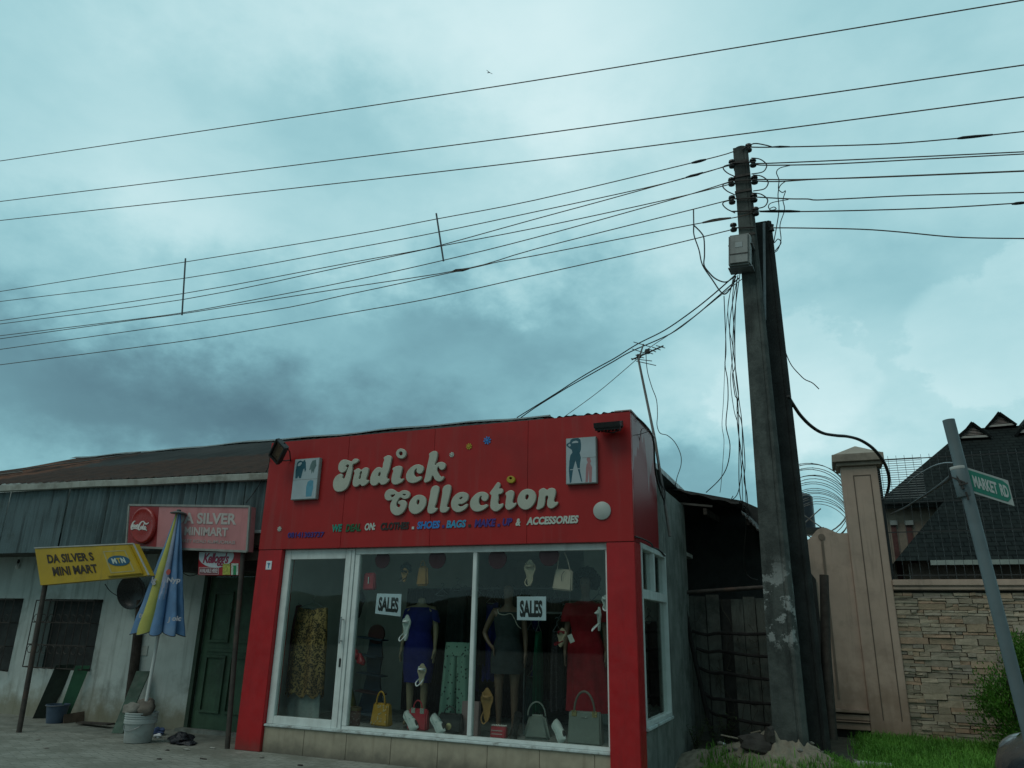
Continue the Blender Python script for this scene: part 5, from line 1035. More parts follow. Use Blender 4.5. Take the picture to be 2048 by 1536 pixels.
# ------------------------------------------------------------------ dark roofed house behind the wall
HO = thing('dark_roofed_house', 'large house with steep dark shingle roofs and louvred gablets behind the stone wall', 'house', (4.5, 14, 0))
def shingle():
    m, t, b, pos, o = new_mat('dark_shingle'); sx = t('SeparateXYZ'); t.link(pos, sx.inputs[0]); cx = t('CombineXYZ'); t.link(sx.outputs[0], cx.inputs[0]); t.link(sx.outputs[2], cx.inputs[1])
    br = t('TexBrick', i_Scale=2.2, i_Mortar_Size=.03); br.inputs['Color1'].default_value = (.014, .018, .018, 1); br.inputs['Color2'].default_value = (.020, .025, .024, 1); br.inputs['Mortar'].default_value = (.007, .009, .009, 1); t.link(cx.outputs[0], br.inputs['Vector'])
    c = t.mix(t.math('MULTIPLY', t.ramp(t.noise(pos, 1.2, 6), .4, .7), .4), br.outputs[0], (.026, .03, .028)); t.link(c, b.inputs['Base Color']); b.inputs['Roughness'].default_value = .95; b.inputs['Specular IOR Level'].default_value = .04
    bn = t('Bump', i_Strength=.5, i_Distance=.03); t.link(br.outputs['Fac'], bn.inputs['Height']); bn.invert = True; t.link(bn.outputs[0], b.inputs['Normal']); return m
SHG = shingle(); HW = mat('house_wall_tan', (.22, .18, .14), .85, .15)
# main roof: a big hipped slope facing the street
e0 = P(1757, 998, 14.2); e1 = P(1895, 884, 17.2)
ridge_z = P(2048, 770, 18).z; he = P(1757, 1000, 13.5).z
Lh, Rh_ = e0.x - .15, 16
eav = Vector((Lh, 13.2, he - .15)); top = P(1925, 862, 17.0)
slope = (top - eav); far = top + slope * .03
A_ = eav; B_ = far; Cc = Vector((Rh_, far.y, far.z)); D_ = Vector((Rh_, 13.2, he - .15)); BK = Vector((Lh, 21, he - .15))
mb = MB(); th = Vector((0, .06, -.12)); mb.add([A_, B_, Cc, D_, A_ + th, D_ + th], [(0, 1, 2, 3), (0, 3, 5, 4)]); mb.add([A_, B_, BK], [(0, 1, 2)]); mb.build('main_roof', SHG, HO)
def on_roof(x, y):
    nn = (B_ - A_).cross(D_ - A_).normalized(); return PN(x, y, A_, nn)
def gablet(ap, l, r):
    a_ = on_roof(*l); c_ = on_roof(*r); yy = min(a_.y, c_.y) - .25; a_ = P(*l, yy); c_ = P(*r, yy); p_ = P(*ap, yy)
    mb = MB(); back = Vector((0, 3.2, 0)); ov = .14
    pa = p_ + Vector((0, .04, .02)); la = a_ + (a_ - p_) * ov + Vector((0, .04, 0)); ra = c_ + (c_ - p_) * ov + Vector((0, .04, 0)); tk = Vector((0, 0, -.16))
    mb.add([pa, la, la + back, pa + back, pa + tk, la + tk * .6, la + back + tk, pa + back + tk], [(0,1,2,3),(7,6,5,4),(0,4,5,1),(1,5,6,2)]); mb.add([pa, ra, ra + back, pa + back, pa + tk, ra + tk * .6, ra + back + tk, pa + back + tk], [(0,1,2,3),(7,6,5,4),(0,4,5,1),(1,5,6,2)])
    g_ = mb.build('gablet_roof', SHG, HO)
    tri0 = [a_, c_, p_]; cen = (a_ + c_ + p_) / 3; a_ = a_.lerp(cen, .06); c_ = c_.lerp(cen, .06); p_ = p_ + (cen - p_) * .13
    bg_ = MB(); bg_.bar(tri0[2] + Vector((0, -.02, -.05)), tri0[0] + (tri0[0] - tri0[2]) * .10 + Vector((0, -.02, -.02)), .065, .1, up=(0, 1, 0)); bg_.bar(tri0[2] + Vector((0, -.025, -.05)), tri0[1] + (tri0[1] - tri0[2]) * .10 + Vector((0, -.025, -.02)), .065, .1, up=(0, 1, 0)); bg_.build('barge_board', mat('barge_black', (.012, .014, .014), .9, .1, spec=.05), g_)
    mb = MB(); N = 9
    for k in range(N):
        v0, v1 = k / N, (k + .78) / N; L0, R0_ = a_.lerp(p_, v0), c_.lerp(p_, v0); L1, R1 = a_.lerp(p_, v1), c_.lerp(p_, v1)
        mb.add([L0, R0_, R1 + Vector((0, .06, 0)), L1 + Vector((0, .06, 0))], [(0, 1, 2, 3)])
    mb.build('louvre', mat('louvre_pale', (.66, .57, .53), .7, .1), g_)
    mb = MB(); mb.prism([a_ + Vector((0, .1, 0)), c_ + Vector((0, .1, 0)), p_ + Vector((0, .1, 0))], (0, .05, 0)); mb.build('louvre_back', DARK, g_)
    mb = MB(); mb.bar(a_ + Vector((-.02, -.02, -.03)), c_ + Vector((.02, -.02, -.03)), .06); mb.build('sill_board', mat('pale_board', (.36, .34, .31), .7, .1), g_)
gablet((1943, 843), (1918, 874), (1978, 871)); gablet((1997, 823), (1974, 852), (2029, 847)); gablet((2090, 792), (2036, 864), (2150, 856))
# wall between the roofs with red curtains, lower roof in front and its pale eave
MB().box((e0.x + .05, 13.6, -.16), (15, 13.9, he - .1)).build('upper_wall', HW, HO)
for x0, x1 in ((1782, 1801), (1811, 1833)):
    a_ = P(x0, 1052, 13.55); c_ = P(x1, 1118, 13.55); w_ = MB().box((a_.x, 13.56, c_.z - .6), (c_.x, 13.59, a_.z)).build('window', mat('red_brown_curtain', (.085, .032, .028), .8, .3, 6), HO)
    l_ = P(x0 - 2, 1041, 13.5); MB().box((l_.x, 13.5, a_.z + .02), (c_.x + .04, 13.59, l_.z)).build('lintel', mat('pale_lintel', (.30, .31, .29), .7, .1), w_)
p0 = P(1797, 1109, 11.2); p1 = P(1880, 1012, 12.9); ez_ = P(1860, 1121, 10.8).z
A2 = Vector((P(1790, 1121, 10.8).x, 10.8, ez_)); sl2 = (p1 - A2); B2 = A2 + sl2 * 1.25; D2 = Vector((15, 10.8, ez_)); C2_ = Vector((15, B2.y, B2.z)); E2 = Vector((A2.x, 14.5, ez_))
mb = MB(); mb.add([A2, B2, C2_, D2, E2], [(0, 1, 2, 3), (0, 1, 4)]); mb.build('lower_roof', SHG, HO)
gx0 = P(1861, 1126, 10.78).x; mb = MB(); mb.box((gx0, 10.74, ez_ - .10), (15, 10.79, ez_ + .0)); mb.build('eave_board', mat('pale_green_eave', (.27, .31, .28), .7, .12), HO)
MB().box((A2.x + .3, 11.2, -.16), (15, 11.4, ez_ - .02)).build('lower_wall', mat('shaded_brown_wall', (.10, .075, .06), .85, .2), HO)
# ------------------------------------------------------------------ street sign
top = P(1897, 840, -4.2); bt = P(2042, 1405, -4.2); dn = (bt - top); base = top + dn * (top.z / -dn.z) * 1.08
SS = thing('street_sign', 'green and white street name sign on a leaning grey pole', 'street sign', (base.x, base.y, -.15))
SP = mat('sign_pole_grey', (.13, .17, .18), .5, .1, 8, dirt=(.09, .08, .065), dirt_amt=.5, streak=(.10, .07, .05), streak_amt=.35)
mb = MB(); mb.tube([top, (top + base) / 2, base], .0265, 16, False); mb.tube([top + dn.normalized() * .004, base], .022, 16); mb.build('pole', SP, SS, smooth=60)
z0 = P(1932, 970, -4.2); axp = -dn.normalized(); Mp = Matrix.Translation(P(1924, 968, -4.2)) @ Vector((0, 0, 1)).rotation_difference(axp).to_matrix().to_4x4()
mb = MB(); mb.lathe([(.031, -.06), (.0325, -.058), (.0325, .075), (.031, .078)], n=16, M=Mp); mb.build('collar', SP, SS, smooth=40)
mb = MB(); mb.lathe([(.0328, .066), (.0336, .068), (.0336, .078), (.0328, .08)], n=16, M=Mp); mb.build('collar_band', mat('worn_white_band', (.55, .55, .52), .5, .1), SS, smooth=40)
mb = MB(); mb.bar(P(1912, 950, -4.22), P(1927, 978, -4.24), .008, .01); mb.bar(P(1905, 955, -4.22), P(1930, 965, -4.24), .006); mb.bar(P(1918, 970, -4.24), P(1936, 966, -4.24), .006); mb.bar(P(1932, 984, -4.24), P(1937, 1000, -4.24), .007); mb.build('bolt', RUSTB, SS)
# the plate runs back and to the right: read its corners on an oblique plane through the pole
pn = Vector((.62, -.78, 0)); p0 = P(1930, 970, -4.2)
sq = [PN(x, y, p0, Vector((.35, -.94, 0)).normalized()) for x, y in ((1931, 934), (2016, 961), (2029, 1012), (1944, 985))]
f, n = quadmap(*sq); SGN = mat('sign_green', (.015, .20, .135), .4, .06, 6, dirt=(.02, .15, .11), dirt_amt=.4); SWH = mat('sign_white', (.42, .45, .43), .45, .08, 6, dirt=(.3, .31, .29))
rect_on(MB(), f, 0, 0, 1, 1, -.006, 0).build('plate', SWH, SS)
mb = MB(); mb.prism([f(u, v, .0012) for u, v in ((0.0, .085), (.86, .085), (.965, .28), (.965, .80), (.86, .915), (.0, .915))], n * -.001); mb.build('green_field', SGN, SS)
mb = MB(); text_uv(mb, 'MARKET', f, .10, .26, .665, .74, .0016, .001, bold=.035); text_uv(mb, 'RD', f, .735, .26, .925, .74, .0016, .001, bold=.035); mb.build('lettering', mat('sign_letter', (.50, .53, .51), .45, .05), SS)
cable('thin pale wire arching left from the street sign pole', [(1906,926),(1890,926),(1870,931),(1850,941),(1830,954),(1815,968)], -4.15, -3.7, .0035, GREYM, None, 'wire', 'wire')
cable('dark strap running down left from the street sign pole', [(1903,953),(1880,970),(1850,990),(1810,1015),(1782,1028)], -4.1, 4.4, .012, CABLE, None, 'wire', 'wire')
# ------------------------------------------------------------------ inside the boutique
FZ = .292
SKIN1 = mat('mannequin_tan', (.30, .235, .15), .45, .06, 8); SKIN2 = mat('mannequin_brown', (.15, .095, .065), .45, .06, 8)
def mannequin(label, x, y, m, H=1.72, face=0, head=True, arms='down', group='mannequins in the shop window', zoff=FZ + .03):
    o = thing('mannequin', label, 'mannequin', (x, y, FZ), group); k = H / 1.72
    Mx = Matrix.Translation((x, y, zoff)) @ Matrix.Rotation(face, 4, 'Z') @ Matrix.Scale(k, 4)
    pts = [(0,0,.92,(.150,.105)),(0,0,1.02,(.125,.09)),(0,0,1.12,(.112,.085)),(0,-.01,1.24,(.135,.105)),(0,0,1.36,(.150,.085)),(0,.005,1.43,(.06,.055)),(0,.0,1.49,(.047,.047))]
    ed = [(i, i+1) for i in range(6)]
    def add(p, j): pts.append(p); ed.append((j, len(pts)-1)); return len(pts)-1
    if head:
        a = add((0,-.01,1.56,(.062,.07)), 6); a = add((0,-.012,1.63,(.070,.086)), a); a = add((0,-.005,1.695,(.055,.065)), a)
    else: add((0, 0, 1.52, (.046, .046)), 6)
    for s in (-1, 1):
        a = add((s*.085,0,.84,(.088,.092)), 0); a = add((s*.095,-.005,.66,.072), a); a = add((s*.095,-.012,.50,.052), a); a = add((s*.095,.012,.36,.050), a); a = add((s*.092,.012,.16,.033), a); a = add((s*.092,.012,.08,.030), a); a = add((s*.096,-.07,.045,(.030,.022)), a); add((s*.10,-.13,.03,(.026,.016)), a)
        a = add((s*.165,0,1.375,.052), 4)
        if arms == 'down' or (arms == 'hip' and s > 0): seq = [(.195,.01,1.24,.040),(.215,.01,1.11,.036),(.225,-.02,.97,.027),(.228,-.03,.90,.020),(.228,-.045,.86,(.014,.030)),(.226,-.05,.80,(.010,.026))]
        elif arms == 'hip': seq = [(.24,.02,1.25,.040),(.30,.04,1.12,.035),(.24,-.02,1.02,.027),(.19,-.06,.97,.020),(.17,-.08,.95,(.014,.028)),(.15,-.10,.93,(.010,.022))]
        else: seq = [(.18,0,1.33,.03)]
        for (ax_, ay_, az_, r) in seq: a = add((s*ax_, ay_, az_, r), a)
        if arms != 'none':      # five fingers
            hx, hy, hz = pts[a][:3]
            for q_ in range(4):
                b_ = add((hx, hy - .018 + q_*.013, hz - .035, .0075), a); add((hx - s*.006, hy - .020 + q_*.013, hz - .065 - (.008 if q_ in (1, 2) else 0), .006), b_)
            b_ = add((hx - s*.004, hy - .040, hz + .01, .008), a - 1); add((hx - s*.008, hy - .052, hz - .02, .0065), b_)
    vs, fs = skin_mesh(pts, ed, 0, 2)
    if head:        # shape a nose, brow and chin
        for v in vs:
            if v.z > 1.52 and v.y < -.02:
                v.y -= .016 * math.exp(-(v.x/.012)**2 - ((v.z - 1.598)/.016)**2) + .006 * math.exp(-(v.x/.02)**2 - ((v.z - 1.548)/.012)**2); v.y += .008 * (math.exp(-((abs(v.x) - .028)/.012)**2 - ((v.z - 1.618)/.010)**2))
    MB().add(vs, fs, Mx).build('body', m, o, smooth=80)
    if head:
        mb = MB(); [mb.ell((0, 0, 0), (.010, .006, .005), 8, 6, M=Mx @ Matrix.Translation((s*.027, -.078, 1.618))) for s in (-1, 1)]; mb.build('eyes', INK, o)
        MB().ell((0, 0, 0), (.018, .007, .006), 10, 6, M=Mx @ Matrix.Translation((0, -.083, 1.572))).build('mouth', mat('mannequin_lip', (.16, .05, .045), .5, .1), o)
    MB().lathe([(.16, FZ + .001), (.16, FZ + .012), (.02, FZ + .018)], o=(x, y + .03, 0), n=28).build('stand', mat('steel_plate', (.3, .3, .3), .3, .1, metal=.8), o)
    return o, Mx
def garment(o, Mx, secs, m, name, n=64, folds=9, seed=0, th=.004):   # secs (z, cx, cy, rx, ry, fold)
    rg = []
    for (z, cx, cy, rx, ry, fd) in secs:
        rg.append([Mx @ Vector((cx + rx*(1 + fd*math.sin(k/n*math.tau*folds + seed))*math.cos(k/n*math.tau), cy + ry*(1 + fd*math.sin(k/n*math.tau*folds + seed))*math.sin(k/n*math.tau), z)) for k in range(n)])
    return MB().rings(rg, False, False).build(name, m, o, smooth=70)
def lerp_secs(keys, n=5):
    out = []
    for a, b in zip(keys, keys[1:]):
        for i in range(n): t_ = i / n; t_ = t_*t_*(3-2*t_); out.append(tuple(p + (q - p) * t_ for p, q in zip(a, b)))
    return out + [keys[-1]]
NAVY = cloth('navy_cloth', (.014, .018, .15)); DKG = cloth('charcoal_dress', (.030, .040, .044)); REDD = cloth('dark_red_dress', (.24, .010, .018)); BLK = cloth('black_cloth', (.012, .012, .014)); WTR = cloth('white_cord_trim', (.5, .48, .42))
# blue dress, headless
o, Mx = mannequin('headless mannequin in a fitted navy blue dress with short sleeves', -4.92, .75, SKIN1, 1.72, math.radians(6), head=False, arms='down')
garment(o, Mx, lerp_secs([(1.40, 0, 0, .150, .085, 0), (1.34, 0, -.005, .195, .118, 0), (1.24, 0, -.012, .178, .138, 0), (1.10, 0, 0, .142, .112, .01), (.95, 0, 0, .192, .140, .01), (.86, 0, 0, .208, .148, .01), (.66, 0, 0, .198, .142, .015), (.50, 0, 0, .178, .128, .02)]), NAVY, 'dress', folds=5)
for s in (-1, 1):
    rg = []
    for u in range(6):
        c = Vector((s*(.165 + .045*u/5), .0, 1.385 - .15*u/5)); rr = .062 - .004*u/5; rg.append([Mx @ (c + Vector((rr*math.cos(k/20*math.tau), rr*math.sin(k/20*math.tau), .02*s*math.cos(k/20*math.tau)*-1))) for k in range(20)])
    MB().rings(rg, False, False).build('sleeve', NAVY, o, smooth=70)
# charcoal dress
o, Mx = mannequin('brown mannequin in a short charcoal dress with a pale neckline cord', -3.68, .70, SKIN2, 1.70, math.radians(14), head=True, arms='hip')
garment(o, Mx, lerp_secs([(1.37, 0, -.005, .150, .098, 0), (1.28, 0, -.01, .176, .132, 0), (1.20, 0, -.01, .164, .130, 0), (1.08, 0, 0, .142, .112, .01), (.95, 0, 0, .188, .140, .01), (.82, 0, 0, .204, .150, .012), (.66, 0, 0, .196, .146, .02)]), DKG, 'dress', folds=6)
mb = MB(); mb.tube(cat_rom([Mx @ Vector(p) for p in ((-.125, -.05, 1.40), (-.10, -.105, 1.35), (-.03, -.118, 1.335), (.05, -.118, 1.35), (.09, -.115, 1.30), (.13, -.10, 1.22), (.17, -.06, 1.18))], 4), .0055, 6); mb.build('neckline_cord', WTR, o)
for s in (-1,): mb = MB(); mb.tube([Mx @ Vector((s*.11, -.06, 1.37)), Mx @ Vector((s*.09, 0, 1.455)), Mx @ Vector((s*.10, .06, 1.37))], .008, 6); mb.build('strap', DKG, o)
# red dress with a big dark wig
o, Mx = mannequin('mannequin with big dark curly hair in a long flared dark red dress', -2.70, .72, SKIN2, 1.80, math.radians(8), head=True, arms='down')
garment(o, Mx, lerp_secs([(1.425, 0, 0, .085, .07, 0), (1.385, 0, -.005, .190, .098, 0), (1.28, 0, -.01, .200, .132, .01), (1.10, 0, 0, .152, .118, .02), (.95, 0, 0, .200, .148, .02), (.80, .01, 0, .215, .158, .04), (.50, .04, 0, .240, .175, .07), (.28, .10, 0, .30, .21, .10)]), REDD, 'dress', folds=8)
rg = []
for u in range(9):      # long tail of the hem swung to one side
    z = .75 - .5*u/8; w = .20 + .20*(u/8)**1.4; rg.append([Mx @ Vector((.05 + w*math.cos(a)*(1 if math.cos(a) > 0 else .6), .03 + .12*math.sin(a)*(1 + .1*math.sin(6*a)), z + .10*math.cos(a)*u/8)) for a in [k/40*math.tau for k in range(40)]])
MB().rings(rg, False, False).build('flared_hem', REDD, o, smooth=70)
for s in (-1, 1):
    rg = []
    for u in range(7):
        c = Vector((s*(.165 + .055*u/6), .0, 1.40 - .20*u/6)); rr = .064 + .012*math.sin(u/6*3.1); rg.append([Mx @ (c + Vector((rr*math.cos(k/20*math.tau), rr*math.sin(k/20*math.tau), 0))) for k in range(20)])
    MB().rings(rg, False, False).build('sleeve', REDD, o, smooth=70)
mb = MB(); rnd = random.Random(4)
for k in range(90):
    a, e = rnd.uniform(0, math.tau), rnd.uniform(-.5, 1.4); d = Vector((math.cos(a)*math.cos(e), math.sin(a)*math.cos(e), math.sin(e)))
    if d.y < -.45 and d.z < .35: continue
    c = Vector((0, .02, 1.645)) + Vector((d.x*.125, d.y*.115, d.z*.12)); mb.ell((0, 0, 0), [rnd.uniform(.03, .05)]*3, 8, 6, M=Mx @ Matrix.Translation(c), jit=.5, seed=k)
mb.build('hair', mat('dark_hair', (.012, .010, .009), .8, .3, 40, bump=.8, bump_scale=90), o, smooth=60)
# ---- hung garments and racks
def hung(name, label, cat, x, y, ztop, w0, w1, L, d, m, parts=None, folds=7, group=None, hang=True, hem=.02, seed=0, neck=.08):
    o = thing(name, label, cat, (x, y, ztop), group)
    rg = []; N = 72
    for i in range(15):
        v = i / 14; w = w0 + (w1 - w0) * v ** .8; dd = d * (.5 + .5*min(1, v*3)); f_ = .16 * min(1, v*2)
        rg.append([Vector((x + w*math.cos(a), y + dd*math.sin(a)*(1 + f_*1.6*math.sin(folds*a + seed)) , ztop - L*v - (hem*math.sin(folds*1.5*a + 2*seed) if i == 14 else 0) - (neck*math.exp(-(math.cos(a)/.45)**2)*.5 if i == 0 else 0))) for a in [k/N*math.tau for k in range(N)]])
    MB().rings(rg, False, False).build('cloth', m, o, smooth=70)
    if hang:
        mb = MB(); mb.tube([(x - w0*.95, y, ztop - .01), (x, y, ztop + .075), (x + w0*.95, y, ztop - .01), (x - w0*.95, y, ztop - .01)], .007, 6); mb.tube(cat_rom([(x, y, ztop + .075), (x, y, ztop + .11), (x + .025, y, ztop + .135), (x, y, ztop + .16), (x - .025, y, ztop + .145)], 4), .004, 6); mb.build('hanger', GREYM, o)
    return o
def leopard():
    m, t, b, pos, o = new_mat('leopard_print'); vo = t('TexVoronoi', i_Scale=26, i_Randomness=1.0); wv = t.noise(pos, 30, 3, .6)
    mp = t('VectorMath'); mp.operation = 'MULTIPLY_ADD'; mp.inputs[1].default_value = (1, 1, 1); t.link(pos, mp.inputs[0]); cx = t('CombineXYZ'); t.link(t.math('MULTIPLY', wv, .06), cx.inputs[0]); t.link(t.math('MULTIPLY', wv, .05), cx.inputs[2]); t.link(cx.outputs[0], mp.inputs[2]); t.link(mp.outputs[0], vo.inputs['Vector'])
    ringm = t.math('MULTIPLY', t.ramp(vo.outputs['Distance'], .20, .27), t.ramp(vo.outputs['Distance'], .72, .58)); ringm = t.math('MULTIPLY', ringm, t.ramp(t.noise(pos, 55, 2), .40, .5))
    c = t.mix(ringm, t.mix(t.ramp(t.noise(pos, 3, 3), .35, .65), (.46, .30, .11), (.27, .165, .065)), (.03, .02, .012)); c = t.mix(t.ramp(vo.outputs['Distance'], .12, .05), c, (.12, .07, .03)); t.link(c, b.inputs['Base Color']); b.inputs['Roughness'].default_value = .7; return m
def printed(name, base, spot, sc=40, th=.36):
    m, t, b, pos, o = new_mat(name); vo = t('TexVoronoi', i_Scale=sc); t.link(pos, vo.inputs['Vector']); c = t.mix(t.ramp(vo.outputs['Distance'], th, th - .08), base, spot); t.link(c, b.inputs['Base Color']); b.inputs['Roughness'].default_value = .8; return m
q = P(626, 1212, .45); LB = hung('hanging_blouse', 'long leopard print blouse with grey underskirt hanging behind the glass door', 'blouse', q.x, .45, q.z - .02, .235, .285, 1.08, .13, leopard(), folds=6, hem=.03, seed=1)
rg = []; zt_ = q.z - .95
for i in range(8): v = i/7; rg.append([Vector((q.x + (.235 + .03*v)*math.cos(a), .45 + .055*math.sin(a)*(1 + .25*math.sin(7*a)), zt_ - .48*v + .03*math.sin(3*a)*v)) for a in [k/64*math.tau for k in range(64)]])
MB().rings(rg, False, False).build('underskirt', mat('silver_grey_satin', (.34, .38, .37), .4, .1, 20, bump=.2), LB, smooth=70)
q = P(588, 1210, .72); hung('hanging_dress', 'maroon patterned dress hanging behind the leopard blouse', 'dress', q.x, .72, q.z, .13, .19, 1.02, .09, printed('maroon_print', (.13, .025, .04), (.20, .13, .12), 45, .25), seed=2)
q = P(918, 1285, .5); 
def trousers():
    o = thing('hanging_trousers', 'green patterned wide trousers hanging in the middle of the window', 'trousers', (q.x, .5, q.z))
    TG = printed('green_leaf_print', (.13, .25, .20), (.015, .03, .026), 22, .30); zt_ = q.z; zb = P(905, 1440, .5).z
    rg = []; N = 40
    for i in range(4): rg.append([Vector((q.x + (.17 + .006*i)*math.cos(a), .5 + .08*math.sin(a), zt_ - .05*i)) for a in [k/N*math.tau for k in range(N)]])
    MB().rings(rg, False, False).build('waist', TG, o, smooth=70)
    for s in (-1, 1):
        rg = []
        for i in range(10): v = i/9; rg.append([Vector((q.x + s*(.085 + .035*v) + (.095 + .015*v)*math.cos(a), .5 + .085*math.sin(a)*(1 + .25*math.sin(5*a + s)), zt_ - .14 - (zt_ - .14 - zb)*v)) for a in [k/N*math.tau for k in range(N)]])
        MB().rings(rg, False, False).build('leg', TG, o, smooth=70)
trousers()
ca = P(815, 1177, 2.36); cb = P(1058, 1177, 2.36); mb = MB(); n_ = 220; r0 = []; r1 = []
for i in range(n_ + 1):
    x_ = ca.x + (cb.x - ca.x) * i / n_; y_ = 2.36 + .035 * math.sin(i * .55) + .02 * math.sin(i * .23); r0.append(Vector((x_, y_, ca.z + .0))); r1.append(Vector((x_, y_ + .01, FZ + .01)))
mb.rings([r0, r1], False, False, closed=False); single(mb, 'dark_opening_sheet', cloth('opening_shade_black', (.008, .008, .009)), 'added black sheet standing for the dark rear opening of the boutique', 'dark sheet', smooth=70)  # black sheet put in for the darkness of the rear opening
RK = thing('clothes_rack', 'dark clothes rail across the rear of the boutique', 'clothes rack', (-4.1, 1.9, FZ))
mb = MB(); mb.tube([(-4.95, 1.95, 2.02), (-3.3, 1.95, 2.02)], .018, 10); mb.build('rail', GREYM, RK)
mb = MB(); [mb.tube([(x, 1.95, FZ), (x, 1.95, 2.02)], .018, 10) for x in (-4.95, -3.3)]; mb.build('upright', GREYM, RK)
rnd = random.Random(31)
rack_cols = [('black', BLK), ('charcoal', DKG), ('navy', NAVY), ('black', BLK), ('dark brown', cloth('dark_brown_cloth', (.03, .022, .016))), ('black', BLK), ('charcoal', DKG)]
for i in range(13):
    nm, m = rack_cols[i % 7]; x = -4.88 + i * .125
    o = hung('hanging_garment', 'dark garments hanging on the rear clothes rail', 'garment', x, 1.95, 1.90, .05, .075, 1.15 + .2*rnd.random(), .19, m, folds=5, seed=i, group='dark garments on the rear rail')
for lab, px, y1, y2, Y, w, m in (('plain emerald green garment hanging in the right hand pane', 1077, 1262, 1425, .95, .045, cloth('emerald_cloth', (.006, .10, .055))), ('black garment hanging just left of the emerald one', 1062, 1258, 1330, 1.0, .06, BLK), ('grey patterned garment hanging behind the charcoal dress', 1045, 1245, 1350, 1.05, .05, printed('grey_print', (.05, .055, .055), (.12, .12, .12), 60)), ('dark teal trousers hanging below the short black garment', 1065, 1352, 1440, 1.0, .09, cloth('teal_cloth', (.012, .04, .04))), ('dark printed garment left of the red dress', 1114, 1262, 1420, 1.0, .075, printed('dark_speckle', (.03, .025, .03), (.10, .10, .11), 55, .28))):
    a_ = P(px, y1, Y); b_ = P(px, y2, Y); hung('hanging_garment', lab, 'garment', a_.x, Y, a_.z, w * .8, w, a_.z - b_.z, .12, m, seed=px)
mb = MB(); a_ = P(1050, 1225, 1.0); b_ = P(1150, 1220, 1.0); mb.tube([(a_.x, 1.0, a_.z), (b_.x, 1.0, a_.z)], .012, 8); mb.tube([(a_.x, 1.0, a_.z), (a_.x, 1.0, FZ)], .012, 8); mb.tube([(b_.x, 1.0, a_.z), (b_.x, 1.0, FZ)], .012, 8); single(mb, 'display_rail', GREYM, 'short steel rail holding garments between charcoal and red mannequins', 'display rail')
q = PX(1292, 1255, -2.35); hung('hanging_coat', 'long black coat hanging inside the side window', 'coat', -2.33, q.y + .12, 1.62, .10, .16, 1.05, .12, BLK, seed=3)
for lab, px, y1, y2, Y, w, m in (('black dress hanging behind the navy mannequin on the right', 884, 1190, 1400, 1.3, .14, BLK), ('charcoal coat hanging above the green trousers', 915, 1180, 1300, 1.25, .15, DKG), ('black blouse hanging behind the window mullion', 955, 1192, 1330, 1.2, .14, BLK), ('dark blue blouse hanging left of the charcoal mannequin', 984, 1205, 1360, 1.3, .11, NAVY), ('dark green cardigan hanging at the far right behind the red dress', 1198, 1200, 1400, 1.3, .12, cloth('bottle_green', (.012, .03, .02))), ('brown blouse hanging left of the red mannequin head', 1128, 1235, 1330, 1.3, .10, cloth('dull_brown', (.06, .035, .025)))):
    a_ = P(px, y1, Y); b_ = P(px, y2, Y); hung('hanging_garment', lab, 'garment', a_.x, Y, a_.z, w * .85, w, a_.z - b_.z, .10, m, seed=px)
# ---- shoe tower
TW = mat('dark_blue_board', (.018, .045, .075), .5, .15, 5); q = P(742, 1400, 1.0); tx = q.x
TO = thing('shoe_tower', 'dark blue wavy shoe display tower with small shelves and a round maroon top', 'shoe display', (tx, 1.0, FZ))
body = []
for v, w in ((0, .16), (.15, .19), (.30, .15), (.48, .115), (.62, .10), (.80, .12), (.92, .10), (1.08, .09)): body.append((v, w))
poly = [(tx - w, 1.0, FZ + v) for v, w in body] + [(tx + w, 1.0, FZ + v) for v, w in reversed(body)]
MB().prism(cat_rom([Vector(p) for p in poly[:8]], 3) + cat_rom([Vector(p) for p in poly[8:]], 3), (0, .03, 0)).build('back_board', TW, TO)
zc = P(750, 1268, 1.0).z
MB().lathe([(.125, 0), (.125, .025)], n=36, M=Matrix.Translation((tx + .02, 1.0, zc)) @ Matrix.Rotation(math.pi/2, 4, 'X')).build('round_top', mat('maroon_board', (.075, .016, .018), .5, .15), TO)
for i, (v, dx) in enumerate(((.10, -.02), (.36, .05), (.58, .05), (.80, -.04), (1.02, .02))):
    z = FZ + v + .0; mb = MB(); mb.box((tx + dx - .19, .80, z), (tx + dx + .19, .998, z + .018), Matrix.Translation((tx, .9, z)) @ Matrix.Rotation(math.radians(6), 4, 'Y') @ Matrix.Translation((-tx, -.9, -z))); mb.build('shelf', TW if i != 1 else mat('dark_maroon_board', (.04, .014, .016), .5, .2), TO, bevel=.005)
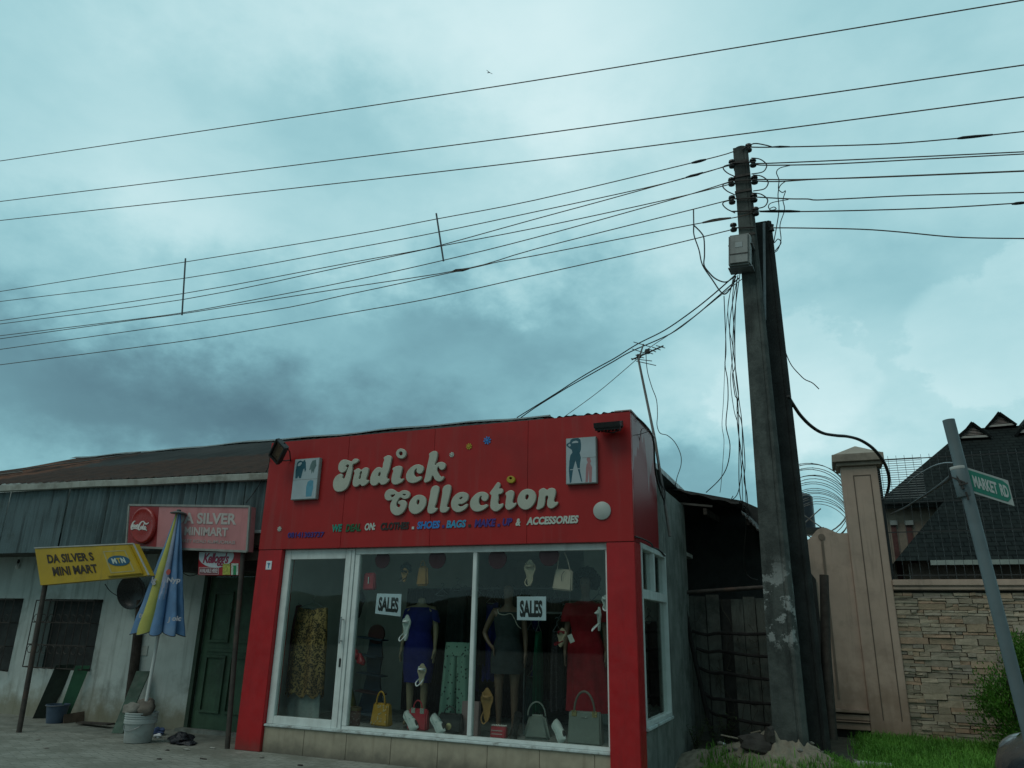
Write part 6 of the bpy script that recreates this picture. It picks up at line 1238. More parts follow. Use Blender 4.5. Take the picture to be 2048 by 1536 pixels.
# ---- shoes
def foot_outline(L, w, n=28):
    out = []
    for k in range(n):
        a = k/n*math.tau; s = .5 - .5*math.cos(a); half = w*(.40 + .18*math.sin(s*math.pi*1.0) + .25*math.exp(-((s-.72)/.2)**2) - .18*math.exp(-((s-.40)/.18)**2)) * (math.sin(min(max(s,.0),1)*math.pi)**.42 if 0 < s < 1 else 0)
        out.append((half*(1 if a < math.pi else -1), s*L))
    return out
def orient(loc, yaw=0, pitch=0, roll=0): return Matrix.Translation(loc) @ Matrix.Rotation(yaw, 4, 'Z') @ Matrix.Rotation(pitch, 4, 'X') @ Matrix.Rotation(roll, 4, 'Y')
def sandal(label, M, sole_m, strap_m, L=.25, w=.085, group=None, name='sandal'):
    o = thing(name, label, 'shoe', M.translation, group); ol = foot_outline(L, w)
    MB().rings([[M @ Vector((x, y, z)) for x, y in ol] for z in (0, .018)]).build('sole', sole_m, o)
    mb = MB()
    for s0, s1, h in ((.70, .76, .05), (.84, .66, .045)):
        mb.tube(cat_rom([M @ Vector((-w*.5, L*s0, .012)), M @ Vector((-w*.25, L*(s0+s1)/2, h)), M @ Vector((w*.25, L*(s0+s1)/2, h)), M @ Vector((w*.5, L*s1, .012))], 4), .010, 6)
    mb.tube(cat_rom([M @ Vector((-w*.36, L*.30, .012)), M @ Vector((-w*.4, L*.12, .07)), M @ Vector((0, L*-.02, .095)), M @ Vector((w*.4, L*.12, .07)), M @ Vector((w*.36, L*.30, .012))], 4), .007, 6)
    mb.build('straps', strap_m, o); return o
def shoe(label, M, m, sole_m, L=.26, w=.088, H=.085, open_=.45, heel=0, group=None, name='shoe', stripes=None):
    o = thing(name, label, 'shoe', M.translation, group); rg = []; N = 18
    for i in range(13):
        s = i/12; half = w*(.36 + .20*math.exp(-((s-.70)/.22)**2)) * (1 - max(0, (s-.86)/.14)**2*.75) * (1 - max(0, (.08 - s)/.08)**2*.5)
        top = (H*(1.0 - .25*s) if s < open_ else H*(.80 - .55*((s-open_)/(1-open_))**1.3)); base = heel*(1 - min(1, s/.6))**1.5
        rg.append([M @ Vector((half*math.cos(a), s*L, base + (top*max(0, math.sin(a)) if math.sin(a) > 0 else 0) + .004)) for a in [k/N*math.tau for k in range(N)]])
    MB().rings(rg).build('upper', m, o, smooth=60)
    ol = foot_outline(L*1.03, w*1.05); MB().rings([[M @ Vector((x, y - .004, z + heel*(1 - min(1, max(0, y/L)/.6))**1.5)) for x, y in ol] for z in (-.016, .004)]).build('sole', sole_m, o)
    MB().ell((0, 0, 0), (w*.30, L*.16, .008), 14, 6, M=M @ Matrix.Translation((0, L*.22, H*.93 + heel*.6))).build('opening', INK, o)
    if stripes: 
        mb = MB(); [mb.tube([M @ Vector((-w*.40, L*(.52 + .08*k), .03)), M @ Vector((-w*.12, L*(.50 + .08*k), H*.80 - .008*k)), M @ Vector((w*.12, L*(.50 + .08*k), H*.80 - .008*k)), M @ Vector((w*.40, L*(.52 + .08*k), .03))], .006, 5) for k in range(3)]; mb.build('laces', stripes, o)
    if heel: mb = MB(); mb.lathe([(.010, -.016), (.016, heel)], n=10, M=M @ Matrix.Translation((0, .03, 0))); mb.build('heel', sole_m, o)
    return o
SHW_ = mat('white_shoe', (.50, .55, .54), .45, .08, 20); SHR = mat('red_shoe', (.26, .012, .025), .35, .1, 20); SHK = mat('black_shoe', (.014, .014, .015), .35, .15, 20); SHO = mat('orange_brown_shoe', (.36, .19, .06), .5, .12, 20); SHB = mat('beige_shoe', (.42, .34, .24), .5, .1, 20); SHT = mat('teal_stripe', (.04, .20, .20), .5, .1)
NY = .11
def at(px, py, Y): return P(px, py, Y)
sandal('white sandal hung on the glass over the navy dress bodice', orient(at(812, 1282, NY), 0, math.radians(88), math.radians(-22)), SHW_, SHW_, .30, .10, 'white sandals stuck on the glass')
sandal('white sandal hung on the glass low beside the navy skirt', orient(at(843, 1371, NY), 0, math.radians(88), math.radians(-6)), SHB, SHW_, .24, .085, 'white sandals stuck on the glass')
sandal('white strappy shoe hung high at the right end of the window', orient(at(1200, 1262, NY), 0, math.radians(88), math.radians(-48)), SHW_, SHW_, .25, .05, 'white sandals stuck on the glass')
sandal('white heeled shoe hung beside the red pillar', orient(at(1211, 1222, NY + .03), 0, math.radians(88), math.radians(14)), SHW_, SHW_, .17, .06, 'white sandals stuck on the glass')
shoe('black shoe hanging sole outward left of the torn sale paper', orient(at(715, 1236, NY + .05), 0, math.radians(86), math.radians(-4)), SHK, SHK, .33, .10)
sandal('dull orange sandal hanging top left of the orange bag', orient(at(809, 1164, NY + .08), 0, math.radians(88), math.radians(-8)), SHO, SHK, .17, .075)
sandal('orange brown slipper hanging in front of the charcoal mannequin', orient(at(974, 1444, NY + .1), 0, math.radians(92), 0), SHO, SHO, .36, .105)
shoe('upper red shoe of a pair on the shoe tower', orient(at(700, 1300, .62), math.radians(-120), math.radians(-18), 0), SHR, SHR, .24, .09, group='red shoes on the tower')
shoe('lower red shoe of a pair on the shoe tower', orient(at(712, 1313, .58), math.radians(-115), math.radians(-22), 0), SHR, SHR, .22, .08, group='red shoes on the tower')
sandal('tan striped shoe hanging left of the cream tote bag', orient(at(1060, 1172, NY + .1), 0, math.radians(90), math.radians(3)), SHB, SHB, .30, .10)
sandal('red and tan shoe with a white tag beside the red dress', orient(at(1122, 1295, .35), 0, math.radians(70), math.radians(-25)), SHB, SHR, .22, .09)
MB_t = MB(); q = at(1142, 1277, .34); MB_t.box((-.028, -.002, -.045), (.028, .002, .045), orient(q, 0, 0, math.radians(-24))); single(MB_t, 'price_tag', printed('tag_paper', (.55, .58, .55), (.3, .32, .3), 120), 'white patterned price tag hanging against the red dress', 'tag')
for lab, px, py, yaw, rl, st in (('white sneaker wrapped in clear plastic right of the yellow bag', 826, 1464, 62, 0, SHT), ('white striped sneaker standing right of the red box bag', 880, 1471, 58, 0, SHT)):
    o = shoe(lab, orient(at(px, py, .20), math.radians(yaw), math.radians(50), math.radians(20)), SHW_, SHW_, .27, .10, .09, stripes=st, group='wrapped sneakers in the window', name='wrapped_sneaker')
    M = orient(at(px, py, .20), math.radians(yaw), math.radians(50), math.radians(20)); MB().ell((0, 0, 0), (.075, .16, .07), 18, 12, M=M @ Matrix.Translation((0, .13, .04)), jit=.25, seed=3).build('plastic_wrap', WRAP_(), o, smooth=70) if False else None
o = shoe('silver wrapped shoe leaning between the two grey handbags', orient(at(1122, 1487, .2), math.radians(40), math.radians(52), math.radians(20)), SHW_, SHW_, .27, .09, .09, name='wrapped_sneaker', group='wrapped sneakers in the window')
def boot(label, M):
    o = thing('ankle_boot', label, 'shoe', M.translation); rg = []
    for i in range(9): z = .05 + .26*i/8; r = .052 - .008*math.sin(i/8*3); rg.append([M @ Vector((r*.85*math.cos(a), .05 + r*math.sin(a), z)) for a in [k/20*math.tau for k in range(20)]])
    MB().rings(rg).build('shaft', SHK, o, smooth=70); rg = []
    for i in range(10):
        s = i/9; w = .040*(1 - max(0, (s-.7)/.3)**2*.7); h = .075*(1 - .6*s); rg.append([M @ Vector((w*math.cos(a), .0 + .24*s, .012 + h*.5 + h*.5*math.sin(a))) for a in [k/16*math.tau for k in range(16)]])
    MB().rings(rg).build('foot', SHK, o, smooth=70); MB().rings([[M @ Vector((x, y, z)) for x, y in foot_outline(.25, .085)] for z in (0, .014)]).build('sole', SHK, o)
boot('black ankle boot tipped over beside the charcoal mannequin legs', orient(at(1026, 1470, .28), math.radians(205), math.radians(-32), math.radians(-8)))
# ---- bags
def bag(label, x, y, z, w, h, d, m, yaw=0, taper=.85, handle=None, hm=None, hw=.4, hh=.12, hr=.009, flap=None, name='handbag', group=None, rollx=0, metal_=None, bev=.015, front=None):
    o = thing(name, label, 'bag', (x, y, z), group); M = orient((x, y, z), math.radians(yaw), 0, math.radians(rollx))
    mb = MB(); mb.add([(-w/2, -d/2, 0), (w/2, -d/2, 0), (w/2, d/2, 0), (-w/2, d/2, 0), (-w/2*taper, -d/2*.55, h), (w/2*taper, -d/2*.55, h), (w/2*taper, d/2*.55, h), (-w/2*taper, d/2*.55, h)], [(0,3,2,1),(4,5,6,7),(0,1,5,4),(1,2,6,5),(2,3,7,6),(3,0,4,7)], M); mb.build('body', m, o, bevel=bev, seg=3, smooth=50)
    if handle:
        mb = MB(); pts = [M @ Vector((hw*w/2*math.cos(a), -d*.28, h - .01 + hh*math.sin(a))) for a in [math.pi*k/14 for k in range(15)]]; mb.tube(pts, hr, 8); mb.build('handle', hm or m, o, smooth=70)
    if metal_:
        for s in (-1, 1): mb = MB(); mb.box((s*hw*w/2 - .028, -d/2*.62 - .006, h - .05), (s*hw*w/2 + .028, -d/2*.62 + .004, h + .008), M); mb.build('clasp', metal_, o, bevel=.003)
    if front: front(o, M, w, h, d)
    return o
GOLD = mat('gold_metal', (.62, .50, .25), .25, .1, metal=.9); SILV = mat('silver_metal', (.7, .7, .66), .2, .05, metal=.9)
YBG = mat('mustard_leather', (.42, .22, .012), .45, .1, 12, bump=.2, bump_scale=60); RBG = mat('red_leather', (.38, .015, .03), .4, .08, 12); GBG = mat('grey_leather', (.165, .19, .17), .5, .06, 20, bump=.15, bump_scale=120); CRM = mat('cream_leather', (.46, .36, .28), .5, .06, 12); ORG = mat('orange_leather', (.36, .17, .035), .5, .1, 12); KBG = mat('black_leather', (.014, .014, .014), .4, .1)
S0 = FZ + .062
def hb(px, py, Y): q = P(px, py, Y); return q.x, q.y
def studs(o, M, w, h, d):
    mb = MB(); rnd = random.Random(2)
    for k in range(26): u, v = rnd.uniform(-.42, .42), rnd.uniform(.08, .9); mb.ell((0, 0, 0), (.007, .006, .007), 8, 5, M=M @ Matrix.Translation((u*w, -d/2*(1 - .45*v) - .003, v*h)))
    mb.build('studs', mat('pearl_stud', (.55, .5, .36), .3, .1), o)
x, y = hb(762, 1455, .30); bag('mustard yellow studded handbag with an upright handle in the window', x, y, FZ + .06, .27, .25, .13, YBG, -8, .86, True, hw=.48, hh=.14, hr=.010, front=studs)
x, y = hb(836, 1462, .27); bag('red handbag with looped handle between the navy mannequin legs and sneakers', x, y, FZ + .05, .27, .23, .10, RBG, -4, .92, True, hw=.45, hh=.10, hr=.008, metal_=SILV)
def emb(o, M, w, h, d): MB().lathe([(.036, 0), (.036, .006), (.02, .01)], n=20, M=M @ Matrix.Translation((0, -d/2*.9 - .001, h*.32)) @ Matrix.Rotation(math.pi/2, 4, 'X')).build('emblem', GOLD, o)
x, y = hb(901, 1470, .32); bag('low black handbag with a round gold emblem', x, y, FZ + .05, .30, .20, .12, KBG, 0, .95, True, hw=.5, hh=.08, hr=.007, front=emb)
x, y = hb(941, 1470, .42); bag('tall dusty pink paper bag standing behind the window mullion', x, y, FZ + .02, .22, .36, .10, mat('dusty_pink', (.24, .165, .165), .6, .08), 0, .98, name='paper_bag', bev=.004)
def beads(o, M, w, h, d):
    mb = MB()
    for r_ in range(2):
        for k in range(6): mb.ell((0, 0, 0), (.010, .010, .009), 8, 6, M=M @ Matrix.Translation((-w*.42 + k*w*.165, -d*.2 + r_*.04, h + .008)))
    mb.build('pearls', mat('pearl', (.7, .68, .64), .25, .05), o); mb = MB(); [mb.box((-w*.42, -d/2*.8 - .003, h*v), (w*.3, -d/2*.8 + .002, h*v + .01), M) for v in (.3, .6)]; mb.build('bands', mat('silver_band', (.45, .3, .3), .3, .1), o)
x, y = hb(998, 1474, .22); bag('small red clutch with two rows of white pearls on top', x, y, FZ + .045, .185, .115, .09, RBG, -2, 1.0, name='clutch_bag', front=beads, bev=.008)
x, y = hb(1075, 1478, .30); bag('grey dome shaped handbag left of the silver wrapped shoe', x, y, FZ + .05, .32, .25, .16, GBG, 6, .55, True, hw=.62, hh=.14, hr=.009, bev=.03)
def bar_(o, M, w, h, d): MB().box((-.035, -d/2*.7 - .004, h*.82), (.035, -d/2*.7 + .006, h*.84), M).build('name_bar', SILV, o)
x, y = hb(1172, 1487, .24); bag('large structured grey handbag with gold clasps and tall round handle', x, y, FZ + .048, .38, .32, .15, GBG, -2, .93, True, hm=mat('handle_brown_grey', (.13, .115, .095), .5, .1), hw=.60, hh=.21, hr=.0125, metal_=GOLD, front=bar_)
q = P(739, 1180, .18); bag('bright red bag hanging high in the left pane', q.x, .18, q.z, .165, .21, .09, RBG, 8, .92, name='hanging_bag', rollx=-2, front=lambda o, M, w, h, d: MB().box((-.006, -d/2 - .002, h*.35), (.006, -d/2*.7, h*.75), M).build('clasp', SILV, o))
q = P(845, 1172, .22); bag('orange bag hanging at the top of the left pane', q.x, .22, q.z, .16, .24, .08, ORG, 0, .78, True, hw=.4, hh=.07, hr=.006, name='hanging_bag', bev=.025)
q = P(1125, 1181, .16); o = bag('cream tote bag hanging from long straps in the right pane', q.x, .16, q.z, .235, .235, .08, CRM, -3, .86, name='tote_bag', rollx=6)
mb = MB(); zt_ = P(1125, 1106, .16).z
for s in (-.075, .075): mb.tube(cat_rom([(q.x + s + .02, .14, q.z + .22), (q.x + s*.7 + .01, .14, q.z + .35), (q.x + s*.35, .15, zt_)], 4), .006, 6)
mb.build('strap', CRM, o); mb = MB(); mb.tube(cat_rom([(q.x + .04, .115, q.z + .21), (q.x + .01, .112, q.z + .17), (q.x + .005, .112, q.z + .10)], 3), .0035, 5); mb.build('cord', INK, o)
q = P(812, 1136, .35); single(MB().ell(q, (.075, .04, .07), 16, 10, jit=.4, seed=6), 'dark_purse', mat('dark_teal_leather', (.02, .045, .055), .45, .15), 'small dark round purse hanging above the dull orange sandal', 'purse', smooth=60)
# tin and other goods at the left end
x, y = hb(705, 1452, .30); TN = thing('printed_tin', 'pink printed tin with a gold lid beside the shop door', 'tin', (x, y, FZ))
MB().lathe([(.085, 0), (.088, .01), (.088, .17)], o=(x, y, FZ + .035), n=28).build('body', printed('tin_print', (.20, .085, .075), (.36, .27, .24), 38, .33), TN, smooth=40); MB().lathe([(.088, .172), (.091, .175), (.091, .205), (.07, .212)], o=(x, y, FZ + .035), n=28).build('lid', mat('tin_lid', (.28, .20, .10), .35, .1, metal=.4), TN, smooth=40)
q = P(697, 1412, .85); single(MB().lathe([(.14, 0), (.13, .1), (.06, .34), (.01, .46)], o=(q.x, .85, FZ), n=24), 'olive_cloth', cloth('olive_cloth', (.10, .095, .012)), 'olive green cloth heap behind the printed tin', 'cloth', smooth=60)
# sale papers on the panes
def paper(label, TL, TR, BR, BL, txt, tx):
    q = [P(*p, .085) for p in (TL, TR, BR, BL)]; f, n = quadmap(*q); o = thing('sale_paper', label, 'notice', q[3], 'sale notices on the glass'); rect_on(MB(), f, 0, 0, 1, 1, -.002, 0).build('sheet', SALEP, o); mb = MB(); text_uv(mb, txt, f, *tx, .0006, .0006, bold=.05); mb.build('lettering', INK, o); return o, f
SALEP = mat('sale_paper_white', (.62, .70, .80), .6, .03, 12)
paper('white paper reading SALES on the right hand pane', (1034, 1193), (1092, 1193), (1092, 1241), (1034, 1240), 'SALES', (.10, .12, .88, .84))
o, f = paper('white sale paper on the left hand pane beside the navy dress', (754, 1187), (803, 1188), (801, 1233), (750, 1227), 'SALES', (.10, .14, .90, .84)); 

# ------------------------------------------------------------------ verge, sand, grass, shrub, car
def ss(a, b, x): t_ = min(max((x - a) / (b - a), 0), 1); return t_*t_*(3 - 2*t_)
def vh(x, y):        # verge height
    h = -.06 + .16 * ss(1.0, 4.4, y); h += .03 * noise.noise(Vector((x * .9, y * .9, 0))) + .012 * noise.noise(Vector((x * 4, y * 4, 3)))
    return h
def sandh(x, y):
    d = ((x + .68) / .72) ** 2 + ((y - 1.9) / .62) ** 2; h = .43 * math.exp(-d * 1.5); d2 = ((x + 1.45) / .85) ** 2 + ((y - 2.15) / .6) ** 2; h += .16 * math.exp(-d2 * 1.6)
    return h * (1 + .16 * noise.noise(Vector((x * 2.6, y * 2.6, 9))) + .22 * noise.noise(Vector((x * 6, y * 6, 1))) + .16 * noise.noise(Vector((x * 15, y * 15, 1)))) - .02
VS = mat('verge_soil', (.075, .070, .05), .95, .3, 5, bump=.6, bump_scale=40)
mb = MB(); nx, ny = 110, 70
for j in range(ny + 1):
    for i in range(nx + 1): x = -1.9 + 13 * i / nx; y = -3.9 + 8.55 * j / ny; mb.v.append(Vector((x, y, vh(x, y))))
mb.f += [(j*(nx+1)+i, j*(nx+1)+i+1, (j+1)*(nx+1)+i+1, (j+1)*(nx+1)+i) for j in range(ny) for i in range(nx)]
struct(mb, 'verge', VS, smooth=80)
SAND = mat('sand', (.28, .245, .185), .95, .16, 7, dirt=(.15, .13, .095), dirt_amt=.5, dirt_scale=4, bump=.7, bump_scale=60)
mb = MB(); nx, ny = 170, 130
for j in range(ny + 1):
    for i in range(nx + 1): x = -2.35 + 3.0 * i / nx; y = 1.2 + 2.3 * j / ny; mb.v.append(Vector((x, y, max(vh(x, y) - .05, vh(x, y) + sandh(x, y) - .03 + .014 * noise.noise(Vector((x*11, y*11, 2))) + .008 * noise.noise(Vector((x*30, y*30, 2)))))))
mb.f += [(j*(nx+1)+i, j*(nx+1)+i+1, (j+1)*(nx+1)+i+1, (j+1)*(nx+1)+i) for j in range(ny) for i in range(nx)]
tag(mb.build('sand_heap', SAND, None, smooth=80), 'heap of pale sand at the foot of the utility poles', 'sand heap')
def gz(x, y): return max(vh(x, y), vh(x, y) + sandh(x, y) - .03)
def leaf_mat(name, c0, c1, sc=3):
    m, t, b, pos, o = new_mat(name); g_ = t('ObjectInfo'); n = t.noise(pos, sc, 4, .6); n2 = t.noise(pos, sc * 14, 2, .5); c = t.mix(t.ramp(n, .3, .7), c0, c1); c = t.mix(t.math('MULTIPLY', t.ramp(n2, .45, .7), .5), c, tuple(min(1, x * 1.7) for x in c1)); t.link(c, b.inputs['Base Color']); b.inputs['Roughness'].default_value = .6; b.inputs['Specular IOR Level'].default_value = .3
    tr = t('BsdfTranslucent'); t.link(c, tr.inputs[0]); mx = t('MixShader', i_0=.35); t.link(b.outputs[0], mx.inputs[1]); t.link(tr.outputs[0], mx.inputs[2]); t.link(mx.outputs[0], o.inputs[0]); return m
GRS = leaf_mat('grass_blade', (.080, .21, .032), (.16, .38, .058), 1.5)
mb = MB(); rnd = random.Random(17)
def blade(x, y, z, h, w, a, lean):
    d = Vector((math.cos(a), math.sin(a), 0)); s_ = Vector((-d.y, d.x, 0)); p = Vector((x, y, z - .01)); p1 = p + d * lean * h * .35 + Vector((0, 0, h * .6)); p2 = p + d * lean * h + Vector((0, 0, h * (1 - .35 * lean)))
    n = len(mb.v); mb.v += [p - s_*w, p + s_*w, p1 + s_*w*.7, p1 - s_*w*.7, p2]; mb.f += [(n, n+1, n+2, n+3), (n+3, n+2, n+4)]
def dens(x, y):
    s = sandh(x, y); n = noise.noise(Vector((x * 1.1, y * 1.1, 5))) * .5 + .5
    right = ss(-.05, .35, x) * ss(1.0, 1.5, y + x * .2)
    front = ss(.5, 1.2, y) * ss(2.3 + .35 * n, 1.85 + .2 * n, y - .12 * (x + 1.4)) * ss(-1.75, -1.5, x)
    front *= (.25 + .75 * n) * (1.0 if x > -1.55 else .3); d = max(right * (.25 + 1.0 * n), front)
    if s > .13: d *= max(0, 1 - (s - .13) / .12)
    if -.30 < x < .0 and y > 2.9: d *= .6
    return d
cnt = 0
while cnt < GRASS_N:
    x = rnd.uniform(-1.8, 4.6); y = rnd.uniform(.2, 4.62)
    if rnd.random() > dens(x, y): continue
    tall = .07 + .09 * rnd.random() ** 2 + (.05 if x > .2 else .02) * rnd.random(); blade(x, y, gz(x, y), tall, .0035 + .003 * rnd.random(), rnd.uniform(0, math.tau), rnd.uniform(.15, .95)); cnt += 1
tag(mb.build('grass', GRS, None), kind='stuff')
WEED = leaf_mat('weed_leaf', (.05, .085, .030), (.085, .12, .045), 4)
for i, (lab, px, py) in enumerate((('tall thin weed in front of the concrete wall beside the boutique', 1392, 1500), ('leafy weed at the left end of the sand heap', 1432, 1497), ('weed clump growing at the fence foot behind the sand', 1470, 1478), ('weed clump against the foot of the dark pole', 1643, 1488))):
    q = G(px, py, .05); q = Vector((max(q.x, -1.85), min(q.y, 3.15), 0)); q.z = gz(q.x, q.y); o = thing('weed', lab, 'weed', q); rnd = random.Random(40 + i); ms = MB(); ml = MB()
    for k in range(11):
        a = rnd.uniform(0, math.tau); d = Vector((math.cos(a), math.sin(a), 0)); h = rnd.uniform(.18, .42); pts = [q + d*.01, q + d*h*.15 + Vector((0, 0, h*.5)), q + d*h*.42 + Vector((0, 0, h))]; pts = cat_rom(pts, 4); ms.tube(pts, .003, 4)
        for p in pts[2:]:
            for _ in range(2):
                b_ = rnd.uniform(0, math.tau); e = Vector((math.cos(b_), math.sin(b_), rnd.uniform(-.2, .6))) * rnd.uniform(.04, .09); s_ = Vector((-e.y, e.x, 0)).normalized() * .010; ml.add([p, p + e*.5 + s_, p + e, p + e*.5 - s_], [(0, 1, 2, 3)])
    ms.build('stems', VINE, o); ml.build('leaves', WEED, o)
# shrub
def shrub(label, c, R, H, n, seed):
    o = thing('shrub', label, 'shrub', c); rnd = random.Random(seed); tr = MB(); lf = MB()
    for k in range(9):
        a = k / 9 * math.tau + rnd.uniform(-.3, .3); d = Vector((math.cos(a), math.sin(a), 0)); tr.tube(cat_rom([c, c + d*R*.25 + Vector((0, 0, H*.35)), c + d*R*.55 + Vector((0, 0, H*.75))], 4), [.022 - .0015*i for i in range(9)], 6)
    tips = []
    for k in range(260):
        a = rnd.uniform(0, math.tau); v = rnd.uniform(.05, 1); r = R * rnd.uniform(.25, 1) * (math.sin(min(v*1.15 + .15, 1) * math.pi) ** .6 * .75 + .25); tips.append(c + Vector((math.cos(a)*r, math.sin(a)*r, H*v + .1*R*rnd.uniform(-1, 1))))
    for p in tips:
        up = (p - c - Vector((0, 0, H*.2))).normalized() + Vector((0, 0, .9)); up.normalize(); L_ = rnd.uniform(.10, .2) * R / .55
        for i in range(n):
            q_ = p + up * L_ * rnd.uniform(-.5, 1) + Vector((rnd.gauss(0, 1), rnd.gauss(0, 1), rnd.gauss(0, 1))) * .045 * R / .55; e = (up + Vector((rnd.uniform(-1, 1), rnd.uniform(-1, 1), rnd.uniform(-.5, 1))) * .9).normalized() * rnd.uniform(.03, .055); s_ = e.orthogonal().normalized() * .009
            s_.rotate(Matrix.Rotation(rnd.uniform(0, 6), 3, e.normalized())); lf.add([q_, q_ + e*.5 + s_, q_ + e, q_ + e*.5 - s_], [(0, 1, 2, 3)])
    tr.build('trunk', mat('shrub_wood', (.05, .04, .03), .9, .2), o); lf.build('crown', leaf_mat('shrub_leaf', (.03, .10, .015), (.085, .21, .025), 3.5), o)
sq_ = P(2035, 1420, 3.85); shrub('dense bright green clipped shrub in front of the stone wall', Vector((sq_.x + .16, 3.85, vh(2.3, 3.8))), .66, 1.22, 85, 3)
# rubble round the sand
BLKM = mat('dark_block', (.055, .048, .042), .9, .25, 6, bump=.5)
for lab, px, py, sx_, sy_, sz_, rz, sd_ in (('dark broken block on the left side of the sand heap', 1512, 1475, .20, .12, .12, .3, 1), ('small upright dark block next to the broken block', 1537, 1475, .07, .08, .13, -.2, 2)):
    q = P(px, py, 1.72); q.z = gz(q.x, 1.72); mb = MB(); mb.ell((0, 0, 0), (sx_, sy_, sz_), 7, 5, M=orient(q + Vector((0, 0, sz_*.6)), rz, .1, .15), jit=.5, seed=sd_); single(mb, 'broken_block', BLKM, lab, 'block', 'broken blocks on the sand')
for lab, px, py, r, m in (('pale stone in the grass right of the sand heap', 1705, 1490, .06, ROCK), ('small white stone on the left slope of the sand', 1447, 1497, .022, PAPER), ('flat pale stone at the edge of the sand and grass', 1680, 1489, .05, ROCK), ('dark stone half buried in the grass in front', 1697, 1529, .07, BLKM)):
    q = P(px, py, 2.2 if px < 1500 else 2.6); q = Vector((q.x, q.y, gz(q.x, q.y))); single(MB().ell(q + Vector((0, 0, r*.4)), (r*1.2, r, r*.7), 10, 7, jit=.5, seed=px), 'stone', m, lab, 'stone', smooth=50)
for lab, a_, b_ in (('pale stick leaning on the broken block', (1442, 1470), (1486, 1479)), ('short pale stick lying on top of the broken block', (1502, 1466), (1521, 1462)), ('short pale stick lying on the sand slope', (1560, 1518), (1568, 1511))):
    pa_, pb_ = P(*a_, 2.2 if a_[1] < 1500 else 1.75), P(*b_, 2.12 if a_[1] < 1500 else 1.8); single(MB().tube([pa_, pb_], .009, 6), 'stick', mat('pale_stick', (.30, .26, .20), .8, .2), lab, 'stick', 'sticks on the sand')
q = P(1594, 1503, 2.0); q.z = gz(q.x, 2.0) + .03; mb = MB(); mb.ell(q, (.14, .10, .05), 20, 10, jit=.9, seed=13); mb.tube(cat_rom([q + Vector((-.12, -.02, .03)), q + Vector((-.20, -.05, .0)), q + Vector((-.12, -.10, -.02)), q + Vector((.02, -.1, .0))], 4), .007, 5); single(mb, 'plastic_bag', RAGM, 'black torn plastic bag lying on the front of the sand heap', 'bag', smooth=60)
q = G(1735, 1531, .02); mb = MB(); mb.box((q.x - .16, q.y - .11, -.1), (q.x + .30, q.y + .02, vh(q.x, q.y) + .045)); single(mb, 'kerb_stone', mat('white_kerb_paint', (.55, .56, .53), .7, .15, 6, dirt=(.25, .24, .2)), 'white painted kerb stone in the grass at the bottom edge', 'kerb stone', bevel=.012)
for i, (x_, y_, s_) in enumerate(((-7.6, -.5, 1), (-6.3, -.35, 2), (-5.6, -.55, 3), (-9.6, -.7, 4), (-7.2, -1.0, 5), (-8.9, -1.1, 6), (-6.8, -.75, 7), (-10.1, -1.0, 8))):
    single(MB().ell((x_, y_, .006), (.022 + .004*s_, .016, .009), 9, 5, jit=.7, seed=200 + s_), 'paving_grit', ROCK if i % 2 else BLKM, 'small stone chip lying loose on the paving', 'stone chip', 'stone chips loose on the paving', smooth=60)
rnd = random.Random(91)
for i in range(22):
    x_, y_ = rnd.uniform(-1.7, -.1), rnd.uniform(1.35, 2.2); r = rnd.uniform(.012, .03); single(MB().ell((x_, y_, gz(x_, y_) + r * .4), (r * 1.3, r, r * .8), 8, 6, jit=.5, seed=i), 'pebble', ROCK if i % 3 else BLKM, 'small pebble among those scattered over the sand heap', 'pebble', 'pebbles scattered on the sand heap', smooth=60)
# silver car at the right edge, only its front corner reaches into the frame
CX, CY = 1.24, -.9; CARG = thing('silver_car', 'silver grey car whose front corner shows at the lower right edge', 'car', (CX + 2.1, CY + .8, -.15))
CP = mat('silver_paint', (.075, .09, .105), .16, .04, 3, dirt=(.07, .08, .085), dirt_amt=.3, metal=.6)
prof = [(0.0, .28, .48, .66), (.06, .24, .66, .72), (.25, .22, .80, .80), (.7, .20, .90, .84), (1.15, .20, .97, .86), (1.25, .20, 1.0, .86), (1.9, .20, 1.02, .87), (3.2, .20, 1.02, .87), (3.9, .22, 1.0, .84), (4.15, .26, .92, .80), (4.22, .34, .70, .72)]
rg = []
for x, zl, zh, hw in prof:
    r_ = []
    for k in range(28):
        a = k/28*math.tau; c_, s_ = math.cos(a), math.sin(a); e = .35; r_.append(Vector((CX + x + .10*(1 - abs(c_))*(1 if x < 1 else 0)*-1*(1 - x) , CY + .8 + hw*math.copysign(abs(c_)**e, c_), (zl + zh)/2 + (zh - zl)/2*math.copysign(abs(s_)**.55, s_) - .10)))
    rg.append(r_)
MB().rings(rg).build('body', CP, CARG, smooth=60)
cab = [(1.2, .98, .78, .0), (1.75, 1.38, .64, 1), (2.6, 1.44, .62, 1), (3.3, 1.36, .62, 1), (3.95, 1.0, .74, 0)]
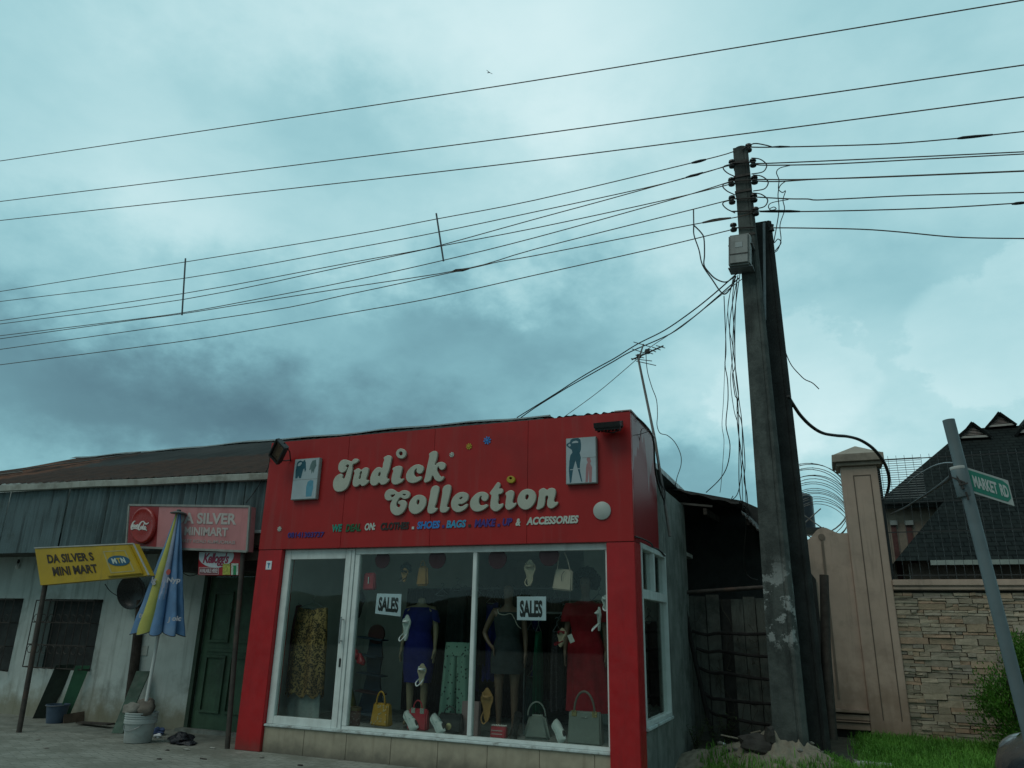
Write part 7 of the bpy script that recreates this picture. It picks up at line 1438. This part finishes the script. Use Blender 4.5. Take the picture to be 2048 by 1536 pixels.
rg = [[Vector((CX + x, CY + .8 + hw*math.copysign(abs(math.cos(a))**.4, math.cos(a)), .80 + (zh - .80)*max(0, math.sin(a))**.5 - .08)) for a in [math.pi*k/20 for k in range(21)]] for x, zh, hw, _ in cab]
MB().rings(rg, True, True, closed=False).build('cabin_glass', mat('car_dark_glass', (.02, .025, .027), .08, .1), CARG, smooth=60)
rg = [[Vector((CX + x, CY + .8 + (hw - .03)*math.cos(math.pi*k/12), zh - .075 + .03*math.sin(math.pi*k/12))) for k in range(13)] for x, zh, hw, f_ in cab if f_]
MB().rings(rg, True, True, closed=False).build('car_roof', CP, CARG, smooth=60)
for dx in (.78, 3.42):
    for dy in (.0, 1.6):
        Mw = Matrix.Translation((CX + dx, CY + dy, .165)) @ Matrix.Rotation(math.pi/2, 4, 'X'); w_ = MB().lathe([(.19, -.09), (.28, -.10), (.315, -.06), (.315, .06), (.28, .10), (.19, .09)], n=32, M=Mw).build('wheel', BLACKP, CARG, smooth=40); MB().lathe([(.02, -.105), (.19, -.095), (.19, .095), (.02, .105)], n=20, M=Mw).build('rim', mat('rim_silver', (.35, .36, .36), .3, .1, metal=.7), w_, smooth=40)
for dy in (.22, 1.38): MB().ell((0, 0, 0), (.16, .17, .075), 18, 10, M=Matrix.Translation((CX + .17, CY + dy, .60)) @ Matrix.Rotation(math.radians(-25), 4, 'Y')).build('headlight', mat('headlight_glass', (.16, .18, .19), .08, .1), CARG, smooth=60)
MB().box((CX - .03, CY + .35, .34), (CX + .02, CY + 1.25, .44)).build('grille', BLACKP, CARG, bevel=.01)
# low trees across the street, seen in the shop glass
FT = MB(); rnd = random.Random(77)
for k in range(70):
    x = -75 + k * 2.0 + rnd.uniform(-.6, .6); h = 3.4 + 1.6 * noise.noise(Vector((x * .05, 0, 4))); FT.ell((x, -48 + rnd.uniform(-1, 1), h * .5), (4.5, 2.5, h * .56), 16, 10, jit=.35, seed=k)
tag(FT.build('treeline', leaf_mat('far_leaf', (.012, .03, .012), (.03, .06, .02), 1), None, smooth=60), kind='stuff')
